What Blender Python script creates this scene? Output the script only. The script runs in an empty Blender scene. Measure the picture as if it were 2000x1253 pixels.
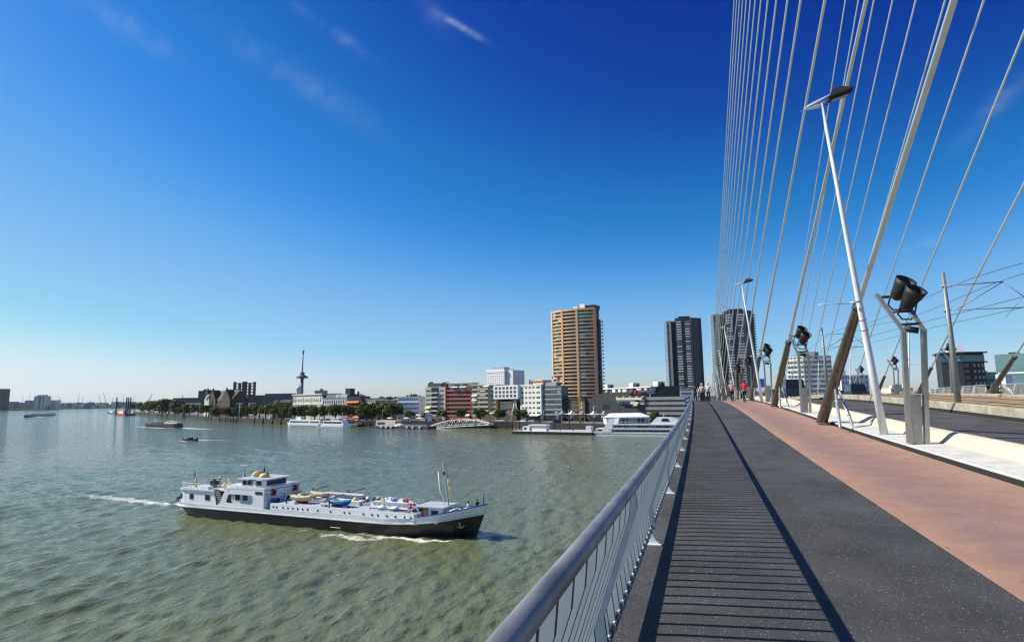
import bpy, math, random
import numpy as np
from mathutils import Vector, Matrix
random.seed(7); rng = np.random.default_rng(11)
C = bpy.context.scene.collection
sc = bpy.context.scene

# ---------------------------------------------------------------- camera
FPX, PITCH, ROLL, YAW, EYE = 1162.5, 0.130685, -0.0140466, -0.3090136, 1.65
_F = np.array([math.sin(YAW)*math.cos(PITCH), math.cos(YAW)*math.cos(PITCH), math.sin(PITCH)])
_R = np.array([math.cos(YAW), -math.sin(YAW), 0.0]); _U = np.cross(_R, _F)
_R, _U = math.cos(ROLL)*_R+math.sin(ROLL)*_U, -math.sin(ROLL)*_R+math.cos(ROLL)*_U
cd = bpy.data.cameras.new('camera'); cam = bpy.data.objects.new('camera', cd); C.objects.link(cam)
cd.sensor_width = 36; cd.lens = 36*FPX/2000; cd.clip_start = 0.1; cd.clip_end = 30000
cam.matrix_world = Matrix(((_R[0], _U[0], -_F[0], 0), (_R[1], _U[1], -_F[1], 0), (_R[2], _U[2], -_F[2], EYE), (0, 0, 0, 1)))
sc.camera = cam

# ---------------------------------------------------------------- light
SUN_EL, SUN_AZ = math.radians(42.3), math.radians(-100.0)     # azimuth from +Y towards +X
w = bpy.data.worlds.new('World'); sc.world = w; w.use_nodes = True
nt = w.node_tree; nt.nodes.clear()
def wn(t, **k):
    n = nt.nodes.new(t)
    for a, b in k.items(): setattr(n, a, b)
    return n
sky = wn('ShaderNodeTexSky', sky_type='NISHITA', sun_disc=False, sun_elevation=SUN_EL, sun_rotation=SUN_AZ,
         altitude=0.0, air_density=1.0, dust_density=0.3, ozone_density=3.0)
bg = wn('ShaderNodeBackground'); bg.inputs['Strength'].default_value = 0.10
out = wn('ShaderNodeOutputWorld')
# contrast curve per channel: the photograph was taken through a polariser, which deepens the blue away from the sun
EXPO = 0.30
sep = wn('ShaderNodeSeparateColor'); comb = wn('ShaderNodeCombineColor'); nt.links.new(sky.outputs[0], sep.inputs[0])
CURVES = (((0, 0), (.115, .006), (.162, .024), (.20, .066), (.24, .135), (.30, .215), (.43, .32), (.54, .50), (.67, .68), (.80, .75), (1, .79)),
          ((0, 0), (.12, .012), (.174, .052), (.21, .108), (.25, .185), (.315, .285), (.39, .42), (.48, .515), (.60, .65), (.73, .79), (.85, .86), (1, .90)),
          ((0, 0), (.20, .16), (.32, .34), (.38, .46), (.45, .60), (.51, .735), (.58, .825), (.65, .865), (.72, .895), (.85, .91), (1, .93)))
for ch, pts in enumerate(CURVES):
    n1 = wn('ShaderNodeMath', operation='MULTIPLY'); n1.inputs[1].default_value = 0.1; n1.use_clamp = True
    n2 = wn('ShaderNodeFloatCurve'); cv = n2.mapping.curves[0]
    cv.points[0].location = pts[0]; cv.points[1].location = pts[-1]
    for p in pts[1:-1]: cv.points.new(*p)
    n2.mapping.update()
    n3 = wn('ShaderNodeMath', operation='MULTIPLY'); n3.inputs[1].default_value = 10.0/2**EXPO
    nt.links.new(sep.outputs[ch], n1.inputs[0]); nt.links.new(n1.outputs[0], n2.inputs['Value']); nt.links.new(n2.outputs[0], n3.inputs[0]); nt.links.new(n3.outputs[0], comb.inputs[ch])
# a few thin cirrus streaks, each along its own arc of the sky
L = nt.links.new
tc = wn('ShaderNodeTexCoord')
mp = wn('ShaderNodeMapping'); mp.inputs['Rotation'].default_value = (0.2, 0.5, 0.9); mp.inputs['Scale'].default_value = (10.0, 34.0, 20.0)
cn = wn('ShaderNodeTexNoise'); cn.inputs['Scale'].default_value = 1.5; cn.inputs['Detail'].default_value = 7; cn.inputs['Roughness'].default_value = 0.62
r1 = wn('ShaderNodeMapRange'); r1.inputs[1].default_value = 0.30; r1.inputs[2].default_value = 0.78
L(tc.outputs['Generated'], mp.inputs['Vector']); L(mp.outputs[0], cn.inputs['Vector']); L(cn.outputs[0], r1.inputs[0])
def sky_dir(u, v): d = _F*FPX+_R*(u-1000)+_U*(626.5-v); return Vector(d/np.linalg.norm(d))
acc = None
for (p, q, wpx, amt) in (((130, -20), (340, 110), 24, .16), ((450, 75), (730, 250), 30, .15), ((590, 20), (730, 115), 13, .15), ((868, 34), (938, 74), 7, .62), ((820, -10), (872, 60), 22, .12), ((1890, 262), (2010, 140), 15, .2), ((1755, 488), (1835, 468), 10, .16), ((1840, 668), (1945, 660), 7, .2), ((1180, 722), (1330, 716), 12, .16)):
    A, B_ = sky_dir(*p), sky_dir(*q); mid = (A+B_).normalized(); ax = (B_-A).normalized(); bx = mid.cross(ax).normalized(); ln = (B_-A).length/2; wd = .72*wpx/FPX
    res = None
    for vec, sc_ in ((ax, 1/ln), (bx, 1/wd)):
        dt = wn('ShaderNodeVectorMath', operation='DOT_PRODUCT'); dt.inputs[1].default_value = vec; L(tc.outputs['Generated'], dt.inputs[0])
        m1 = wn('ShaderNodeMath', operation='MULTIPLY_ADD'); m1.inputs[1].default_value = sc_; m1.inputs[2].default_value = -sc_*float(mid.dot(vec)); L(dt.outputs['Value'], m1.inputs[0])
        m2 = wn('ShaderNodeMath', operation='MULTIPLY'); L(m1.outputs[0], m2.inputs[0]); L(m1.outputs[0], m2.inputs[1])
        if res is None: res = m2
        else:
            m3 = wn('ShaderNodeMath', operation='ADD'); L(res.outputs[0], m3.inputs[0]); L(m2.outputs[0], m3.inputs[1]); res = m3
    ng = wn('ShaderNodeMath', operation='MULTIPLY'); ng.inputs[1].default_value = -1.0; L(res.outputs[0], ng.inputs[0])
    ex = wn('ShaderNodeMath', operation='EXPONENT'); L(ng.outputs[0], ex.inputs[0])
    fd = wn('ShaderNodeVectorMath', operation='DOT_PRODUCT'); fd.inputs[1].default_value = mid; L(tc.outputs['Generated'], fd.inputs[0])
    gt = wn('ShaderNodeMath', operation='GREATER_THAN'); gt.inputs[1].default_value = 0.0; L(fd.outputs['Value'], gt.inputs[0])
    k1 = wn('ShaderNodeMath', operation='MULTIPLY'); k1.inputs[1].default_value = amt*.8; L(ex.outputs[0], k1.inputs[0])
    k2 = wn('ShaderNodeMath', operation='MULTIPLY'); L(k1.outputs[0], k2.inputs[0]); L(gt.outputs[0], k2.inputs[1])
    if acc is None: acc = k2
    else: ad = wn('ShaderNodeMath', operation='ADD'); L(acc.outputs[0], ad.inputs[0]); L(k2.outputs[0], ad.inputs[1]); acc = ad
mu2 = wn('ShaderNodeMath', operation='MULTIPLY'); L(acc.outputs[0], mu2.inputs[0]); L(r1.outputs[0], mu2.inputs[1])
cm = wn('ShaderNodeMixRGB'); cm.inputs['Color2'].default_value = (6.3, 7.4, 8.2, 1)
L(mu2.outputs[0], cm.inputs['Fac']); L(comb.outputs[0], cm.inputs['Color1']); L(cm.outputs[0], bg.inputs['Color']); L(bg.outputs[0], out.inputs['Surface'])
sd = bpy.data.lights.new('sun', 'SUN'); sd.energy = 5.0; sd.angle = math.radians(0.5); sd.color = (1.0, 0.94, 0.83)
so = bpy.data.objects.new('sun', sd); C.objects.link(so)
_sd = Vector((math.sin(SUN_AZ)*math.cos(SUN_EL), math.cos(SUN_AZ)*math.cos(SUN_EL), math.sin(SUN_EL)))
so.rotation_euler = _sd.to_track_quat('Z', 'Y').to_euler()
sc.view_settings.view_transform = 'Standard'; sc.view_settings.look = 'None'
sc.view_settings.exposure = EXPO; sc.view_settings.gamma = 1.0
sc.render.engine = 'CYCLES'
sc.cycles.use_denoising = True; sc.cycles.denoising_prefilter = 'NONE'; sc.cycles.filter_width = 1.3
sc.cycles.max_bounces = 6; sc.cycles.diffuse_bounces = 2; sc.cycles.glossy_bounces = 3

# ---------------------------------------------------------------- helpers
ZW, ZG = -15.0, -11.5                     # water level, quay level
def ray(u, v): return _F*FPX+_R*(u-1000)+_U*(626.5-v)
_H = np.array([math.sin(YAW), math.cos(YAW), 0])
def at(u, v, D):
    d = ray(u, v); k = D/float(d @ _H); return Vector((d[0]*k, d[1]*k, EYE+d[2]*k))
def onz(u, v, z):
    d = ray(u, v); k = (z-EYE)/d[2]; return Vector((d[0]*k, d[1]*k, z))
S_ = 50.0
def _raw(y):
    t = y/S_; return -.405657*t*t-.0279*t**3, -1.364e-3*y+2.1825*t*t-1.09567*t**3
def prof(y):                               # plan offset and height of the cambered deck
    if y < 0: return 0.0, 0.0
    if y <= 72: return _raw(y)
    x0, z0 = _raw(72); x1, z1 = _raw(71.99); sx = (x0-x1)/.01; sz = (z0-z1)/.01; d = y-72
    return x0+sx*min(d, 8)*.5, z0+sz*d-0.00028*d*d
def deck(x, y, z=0.0):
    a, b = prof(y); return Vector((x+a, y, b+z))

def mat(name, col, rough=0.7, metal=0.0, var=0.0, vscale=3.0, bump=0.0, bscale=30.0, spec=0.5, coord='Object', col2=None, stretch=None):
    m = bpy.data.materials.new(name); m.use_nodes = True; t = m.node_tree; b = t.nodes['Principled BSDF']
    b.inputs['Base Color'].default_value = (*col, 1); b.inputs['Roughness'].default_value = rough
    b.inputs['Metallic'].default_value = metal; b.inputs['Specular IOR Level'].default_value = spec
    if var or bump:
        c = t.nodes.new('ShaderNodeTexCoord'); src = c.outputs[coord]
        if stretch:
            q = t.nodes.new('ShaderNodeMapping'); q.inputs['Scale'].default_value = stretch
            t.links.new(src, q.inputs[0]); src = q.outputs[0]
    if var:
        n = t.nodes.new('ShaderNodeTexNoise'); n.inputs['Scale'].default_value = vscale; n.inputs['Detail'].default_value = 5; n.inputs['Roughness'].default_value = 0.62
        t.links.new(src, n.inputs['Vector'])
        r = t.nodes.new('ShaderNodeValToRGB'); r.color_ramp.elements[0].position = 0.3; r.color_ramp.elements[1].position = 0.7
        lo = tuple(x*(1-var) for x in col); hi = col2 if col2 else tuple(min(1, x*(1+var)) for x in col)
        r.color_ramp.elements[0].color = (*lo, 1); r.color_ramp.elements[1].color = (*hi, 1)
        t.links.new(n.outputs[0], r.inputs[0]); t.links.new(r.outputs[0], b.inputs['Base Color'])
    if bump:
        n2 = t.nodes.new('ShaderNodeTexNoise'); n2.inputs['Scale'].default_value = bscale; n2.inputs['Detail'].default_value = 4
        t.links.new(src, n2.inputs['Vector'])
        bp = t.nodes.new('ShaderNodeBump'); bp.inputs['Strength'].default_value = bump; bp.inputs['Distance'].default_value = 0.02
        t.links.new(n2.outputs[0], bp.inputs['Height']); t.links.new(bp.outputs[0], b.inputs['Normal'])
    return m

class MB:
    def __init__(s): s.v = []; s.f = []; s.m = []; s.sm = []
    def add(s, vs, fs, mi=0, smooth=False):
        o = len(s.v); s.v.extend([tuple(p) for p in vs])
        for f in fs: s.f.append([i+o for i in f]); s.m.append(mi); s.sm.append(smooth)
        return s
    def box(s, x0, x1, y0, y1, z0, z1, mi=0):
        return s.add([(x0,y0,z0),(x1,y0,z0),(x1,y1,z0),(x0,y1,z0),(x0,y0,z1),(x1,y0,z1),(x1,y1,z1),(x0,y1,z1)],
                     [(0,3,2,1),(4,5,6,7),(0,1,5,4),(1,2,6,5),(2,3,7,6),(3,0,4,7)], mi)
    def prism(s, poly, z0, z1, mi=0, mt=None, axis='z'):
        n = len(poly)
        a = sum(poly[i][0]*poly[(i+1) % n][1]-poly[(i+1) % n][0]*poly[i][1] for i in range(n))
        if (a < 0) != (axis == 'y'): poly = poly[::-1]
        if axis == 'z': f = lambda p, h: (p[0], p[1], h)
        elif axis == 'y': f = lambda p, h: (p[0], h, p[1])
        else: f = lambda p, h: (h, p[0], p[1])
        vs = [f(p, z0) for p in poly]+[f(p, z1) for p in poly]
        s.add(vs, [tuple((i, (i+1) % n, n+(i+1) % n, n+i)) for i in range(n)]+[tuple(range(n-1, -1, -1))], mi)
        o = len(s.v)-2*n; s.f.append([o+n+i for i in range(n)]); s.m.append(mi if mt is None else mt); s.sm.append(False)
        return s
    def path(s, pts, rad, n=8, mi=0, smooth=True, caps=True, up=(0, 0, 1)):
        pts = [Vector(p) for p in pts]; N = len(pts)
        if not hasattr(rad, '__len__'): rad = [rad]*N
        vs = []; 
        for i, p in enumerate(pts):
            t = (pts[min(i+1, N-1)]-pts[max(i-1, 0)]).normalized()
            a = Vector(up) if abs(t.dot(Vector(up))) < .95 else Vector((1, 0, 0)) if abs(t.x) < .9 else Vector((0, 1, 0))
            x = t.cross(a).normalized(); y = x.cross(t).normalized()
            for k in range(n):
                q = 2*math.pi*k/n; vs.append(p+rad[i]*(math.cos(q)*x+math.sin(q)*y))
        fs = [(i*n+k, i*n+(k+1) % n, (i+1)*n+(k+1) % n, (i+1)*n+k) for i in range(N-1) for k in range(n)]
        s.add(vs, fs, mi, smooth)
        o = len(s.v)-N*n
        if caps:
            s.f.append([o+k for k in range(n-1, -1, -1)]); s.f.append([o+(N-1)*n+k for k in range(n)]); s.m += [mi, mi]; s.sm += [False, False]
        return s
    def lathe(s, pr, c=(0, 0, 0), n=16, mi=0, axis=(0, 0, 1), smooth=True):
        ax = Vector(axis).normalized(); a = Vector((0, 0, 1)) if abs(ax.z) < .9 else Vector((1, 0, 0))
        x = a.cross(ax).normalized(); y = ax.cross(x); c = Vector(c); vs = []
        for r, h in pr:
            for k in range(n):
                q = 2*math.pi*k/n; vs.append(c+ax*h+max(r, 1e-4)*(math.cos(q)*x+math.sin(q)*y))
        N = len(pr)
        return s.add(vs, [(i*n+k, i*n+(k+1) % n, (i+1)*n+(k+1) % n, (i+1)*n+k) for i in range(N-1) for k in range(n)], mi, smooth)
    def beam(s, a, b, w, h, mi=0, up=(0, 0, 1)):
        a, b = Vector(a), Vector(b); t = (b-a).normalized(); u = Vector(up)
        if abs(t.dot(u)) > .98: u = Vector((0, 1, 0))
        x = t.cross(u).normalized()*w/2; y = x.cross(t).normalized()*h/2
        vs = [a-x-y, a+x-y, a+x+y, a-x+y, b-x-y, b+x-y, b+x+y, b-x+y]
        return s.add(vs, [(0,1,2,3),(7,6,5,4),(0,4,5,1),(1,5,6,2),(2,6,7,3),(3,7,4,0)], mi)
    def loft(s, rings, mi=0, smooth=True, closed=True, caps=False):
        n = len(rings[0]); vs = [p for r in rings for p in r]; fs = []
        for i in range(len(rings)-1):
            for k in range(n if closed else n-1):
                fs.append((i*n+k, i*n+(k+1) % n, (i+1)*n+(k+1) % n, (i+1)*n+k))
        s.add(vs, fs, mi, smooth); o = len(s.v)-len(vs)
        if caps:
            s.f.append([o+k for k in range(n-1, -1, -1)]); s.f.append([o+len(vs)-n+k for k in range(n)]); s.m += [mi]*2; s.sm += [False]*2
        return s
    def mesh(s, name, mats):
        me = bpy.data.meshes.new(name); me.from_pydata(s.v, [], s.f)
        for m in (mats if isinstance(mats, (list, tuple)) else [mats]): me.materials.append(m)
        me.polygons.foreach_set('material_index', s.m); me.polygons.foreach_set('use_smooth', s.sm); me.update()
        return me

def obj(name, g, mats=None, parent=None, loc=None, rot=None, scale=None):
    me = g.mesh(name, mats) if isinstance(g, MB) else g
    o = bpy.data.objects.new(name, me); C.objects.link(o)
    if parent: o.parent = parent
    if loc is not None: o.location = loc
    if rot is not None: o.rotation_euler = rot
    if scale is not None: o.scale = scale
    return o
def tag(o, label, cat, group=None):
    o['label'] = label; o['category'] = cat
    if group: o['group'] = group
    return o
def thing(name, label, cat, loc=(0, 0, 0), rz=0.0, group=None):
    o = bpy.data.objects.new(name, None); C.objects.link(o); o.location = loc; o.rotation_euler = (0, 0, rz)
    o.empty_display_size = 0.1
    return tag(o, label, cat, group)
def struct(o): o['kind'] = 'structure'; return o
def stuff(o): o['kind'] = 'stuff'; return o
def dup(root, loc=None, rz=None, label=None):
    kids = list(root.children)
    r = root.copy(); C.objects.link(r)
    if loc is not None: r.location = loc
    if rz is not None: r.rotation_euler = (0, 0, rz)
    if label: r['label'] = label
    for c in kids:
        g = list(c.children); d = c.copy(); C.objects.link(d); d.parent = r
        for q in g:
            e = q.copy(); C.objects.link(e); e.parent = d
    return r

# ---------------------------------------------------------------- materials
def speck_asphalt(name, base, specks):
    m = mat(name, base, 0.85, var=0.28, vscale=0.9, bump=0.9, bscale=140, spec=0.35)
    t = m.node_tree; b = t.nodes['Principled BSDF']; src = b.inputs['Base Color'].links[0].from_socket
    c = t.nodes.new('ShaderNodeTexCoord')
    fn = t.nodes.new('ShaderNodeTexNoise'); fn.inputs['Scale'].default_value = 90; fn.inputs['Detail'].default_value = 3
    t.links.new(c.outputs['Object'], fn.inputs['Vector'])
    fr = t.nodes.new('ShaderNodeMapRange'); fr.inputs[1].default_value = .3; fr.inputs[2].default_value = .7; fr.inputs[3].default_value = .55; fr.inputs[4].default_value = 1.5
    t.links.new(fn.outputs[0], fr.inputs[0])
    fm = t.nodes.new('ShaderNodeMixRGB'); fm.blend_type = 'MULTIPLY'; fm.inputs[0].default_value = 1
    t.links.new(src, fm.inputs[1]); t.links.new(fr.outputs[0], fm.inputs[2]); src = fm.outputs[0]
    pn = t.nodes.new('ShaderNodeTexNoise'); pn.inputs['Scale'].default_value = .45; pn.inputs['Detail'].default_value = 6; pn.inputs['Roughness'].default_value = .7; pn.inputs['Distortion'].default_value = 1.2
    pm = t.nodes.new('ShaderNodeMapping'); pm.inputs['Scale'].default_value = (1.6, .5, 1); t.links.new(c.outputs['Object'], pm.inputs[0]); t.links.new(pm.outputs[0], pn.inputs['Vector'])
    pr = t.nodes.new('ShaderNodeMapRange'); pr.inputs[1].default_value = .35; pr.inputs[2].default_value = .68; pr.inputs[3].default_value = .80; pr.inputs[4].default_value = 1.22; t.links.new(pn.outputs[0], pr.inputs[0])
    pq = t.nodes.new('ShaderNodeMixRGB'); pq.blend_type = 'MULTIPLY'; pq.inputs[0].default_value = 1; t.links.new(src, pq.inputs[1]); t.links.new(pr.outputs[0], pq.inputs[2]); src = pq.outputs[0]
    for sc_, lo, hi, jit in specks:                       # small light stones and trodden gum, by voronoi cell
        vo = t.nodes.new('ShaderNodeTexVoronoi'); vo.inputs['Scale'].default_value = sc_
        t.links.new(c.outputs['Object'], vo.inputs['Vector'])
        r = t.nodes.new('ShaderNodeMapRange'); r.inputs[1].default_value = lo; r.inputs[2].default_value = hi; r.inputs[3].default_value = 1; r.inputs[4].default_value = 0
        t.links.new(vo.outputs['Distance'], r.inputs[0])
        s = t.nodes.new('ShaderNodeSeparateColor'); t.links.new(vo.outputs['Color'], s.inputs[0])
        g = t.nodes.new('ShaderNodeMath'); g.operation = 'GREATER_THAN'; g.inputs[1].default_value = jit; t.links.new(s.outputs[0], g.inputs[0])
        k = t.nodes.new('ShaderNodeMath'); k.operation = 'MULTIPLY'; t.links.new(g.outputs[0], k.inputs[0]); t.links.new(r.outputs[0], k.inputs[1])
        k2 = t.nodes.new('ShaderNodeMath'); k2.operation = 'MULTIPLY'; k2.inputs[1].default_value = .80; t.links.new(k.outputs[0], k2.inputs[0])
        mx = t.nodes.new('ShaderNodeMixRGB'); mx.inputs[2].default_value = (.62, .62, .58, 1)
        t.links.new(k2.outputs[0], mx.inputs[0]); t.links.new(src, mx.inputs[1]); src = mx.outputs[0]
    t.links.new(src, b.inputs['Base Color'])
    return m
M = {}
M['walk'] = speck_asphalt('walk_asphalt', (.072, .072, .072), [(15, .06, .14, .86), (5.5, .03, .06, .8), (42, .10, .26, .77)])
M['road'] = speck_asphalt('road_asphalt', (.085, .082, .080), [(30, .12, .25, .9)])
def cycle_mat():
    m = mat('cycle_coating', (.37, .235, .18), 0.8, var=0.12, vscale=1.6, bump=0.5, bscale=160, spec=.3)
    t = m.node_tree; b = t.nodes['Principled BSDF']; src = b.inputs['Base Color'].links[0].from_socket
    uv = t.nodes.new('ShaderNodeUVMap'); s = t.nodes.new('ShaderNodeSeparateXYZ'); t.links.new(uv.outputs[0], s.inputs[0])
    n = t.nodes.new('ShaderNodeTexNoise'); n.inputs['Scale'].default_value = .5; c = t.nodes.new('ShaderNodeTexCoord'); t.links.new(c.outputs['Object'], n.inputs['Vector'])
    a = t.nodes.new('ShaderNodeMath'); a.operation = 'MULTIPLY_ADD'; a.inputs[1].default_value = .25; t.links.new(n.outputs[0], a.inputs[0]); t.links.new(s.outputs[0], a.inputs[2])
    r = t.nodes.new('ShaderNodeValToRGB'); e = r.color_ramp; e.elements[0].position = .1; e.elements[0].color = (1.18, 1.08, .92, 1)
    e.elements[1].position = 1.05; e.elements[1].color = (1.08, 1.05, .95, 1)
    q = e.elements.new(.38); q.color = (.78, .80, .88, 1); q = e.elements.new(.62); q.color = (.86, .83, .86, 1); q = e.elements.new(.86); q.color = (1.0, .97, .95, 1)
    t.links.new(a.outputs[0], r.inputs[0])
    mx = t.nodes.new('ShaderNodeMixRGB'); mx.blend_type = 'MULTIPLY'; mx.inputs[0].default_value = 1
    t.links.new(src, mx.inputs[1]); t.links.new(r.outputs[0], mx.inputs[2]); src = mx.outputs[0]
    # small dark scuffs elongated along the path
    mp = t.nodes.new('ShaderNodeMapping'); mp.inputs['Scale'].default_value = (5.5, 2.2, 1); t.links.new(c.outputs['Object'], mp.inputs[0])
    vo = t.nodes.new('ShaderNodeTexVoronoi'); vo.inputs['Scale'].default_value = 1.0; t.links.new(mp.outputs[0], vo.inputs['Vector'])
    r2 = t.nodes.new('ShaderNodeMapRange'); r2.inputs[1].default_value = .05; r2.inputs[2].default_value = .12; r2.inputs[3].default_value = .6; r2.inputs[4].default_value = 0; t.links.new(vo.outputs['Distance'], r2.inputs[0])
    s2 = t.nodes.new('ShaderNodeSeparateColor'); t.links.new(vo.outputs['Color'], s2.inputs[0])
    g = t.nodes.new('ShaderNodeMath'); g.operation = 'GREATER_THAN'; g.inputs[1].default_value = .55; t.links.new(s2.outputs[0], g.inputs[0])
    k = t.nodes.new('ShaderNodeMath'); k.operation = 'MULTIPLY'; t.links.new(g.outputs[0], k.inputs[0]); t.links.new(r2.outputs[0], k.inputs[1])
    mx2 = t.nodes.new('ShaderNodeMixRGB'); mx2.inputs[2].default_value = (.10, .055, .045, 1); t.links.new(k.outputs[0], mx2.inputs[0]); t.links.new(src, mx2.inputs[1])
    t.links.new(mx2.outputs[0], b.inputs['Base Color']); return m
M['cycle'] = cycle_mat()
M['slab'] = mat('pale_concrete', (.60, .59, .53), .8, var=.18, vscale=1.6, bump=.5, bscale=60)
M['barrier'] = mat('cream_concrete', (.54, .50, .38), .8, var=.12, vscale=1.2, bump=.5, bscale=60)
M['gutter'] = mat('gutter', (.02, .02, .02), .9)
M['tramkerb'] = mat('tram_kerb_concrete', (.36, .33, .25), .85, var=.3, vscale=1.3, bump=.5, bscale=40)
M['trambed'] = mat('tram_bed', (.40, .28, .15), .85, var=.25, vscale=.8, bump=.6, bscale=30)
M['rail'] = mat('rail_steel', (.14, .08, .05), .5, .6)
M['steelw'] = mat('cable_white', (.78, .88, .90), .38, var=.06, vscale=1.5, spec=.5)
M['galv'] = mat('galvanised', (.50, .52, .52), .42, .45, var=.18, vscale=9)
M['slat'] = mat('slat_zinc', (.50, .54, .54), .55, .15, var=.10, vscale=6)
M['slatshade_darkrail'] = mat('slat_shade_dark_rail', (.045, .055, .065), .7)  # shade of the inner slat edges painted in; also the dark bottom rail
M['post'] = mat('post_paint', (.30, .37, .43), .45, .3, var=.12, vscale=8)
M['handrail'] = mat('handrail_zinc', (.23, .23, .235), .5, .35, var=.40, vscale=4, bump=.05, bscale=60, stretch=(3, .7, 3))
M['tip'] = mat('clamp_white', (.78, .80, .80), .5)
M['socket'] = mat('socket_steel', (.13, .112, .088), .42, .55, var=.35, vscale=2.2, stretch=(5, .5, 2))
M['lampw'] = mat('lamp_paint', (.68, .69, .70), .4, var=.06, vscale=4)
M['black'] = mat('black_paint', (.010, .010, .011), .6, var=.2, vscale=8)
M['forkgrey'] = mat('fork_steel', (.36, .36, .34), .38, .7, var=.15, vscale=5)
M['polegrey'] = mat('pole_grey', (.24, .26, .26), .5, .3, var=.15, vscale=3)
M['wire'] = mat('wire_dark', (.03, .03, .035), .6)
M['lampglass'] = mat('lamp_glass', (.12, .11, .10), .25)
M['parapet'] = mat('parapet_mesh', (.16, .165, .15), .7, var=.2, vscale=1.5)
M['white'] = mat('white_paint', (.80, .80, .79), .45, var=.06, vscale=1.2)
M['offwhite'] = mat('offwhite_plaster', (.66, .65, .60), .8, var=.08, vscale=.3)
M['cream'] = mat('cream_plaster', (.62, .58, .47), .8, var=.08, vscale=.3)
M['yellow'] = mat('yellow_plaster', (.62, .50, .24), .8, var=.1, vscale=.3)
M['tan'] = mat('tan_brick', (.74, .47, .26), .8, var=.1, vscale=.12)
M['tan2'] = mat('tan_brick_red', (.64, .36, .20), .8, var=.1, vscale=.2)
M['redbrick'] = mat('red_brick', (.30, .075, .055), .8, var=.15, vscale=.3)
M['redband'] = mat('pink_band', (.42, .17, .15), .8, var=.1, vscale=.3)
M['officebrick'] = mat('office_brick', (.065, .048, .045), .85, var=.25, vscale=.3)
M['brownbrick'] = mat('brown_brick', (.075, .05, .036), .85, var=.25, vscale=.3)
M['darkclad'] = mat('dark_cladding', (.042, .040, .040), .6, var=.25, vscale=.2)
M['stonepanel'] = mat('stone_panel', (.050, .047, .044), .5, var=.3, vscale=.4); M['darkolive'] = mat('dark_olive', (.085, .075, .05), .7, var=.15, vscale=.2)
M['greyclad'] = mat('grey_cladding', (.20, .205, .21), .6, var=.15, vscale=.2)
M['midgrey'] = mat('mid_grey', (.30, .31, .31), .7, var=.12, vscale=.3)
M['bluegrey'] = mat('blue_grey_glass', (.075, .095, .12), .25, var=.25, vscale=.15)
M['darkblue'] = mat('dark_blue_clad', (.035, .05, .09), .45, var=.2, vscale=.1)
M['tealglass'] = mat('teal_glass', (.12, .24, .24), .15, var=.15, vscale=.08)
M['slate'] = mat('slate_roof', (.045, .045, .05), .7, var=.2, vscale=.6)
M['rooftile'] = mat('brown_roof', (.075, .05, .045), .8, var=.2, vscale=.6)
M['g_dark'] = mat('glass_dark', (.012, .016, .02), .12, spec=.6)
M['g_mid'] = mat('glass_mid', (.05, .075, .08), .15, spec=.6)
M['g_green'] = mat('glass_green', (.06, .16, .12), .15, spec=.6)
M['g_blind'] = mat('glass_blind', (.42, .40, .34), .5)
M['g_red'] = mat('glass_curtain', (.12, .035, .03), .3)
M['g_teal'] = mat('glass_teal', (.015, .14, .18), .12, spec=.7)
M['awn_y'] = mat('awning_yellow', (.75, .68, .34), .8)
M['awn_o'] = mat('awning_orange', (.78, .22, .07), .8)
M['awn_g'] = mat('awning_green', (.02, .18, .09), .8)
M['awn_w'] = mat('awning_white', (.78, .77, .72), .8)
M['awn_r'] = mat('parasol_red', (.5, .05, .04), .8)
M['bannerpink'] = mat('banner_pink', (.66, .16, .22), .7); M['bannerred'] = mat('banner_red', (.42, .03, .07), .7)
M['orange'] = mat('mast_orange', (.78, .36, .03), .5)
M['timber'] = mat('wet_timber', (.035, .028, .022), .8, var=.4, vscale=2)
M['quay'] = mat('quay_stone', (.17, .16, .14), .85, var=.2, vscale=.2)
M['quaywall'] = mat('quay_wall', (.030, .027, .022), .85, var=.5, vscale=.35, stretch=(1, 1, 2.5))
M['land'] = mat('far_land', (.05, .06, .05), .9, var=.3, vscale=.02)
M['hazeblue'] = mat('port_haze_blue', (.20, .25, .30), .6); M['craneblue'] = mat('crane_blue', (.12, .22, .34), .6); M['cranedark'] = mat('crane_dark', (.05, .06, .07), .6)  # hazeblue: distance haze painted into the pale colour of sheds and cranes
M['hullblack'] = mat('hull_black', (.010, .010, .011), .35, var=.3, vscale=.6)
M['shipwhite'] = mat('ship_white', (.86, .86, .85), .35, var=.05, vscale=.5)
M['shipgrey'] = mat('deck_grey', (.30, .33, .34), .7, var=.12, vscale=.8)
M['shiproof'] = mat('roof_grey', (.42, .46, .48), .6, var=.08, vscale=.8)
M['navy'] = mat('navy_paint', (.02, .035, .13), .45); M['blue'] = mat('blue_paint', (.02, .10, .42), .45); M['lightblue'] = mat('tarp_blue', (.03, .22, .52), .6, var=.2, vscale=2)
M['buff'] = mat('buff_paint', (.70, .52, .26), .55, var=.08, vscale=2); M['bufftarp'] = mat('buff_canvas', (.62, .50, .33), .8, var=.18, vscale=3, bump=.8, bscale=8)
M['red'] = mat('red_paint', (.52, .03, .03), .5); M['door'] = mat('varnished_wood', (.30, .09, .03), .45, var=.2, vscale=3)
M['hullred'] = mat('red_hull', (.40, .05, .04), .5, var=.15, vscale=.6); M['hullblue'] = mat('blue_hull', (.04, .10, .25), .4); M['hullpurple'] = mat('purple_hull', (.06, .05, .12), .5, var=.2, vscale=.5)
M['skin'] = mat('skin', (.48, .27, .18), .6); M['hair'] = mat('hair', (.03, .02, .015), .7)
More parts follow.
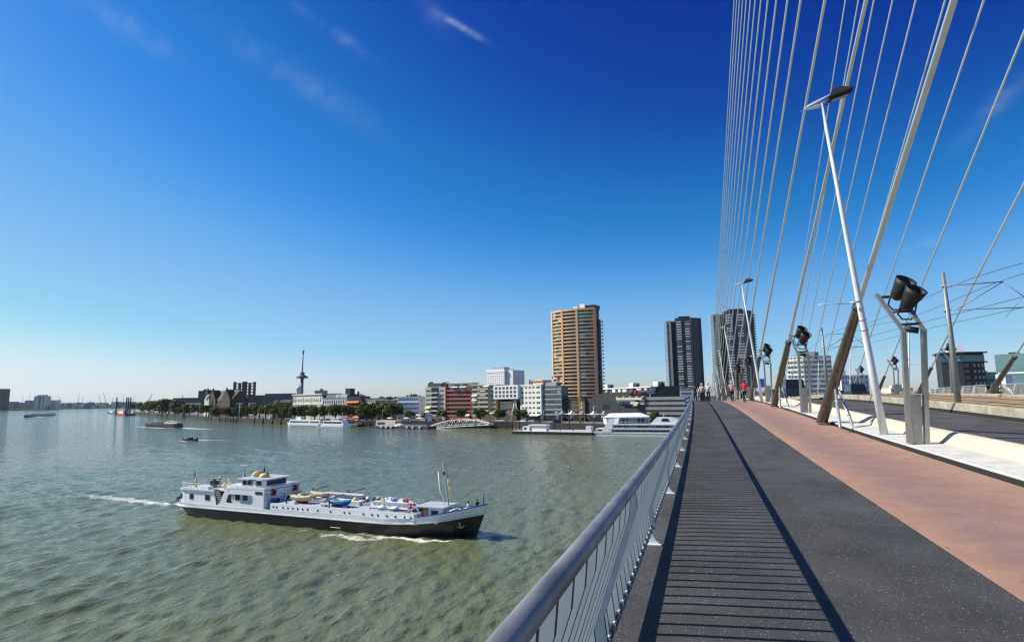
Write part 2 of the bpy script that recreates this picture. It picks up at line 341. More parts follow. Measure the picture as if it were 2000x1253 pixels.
M['sh_white'] = mat('shirt_white', (.72, .72, .70), .85); M['sh_cream'] = mat('shirt_cream', (.55, .52, .44), .85); M['sh_pink'] = mat('shirt_pink', (.55, .33, .30), .85); M['sh_red'] = mat('shirt_red', (.62, .03, .05), .85); M['sh_dark'] = mat('shirt_dark', (.03, .03, .04), .85)
M['tr_dark'] = mat('trousers_dark', (.018, .018, .022), .85); M['rubber'] = mat('rubber', (.015, .015, .015), .8)
M['car_d'] = mat('car_dark', (.02, .022, .028), .25); M['car_p'] = mat('car_purple', (.10, .06, .16), .25); M['car_w'] = mat('car_white', (.7, .7, .7), .3); M['car_s'] = mat('car_silver', (.40, .41, .42), .3, .4); M['car_r'] = mat('car_red', (.4, .03, .03), .3)
M['signblue'] = mat('sign_blue', (.03, .12, .45), .5); M['silver'] = mat('silver', (.6, .6, .6), .35, .7)
def leafmat(name, col, col2):
    m = mat(name, col, .8, var=.45, vscale=.9, col2=col2, spec=.2)
    t = m.node_tree; b = t.nodes['Principled BSDF']; o = t.nodes['Material Output']; s = b.inputs['Base Color'].links[0].from_socket
    tr = t.nodes.new('ShaderNodeBsdfTranslucent'); t.links.new(s, tr.inputs[0]); mx = t.nodes.new('ShaderNodeMixShader'); mx.inputs[0].default_value = .22
    t.links.new(b.outputs[0], mx.inputs[1]); t.links.new(tr.outputs[0], mx.inputs[2]); t.links.new(mx.outputs[0], o.inputs['Surface']); return m
M['leaf'] = leafmat('leaf_green', (.048, .078, .017), (.12, .175, .036)); M['leafd'] = leafmat('leaf_dark', (.038, .064, .015), (.095, .14, .03)); M['leafl'] = leafmat('leaf_light', (.06, .085, .02), (.12, .15, .035))
M['bark'] = mat('bark', (.06, .045, .03), .9)
# ---------------------------------------------------------------- water: real waves on a grid that widens with distance, foam as a mask
def build_water():
    na, nr = 720, 1230
    az = np.radians(np.linspace(-68, 12, na)); r = 18*np.exp(np.linspace(0, math.log(11000/18), nr))
    A, Rr = np.meshgrid(az, r); X = (np.sin(A)*Rr).ravel(); Y = (np.cos(A)*Rr).ravel(); RR = Rr.ravel()
    Z = np.zeros_like(X); crest = onz(220, 1050, ZW)-onz(0, 1100, ZW); th0 = math.atan2(crest.y, crest.x)+math.pi/2
    sp = RR*0.0052
    for i in range(84):
        lam = 0.55*(5.8/0.55)**rng.random(); k = 2*math.pi/lam; th = th0+rng.normal(0, .5); amp = 0.0092*lam**0.66
        att = np.clip((lam/sp-2.5)/3, 0, 1)
        ph = k*(X*math.cos(th)+Y*math.sin(th))+rng.random()*6.28
        Z += amp*att*(np.sin(ph)+.25*np.sin(2*ph+.6))
    mod = .82+.22*np.sin(X*.021+Y*.013+1)*np.sin(X*.012-Y*.027+2.2)
    Z *= mod
    foam = np.zeros_like(X)
    def band(px, wid, inten, blur=1.0):
        P = [onz(u, v, ZW) for u, v in px]
        for i in range(len(P)-1):
            a, b = P[i], P[i+1]; dx, dy = b.x-a.x, b.y-a.y; l2 = dx*dx+dy*dy
            t = np.clip(((X-a.x)*dx+(Y-a.y)*dy)/l2, 0, 1); d = np.hypot(X-a.x-t*dx, Y-a.y-t*dy)
            ww = wid[i]+(wid[i+1]-wid[i])*t; ii = inten[i]+(inten[i+1]-inten[i])*t
            np.maximum(foam, ii*np.clip(1.25-d/ww, 0, 1), out=foam)
    band([(362, 986), (320, 983), (262, 977), (205, 970), (150, 967), (95, 972), (40, 975)], [1.0, 1.8, 2.6, 3.2, 3.6, 4, 4], [.85, .85, .8, .68, .58, .46, .34])
    band([(575, 1044), (625, 1042), (672, 1046), (705, 1053), (740, 1051), (775, 1050)], [.7, 1.2, 1.6, 1.7, 1.5, 1.0], [.3, .6, .74, .78, .74, .5])
    band([(668, 1041), (730, 1046), (790, 1051), (830, 1056), (872, 1055), (892, 1050)], [.6, .8, .9, 1.0, .8, .4], [.5, .75, .9, .9, .8, .5])
    band([(500, 1026), (560, 1034), (640, 1038), (700, 1044)], [.4, .5, .5, .5], [.3, .55, .6, .6])
    band([(430, 1020), (470, 1042), (560, 1052), (640, 1058)], [1.5, 2, 2, 1.5], [.3, .36, .4, .36])
    band([(345, 834.5), (375, 836.5), (415, 838), (470, 838.5)], [3, 5, 6, 6], [1, .95, .6, .25]); band([(266, 833), (280, 834), (320, 836), (345, 835.5)], [3, 2.5, 2.5, 3], [.6, 1, 1, 1])
    band([(378, 859), (400, 859.5), (430, 859), (460, 862)], [1.5, 2.2, 2.4, 2.5], [1, 1, .7, .35]); band([(348, 860), (365, 862), (380, 861)], [1, 1.2, 1.2], [.8, .9, .9])
    band([(55, 815), (70, 815), (110, 810)], [6, 7, 4], [.9, .9, .4]); band([(57, 815.5), (30, 817.5), (-10, 820)], [7, 9, 10], [.7, .45, .3])
    Z += ZW+foam*.03
    me = bpy.data.meshes.new('water'); n = na*nr
    me.vertices.add(n); co = np.empty((n, 3), np.float32); co[:, 0] = X; co[:, 1] = Y; co[:, 2] = Z; me.vertices.foreach_set('co', co.ravel())
    i = np.arange(n).reshape(nr, na); q = np.stack([i[:-1, :-1], i[:-1, 1:], i[1:, 1:], i[1:, :-1]], -1).reshape(-1, 4)[:, ::-1]
    nf = len(q); me.loops.add(nf*4); me.polygons.add(nf)
    me.loops.foreach_set('vertex_index', q.ravel().astype(np.int32)); me.polygons.foreach_set('loop_start', np.arange(0, nf*4, 4, dtype=np.int32))
    me.polygons.foreach_set('use_smooth', np.ones(nf, bool)); me.update(calc_edges=True)
    at_ = me.attributes.new('foam', 'FLOAT', 'POINT'); at_.data.foreach_set('value', foam.astype(np.float32))
    m = bpy.data.materials.new('river_water'); m.use_nodes = True; t = m.node_tree; b = t.nodes['Principled BSDF']; Lk = t.links.new
    b.inputs['Roughness'].default_value = .16; b.inputs['IOR'].default_value = 1.33; b.inputs['Specular IOR Level'].default_value = .5
    c = t.nodes.new('ShaderNodeTexCoord')
    big = t.nodes.new('ShaderNodeTexNoise'); big.inputs['Scale'].default_value = .035; big.inputs['Detail'].default_value = 6; big.inputs['Roughness'].default_value = .6; Lk(c.outputs['Object'], big.inputs['Vector'])
    rr = t.nodes.new('ShaderNodeValToRGB'); rr.color_ramp.elements[0].position = .35; rr.color_ramp.elements[0].color = (.132, .154, .074, 1); rr.color_ramp.elements[1].position = .68; rr.color_ramp.elements[1].color = (.158, .172, .090, 1)
    Lk(big.outputs[0], rr.inputs[0])
    fa = t.nodes.new('ShaderNodeAttribute'); fa.attribute_name = 'foam'
    fn = t.nodes.new('ShaderNodeTexNoise'); fn.inputs['Scale'].default_value = 1.25; fn.inputs['Detail'].default_value = 9; fn.inputs['Roughness'].default_value = .72; fn.inputs['Distortion'].default_value = .6; Lk(c.outputs['Object'], fn.inputs['Vector'])
    s1 = t.nodes.new('ShaderNodeMath'); s1.operation = 'MULTIPLY_ADD'; s1.inputs[1].default_value = .62; Lk(fa.outputs['Fac'], s1.inputs[0]); Lk(fn.outputs[0], s1.inputs[2])
    mr = t.nodes.new('ShaderNodeMapRange'); mr.inputs[1].default_value = .84; mr.inputs[2].default_value = 1.06; Lk(s1.outputs[0], mr.inputs[0])
    # scattered small whitecaps on the open water
    wc = t.nodes.new('ShaderNodeTexNoise'); wc.inputs['Scale'].default_value = .55; wc.inputs['Detail'].default_value = 8; wc.inputs['Roughness'].default_value = .62; Lk(c.outputs['Object'], wc.inputs['Vector'])
    wr = t.nodes.new('ShaderNodeMapRange'); wr.inputs[1].default_value = .735; wr.inputs[2].default_value = .80; wr.inputs[4].default_value = .55; Lk(wc.outputs[0], wr.inputs[0])
    mxm = t.nodes.new('ShaderNodeMath'); mxm.operation = 'MAXIMUM'; Lk(mr.outputs[0], mxm.inputs[0]); Lk(wr.outputs[0], mxm.inputs[1])
    cx = t.nodes.new('ShaderNodeMixRGB'); cx.inputs[2].default_value = (.78, .77, .68, 1); Lk(mxm.outputs[0], cx.inputs[0]); Lk(rr.outputs[0], cx.inputs[1]); Lk(cx.outputs[0], b.inputs['Base Color'])
    ro = t.nodes.new('ShaderNodeMapRange'); ro.inputs[3].default_value = .07; ro.inputs[4].default_value = .8; Lk(mxm.outputs[0], ro.inputs[0]); Lk(ro.outputs[0], b.inputs['Roughness'])
    mp = t.nodes.new('ShaderNodeMapping'); mp.inputs['Rotation'].default_value = (0, 0, -th0); mp.inputs['Scale'].default_value = (1.0, .42, 1); Lk(c.outputs['Object'], mp.inputs[0])
    n1 = t.nodes.new('ShaderNodeTexNoise'); n1.inputs['Scale'].default_value = 1.5; n1.inputs['Detail'].default_value = 9; n1.inputs['Roughness'].default_value = .60; Lk(mp.outputs[0], n1.inputs['Vector'])
    bp = t.nodes.new('ShaderNodeBump'); bp.inputs['Strength'].default_value = 1.0; bp.inputs['Distance'].default_value = .34; Lk(n1.outputs[0], bp.inputs['Height']); Lk(bp.outputs[0], b.inputs['Normal'])
    me.materials.append(m)
    o = struct(obj('water', me))
    bed = MB().add([(-14000, -3000, ZW-.9), (6000, -3000, ZW-.9), (6000, 14000, ZW-.9), (-14000, 14000, ZW-.9)], [(0, 1, 2, 3)])
    struct(obj('water_body', bed, mat('deep_water', (.10, .105, .045), .3)))
build_water()

# ---------------------------------------------------------------- land
front = [(430, 190), (30, 262), (-36, 292), (-107, 333), (-180, 346), (-256, 357), (-444, 459), (-700, 632), (-977, 820)]
back = [(-962, 905), (-1250, 1900), (-3200, 7000), (3000, 9000), (5000, 100)]
struct(obj('quay_ground', MB().prism(front+back, ZW-3, ZG), M['quay']))
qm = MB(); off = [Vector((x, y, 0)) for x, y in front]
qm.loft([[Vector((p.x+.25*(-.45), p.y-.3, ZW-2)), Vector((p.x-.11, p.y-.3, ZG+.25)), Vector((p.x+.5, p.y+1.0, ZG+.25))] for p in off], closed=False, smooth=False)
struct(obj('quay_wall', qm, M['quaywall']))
fs = [at(-260, 800, 2500), at(60, 800, 2550), at(130, 800, 2900), at(200, 800, 3300), at(275, 800, 3800), at(300, 800, 7000), at(-400, 800, 7000)]
struct(obj('far_shore', MB().prism([(p.x, p.y) for p in fs], ZW-2, ZW+3.2), M['land']))

# ---------------------------------------------------------------- bridge deck
YS = list(np.arange(-6, 30, .5))+list(np.arange(30, 120, 1.0))+list(np.arange(120, 301, 5.0))
def strip(name, sec, m, ys=YS):
    g = MB(); g.loft([[deck(x, y, z) for x, z in sec] for y in ys], closed=False, smooth=False)
    me = g.mesh(name, m); uv = me.uv_layers.new(name='UVMap'); n = len(sec); us = [(x-sec[0][0])/max(1e-6, (sec[-1][0]-sec[0][0])) for x, z in sec]
    for l in me.loops: uv.data[l.index].uv = (us[l.vertex_index % n], ys[l.vertex_index//n]/2.5)
    return struct(obj(name, me))
strip('footpath', [(-.80, -.35), (-.80, 0), (2.30, 0)], M['walk'])
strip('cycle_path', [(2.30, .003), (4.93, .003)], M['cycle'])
strip('gutter', [(4.93, .003), (4.93, -.08), (5.012, -.08), (5.012, .085)], M['gutter'])
strip('road', [(6.36, 0), (12.0, 0)], M['road'])
strip('road', [(17.6, 0), (21.4, 0)], M['road'])
strip('far_footpath', [(22.6, .1), (27.6, .1)], M['slab'])
strip('bridge_girder', [(27.6, .1), (27.6, -1.2), (24, -2.3), (2.5, -2.3), (-.80, -1.1), (-.80, -.35)], M['midgrey'])
strip('tram_gap', [(12.0, 0), (12.1, -.02), (12.1, .14)], M['gutter'])
strip('tram_track', [(12.45, .47), (12.9, .47), (13.0, .43), (14.4, .43), (14.45, .47), (15.2, .47), (15.25, .43), (16.7, .43), (16.75, .47), (17.5, .47), (17.5, 0)], M['trambed'])
for x in (13.05, 14.3, 15.3, 16.6): strip('tram_rail', [(x, .43), (x, .475), (x+.07, .475), (x+.07, .43)], M['rail'])
def pose(o, x, y, z=0.0):
    o.location = deck(x, y, z); a = deck(x, y+.3); b = deck(x, y-.3); d = a-b
    o.rotation_euler = (math.atan2(d.z, d.y), 0, -math.atan2(d.x, d.y)); return o
# the median between cycle path and road, laid in pieces
med = strip('median', [(5.02, .05), (6.3, .05)], M['slab'])
strip('median', [(5.02, .12), (5.83, .15), (6.1, .42), (6.3, .42), (6.36, 0)], M['slab'], [y for y in YS if y >= 92])
ksm = MB().prism([(0, -.05), (.19, -.05), (.19, .125), (.015, .125), (0, .11)], -.745, .745, axis='y').mesh('kerb_stone', M['slab'])
psm = MB().prism([(0, -.05), (.60, -.05), (.60, .15), (0, .13)], -1.49, 1.49, axis='y').mesh('paving_slab', M['slab'])
bbm = MB().prism([(0, -.05), (.52, -.05), (.52, .36), (.48, .42), (.36, .43), (.24, .38), (.08, .22), (0, .152)], -2.99, 2.99, axis='y').mesh('barrier_block', M['barrier'])
def child(o, p): o.parent = p; return o
for k in range(int(88/1.5)): pose(child(obj('kerb_stone', ksm), med), 5.02, 4.75+k*1.5)
for k in range(int(88/3)): pose(child(obj('paving_slab', psm), med), 5.218, 5.3+k*3)
for k in range(15): pose(child(obj('barrier_block', bbm), med), 5.835, 5.0+k*6)
tk = strip('tram_kerb', [(12.1, .0), (12.45, .0)], M['gutter'])
tkm = MB().prism([(0, .1), (.34, .1), (.34, .50), (.03, .50), (0, .47)], -3.985, 3.985, axis='y').mesh('kerb_block', M['tramkerb'])
for k in range(13): pose(child(obj('kerb_block', tkm), tk), 12.1, 12+k*8)
strip('tram_kerb', [(12.1, .1), (12.1, .48), (12.44, .5)], M['tramkerb'], [y for y in YS if y > 112])
strip('far_median', [(21.4, 0), (21.42, .44), (21.9, .46), (22.6, .36), (22.6, .1)], M['tramkerb'])

# ---------------------------------------------------------------- railing
def bar_profile(y, x0=0.0):
    return [(-.646+x0, .19), (-.668+x0, .42), (-.43+x0, 1.10)]
def railing():
    t = thing('railing', 'galvanised railing with round handrail and leaning flat bars along the footpath edge', 'railing', (0, 0, 0))
    ys = list(np.arange(-3, 30, 1.0))+list(np.arange(30, 150, 3.0))
    obj('handrail', MB().path([deck(-.417, y, 1.15) for y in ys], .035, n=14), M['handrail'], t)
    obj('bottom_rail', MB().loft([[deck(-.646-.012, y, .13), deck(-.646+.012, y, .13), deck(-.646+.012, y, .215), deck(-.646-.012, y, .215)] for y in ys], smooth=False), M['slatshade_darkrail'], t)
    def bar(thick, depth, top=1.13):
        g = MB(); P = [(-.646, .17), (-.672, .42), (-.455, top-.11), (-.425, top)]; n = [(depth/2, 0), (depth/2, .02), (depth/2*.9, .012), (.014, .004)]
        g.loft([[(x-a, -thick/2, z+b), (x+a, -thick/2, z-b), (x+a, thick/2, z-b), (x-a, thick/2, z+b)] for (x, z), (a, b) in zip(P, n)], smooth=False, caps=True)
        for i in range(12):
            if i % 4 == 1: g.m[i] = 1  # inner faces, turned from the sun, get their shade as dark colour
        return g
    sm = bar(.030, .070).mesh('baluster', [M['slat'], M['slatshade_darkrail']])
    pm = bar(.034, .115).mesh('post', [M['post'], M['slatshade_darkrail']])
    clip = MB().lathe([(.0, -.016), (.0095, -.015), (.0095, .015), (0, .016)], (-.622, 0, .222), 8, axis=(0, 1, 0)).mesh('clamp', M['tip'])
    foot = MB().prism([(-.69, .010), (-.55, .010), (-.60, .06), (-.625, .19), (-.668, .19), (-.68, .06)], -.011, .011, axis='y').box(-.70, -.535, -.045, .045, .0, .012).lathe([(.012, .012), (.012, .03), (0, .03)], (-.56, .028, 0), 6).mesh('foot', M['tip'])
    n = 0; far = MB()
    y = .6
    posts = [3.6+3.42*k for k in range(-1, 34)]
    for py in posts:
        if py > .2:
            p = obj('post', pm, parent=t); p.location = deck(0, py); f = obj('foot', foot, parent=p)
        for k in range(1, 16):
            yy = py+3.42*k/16.
            if yy < .7: continue
            if n < 300:
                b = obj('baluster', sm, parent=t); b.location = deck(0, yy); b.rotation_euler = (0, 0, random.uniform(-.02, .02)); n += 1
                if yy < 20: c = obj('clamp', clip, parent=b)
            else:
                o = deck(0, yy); far.add([(o.x-.70, yy, o.z+.2), (o.x-.60, yy, o.z+.2), (o.x-.41, yy, o.z+1.12), (o.x-.47, yy, o.z+1.12)], [(0, 1, 2, 3)])
    stuff(obj('baluster', far, M['slat'], t))
railing()

# ---------------------------------------------------------------- stay cables
PX, PY, PZ, HZ = 13.52, -55.86, 66.81, 67.65
def stay(k, X, y, i, far):
    A = deck(X-(.015*max(0, y-90) if not far else 0), y, .44 if far else .15); P = Vector((PX, PY, PZ+HZ*i/15))
    d = (P-A).normalized(); sl = 6.5 if not far else 6.2
    order = ['nearest', 'second', 'third', 'fourth', 'fifth', 'sixth', 'seventh', 'eighth', 'ninth', 'tenth', 'eleventh', 'twelfth', 'thirteenth', 'fourteenth', 'fifteenth', 'sixteenth']
    lab = ('thin pale stay cable beyond the tram tracks, %s of its row from the right' % order[k]) if far else ('thick pale stay cable rising from the kerb beside the cycle path, %s of its row' % order[k])
    t = thing('stay_cable', lab, 'cable', A, 0, 'stay cables beyond the tram tracks' if far else 'stay cables beside the cycle path')
    r = (.080, .070, .066, .065, .065)[min(k, 4)] if not far else .066; bs = .70 if k < 3 else .58
    T = (P-A)*1.02
    obj('cable', MB().path([d*sl*.97, T], r, n=14, up=(1, 0, 0)), M['steelw'], t)
    s = d*sl; side = Vector((1, 0, 0)); nrm = side.cross(d).normalized()
    g = MB(); rings = []
    for q, rr in ((-.02, .31), (.25, .29), (.6, .262), (.93, .215), (.985, .20), (1.0, .13)):
        rr *= bs; c = s*q
        if q <= 0: rings.append([c+side*rr*math.cos(a)+Vector((0, -rr*math.sin(a)*1.15/max(.45, d.z), 0)) for a in np.linspace(0, 2*math.pi, 16, endpoint=False)])
        else: rings.append([c+side*rr*math.cos(a)+nrm*rr*math.sin(a) for a in np.linspace(0, 2*math.pi, 16, endpoint=False)])
    g.loft(rings); so_ = obj('socket', g, M['socket'], t)
    g = MB(); c = s*.985; g.lathe([(.14*bs/.7, -.04), (.17*bs/.7, -.04), (.17*bs/.7, .06), (.08, .06)], c, 14, axis=d); obj('collar', g, M['wire'], so_)
    q = s*.42
    hinge = obj('hinge_plate', MB().prism([(-.12, .02), (.12, .02), (.10, -.28), (.04, -.40), (-.04, -.40), (-.10, -.28)], -.012, .012, axis='x').mesh('hinge_plate', M['wire']), parent=t); hinge.location = q+Vector((0, -.05, -.28)); 
    for dx in (-.14, .50):
        base = Vector((dx, -4.0+ (0 if dx < 0 else 1.1), 0)); bz = deck(X, y+base.y, .15 if not far else .44); base.z = bz.z-A.z; base.x += bz.x-A.x
        top = q+Vector((.06 if dx > 0 else -.06, -.1, -.45))
        gg = MB(); dd = (base-top)
        gg.path([top, top+dd*.32, top+dd*.32, top+dd*.7, top+dd*.93, base], [.04, .045, .055, .055, .05, .022], n=10)
        for f_ in (.32, .7): gg.lathe([(.05, -.03), (.064, -.03), (.064, .03), (.05, .03)], top+dd*f_, 10, axis=dd)
        obj('strut', gg, M['galv'], t)
    return t
for k in range(15): stay(k, 4.66, 27.49+15.67*k, k, False)
for k in range(10): stay(k, 22.12, 56.86+15.63*k, k-3+3-3, True)

# ---------------------------------------------------------------- floodlight forks
def fork_proto():
    t = thing('floodlight_stand', 'forked steel floodlight stand with two black floodlights nearest the camera by the white lamp post', 'floodlight', (0, 0, 0), 0, 'floodlight stands beside the cycle path')
    # two box-section legs, kinked backwards at 3.3 m
    for x, nm in ((-.19, 0), (.22, 1)):
        pts = [Vector((x*.95, 0, 0)), Vector((x*1.12, -.50, 2.92)), Vector((x*1.12-.12*(1-nm)-.04, .95, 4.10))]
        g = MB(); ww, hh = .105, .16
        rings = []
        for i, p in enumerate(pts):
            u = [Vector((0, 1, 0)), Vector((0, .93, .36)), Vector((0, .65, -.75))][i]; s = 1.0 if i < 2 else .62
            rings.append([p+Vector((-ww/2, 0, 0))-u*hh/2*s, p+Vector((ww/2, 0, 0))-u*hh/2*s, p+Vector((ww/2, 0, 0))+u*hh/2*s, p+Vector((-ww/2, 0, 0))+u*hh/2*s])
        g.loft(rings, smooth=False, caps=True); obj('leg', g, M['forkgrey'], t)
    g = MB(); g.add([(-.115, -.02, 0), (.12, -.02, 0), (.15, -.10, 1.25), (-.145, -.10, 1.25), (-.115, .16, 0), (.12, .16, 0), (.15, .06, 1.25), (-.145, .06, 1.25)],
        [(0, 1, 2, 3), (7, 6, 5, 4), (0, 4, 5, 1), (1, 5, 6, 2), (2, 6, 7, 3), (3, 7, 4, 0)])
    g.add([(-.05, -.03, .0), (.115, -.05, 0), (.145, -.13, 1.22), (-.14, -.115, 1.22)], [(0, 1, 2, 3)])
    obj('base_panel', g, M['forkgrey'], t)
    for bp_, br_ in (([(-.25, -.30, 3.10), (.24, -.30, 3.10)], .035), ([(-.36, .86, 4.03), (.06, .80, 4.0)], .04), ([(-.28, .2, 3.5), (.22, .2, 3.5)], .03)): obj('crossbar', MB().path(bp_, br_, 8), M['black'], t)
    obj('junction_box', MB().path([(-.16, -.42, 2.98), (.14, -.5, 2.90)], .085, 10), M['black'], t)
    ax = Vector((.34, -.50, .70)).normalized()
    for c in (Vector((-.04, .46, 3.92)), Vector((.07, .10, 3.60))):
        g = MB(); g.lathe([(0, -.05), (.09, -.04), (.150, .02), (.18, .10), (.20, .25), (.24, .42), (.27, .58), (.26, .58), (.23, .42), (.19, .27), (0, .26)], c, 20, axis=ax)
        obj('floodlight', g, M['black'], t)
        g = MB(); s = ax.cross(Vector((0, 0, 1))).normalized(); d2 = Vector((0, 0, -1))
        g.path([c+s*.27+ax*.2, c+s*.29+d2*.2, c+s*.15+d2*.33, c-s*.15+d2*.33, c-s*.29+d2*.2, c-s*.27+ax*.2], .022, 6); obj('bracket', g, M['black'], t)
    return t
fk = fork_proto(); fk.location = deck(5.28, 18.3, .15)
nth = ['second', 'third', 'fourth', 'fifth', 'sixth', 'seventh', 'eighth', 'ninth', 'tenth', 'eleventh', 'twelfth']
for k in range(1, 11): dup(fk, deck(5.1, 18.3+15.75*k, .15), 0, 'forked steel floodlight stand with black floodlights, %s along the cycle path kerb' % nth[k-1])
for k, y in enumerate((63.3, 79.0, 94.7, 110.4)):
    f = dup(fk, deck(22.0, y, .44), 0, 'forked floodlight stand beyond the tram tracks, %s from the right' % ['first', 'second', 'third', 'fourth'][k]); f['group'] = 'floodlight stands beyond the tram tracks'

# ---------------------------------------------------------------- lamp posts
def lamp_proto():
    t = thing('street_lamp', 'tall white leaning lamp post with winged arm and dark lamp head, nearest the camera', 'street lamp', (0, 0, 0), 0, 'leaning white lamp posts')
    top = Vector((-1.02, -.42, 10.75))
    obj('pole', MB().path([Vector((0, 0, -.02)), top*.2, top*.6, top], [.115, .105, .075, .04], n=20), M['lampw'], t)
    g = MB(); 
    for f in (.33, .30): g.lathe([(.092, -.025), (.108, -.025), (.108, .025), (.092, .025)], top*f, 14, axis=top)
    g.path([top*.38+Vector((-.1, 0, 0)), top*.38+Vector((-1.2, -.1, .0))], .014, 5); g.path([top*.38+Vector((-.02, -.18, .02)), top*.38+Vector((-.3, -.12, .0))], .03, 6)
    obj('clamp', g, M['galv'], t)
    K = .56
    T0 = top+Vector((0, 0, -.05)); a = Vector((0, 0, 0))
    tipL = a+Vector((-1.25, -.2, -.32)); head = a+Vector((.95, .05, .58))
    g = MB()
    g.add([a+Vector((.02, -.04, .16)), a+Vector((.02, .04, -.16)), tipL, a+Vector((.0, -.06, -.02))], [(0, 1, 2), (0, 2, 3), (1, 3, 2), (0, 3, 1)])
    g.add([a+Vector((-.9, -.1, .0)), a+Vector((-.35, -.08, .02)), head+Vector((-.25, 0, .06)), head+Vector((-.32, .03, .10)), a+Vector((-.5, -.05, .22))], [(0, 1, 4), (1, 2, 3, 4)])
    g.path([a+Vector((-.85, -.1, -.18)), a+Vector((-.05, .1, .12)), head+Vector((-.45, .15, -.2))], .03, 6)
    g.path([a+Vector((-.95, -.1, -.12)), head+Vector((-.2, -.05, .05))], .035, 6); obj('arm', g, M['lampw'], t, loc=T0, scale=(K, K, K))
    g = MB(); h = head
    g.loft([[h+Vector(p) for p in ((-.62, -.38, -.50), (.58, -.38, -.22), (.58, .38, -.10), (-.62, .38, -.38))], [h+Vector(p) for p in ((-.60, -.42, -.30), (.74, -.44, .04), (.74, .42, .14), (-.60, .40, -.18))],
            [h+Vector(p) for p in ((-.30, -.16, .26), (.15, -.18, .34), (.15, .16, .36), (-.30, .16, .30))]], smooth=False, caps=True)
    hd = obj('lamp_head', g, M['black'], t, loc=T0, scale=(K, K, K))
    obj('lens', MB().add([h+Vector(p) for p in ((-.40, -.28, -.452), (.50, -.28, -.242), (.50, .28, -.150), (-.40, .28, -.360))], [(0, 3, 2, 1)]), M['lampglass'], hd)
    g = MB(); g.path([a+Vector((.02, 0, -.02)), a+Vector((.35, 0, -.05)), a+Vector((.50, 0, .2)), head+Vector((-.55, 0, -.25))], .018, 6); obj('cable', g, M['black'], t, loc=T0, scale=(K, K, K))
    return t
lp = lamp_proto(); lp.location = deck(5.28, 21.25, .15)
for k in range(1, 6):
    q_ = dup(lp, deck(4.9 if k < 2 else 5.0, 21.25+31.4*k, .15), 0, 'tall white leaning lamp post, %s along the cycle path kerb' % nth[k-1]); q_.scale = (1, 1, .9)
for k, y in enumerate((84.0, 115.4, 146.8)):
    f = dup(lp, deck(24.6, y, .1), math.pi, 'slim pale lamp post beyond the tram tracks, %s from the right' % ['first', 'second', 'third'][k]); f['group'] = 'lamp posts beyond the tram tracks'

# ---------------------------------------------------------------- tram catenary
def catenary(y, lab):
    t = thing('catenary_pole', lab, 'tram pole', deck(12.75, y, .46), 0, 'tram wire poles')
    obj('pole', MB().path([(0, 0, 0), (0, 0, 3.2), (-.05, 0, 6.9)], [.15, .13, .085], n=14), M['polegrey'], t)
    g = MB(); g.path([(-.3, -.05, 6.15), (2.45, -.25, 6.15)], .03, 6); g.path([(-.05, -.05, 4.85), (3.95, -.3, 4.75)], .03, 6)
    g.path([(.35, -.05, 4.85), (2.45, -.25, 6.15)], .028, 6); g.path([(2.45, -.25, 6.15), (3.75, -.3, 4.8)], .022, 6); g.path([(2.4, -.2, 4.3), (4.2, -.3, 6.5)], .014, 5); g.path([(-.2, 0, 4.8), (.05, 0, 4.85)], .07, 8); g.path([(-.15, 0, 6.1), (.05, 0, 6.15)], .06, 8)
    obj('bracket_arm', g, M['polegrey'], t); return t
catenary(36.8, 'grey tram pole with triangular bracket arm, nearest one on the tram bed'); catenary(68, 'grey tram pole farther up the bridge, second on the tram bed'); catenary(99, 'grey tram pole far up the bridge, third on the tram bed')
for x, z, lab in ((13.75, 5.25, 'dark contact wire over the nearer tram track, lower one'), (13.75, 6.6, 'dark carrier wire above the nearer tram track'), (16.0, 5.25, 'dark contact wire over the farther tram track, lower one'), (16.0, 6.7, 'dark carrier wire above the farther tram track')):
    ys = np.arange(-6, 131, 3.0); g = MB(); g.path([deck(x, y, z+(0.25*math.cos(2*math.pi*(y-5.4)/31.4) if z > 6 else 0)) for y in ys], .014, 5); tag(obj('tram_wire', g, M['wire']), lab, 'wire')
g = MB()
# ---------------------------------------------------------------- far parapet
pt = thing('parapet', 'solid grey parapet with slanted white struts along the far side of the bridge', 'parapet', (0, 0, 0))
obj('panel', MB().loft([[deck(27.0, y, .1), deck(26.85, y, 1.12), deck(26.95, y, 1.13), deck(27.1, y, .1)] for y in np.arange(20, 160, 2.0)], closed=True, smooth=False), M['parapet'], pt)
obj('handrail', MB().path([deck(26.8, y, 1.2) for y in np.arange(20, 160, 2.0)], .04, 6), M['galv'], pt)
stm = MB().beam((0, 0, 0), (.35, 0, 1.05), .11, .05).mesh('strut', M['lampw'])
stm = MB().beam((0, -.42, 0), (.02, .42, 1.02), .10, .06).mesh('strut', M['lampw'])
for k in range(46): s = obj('strut', stm, parent=pt); s.location = deck(26.7, 30+k*2.6, .1); s.rotation_euler = (0, 0, math.pi)
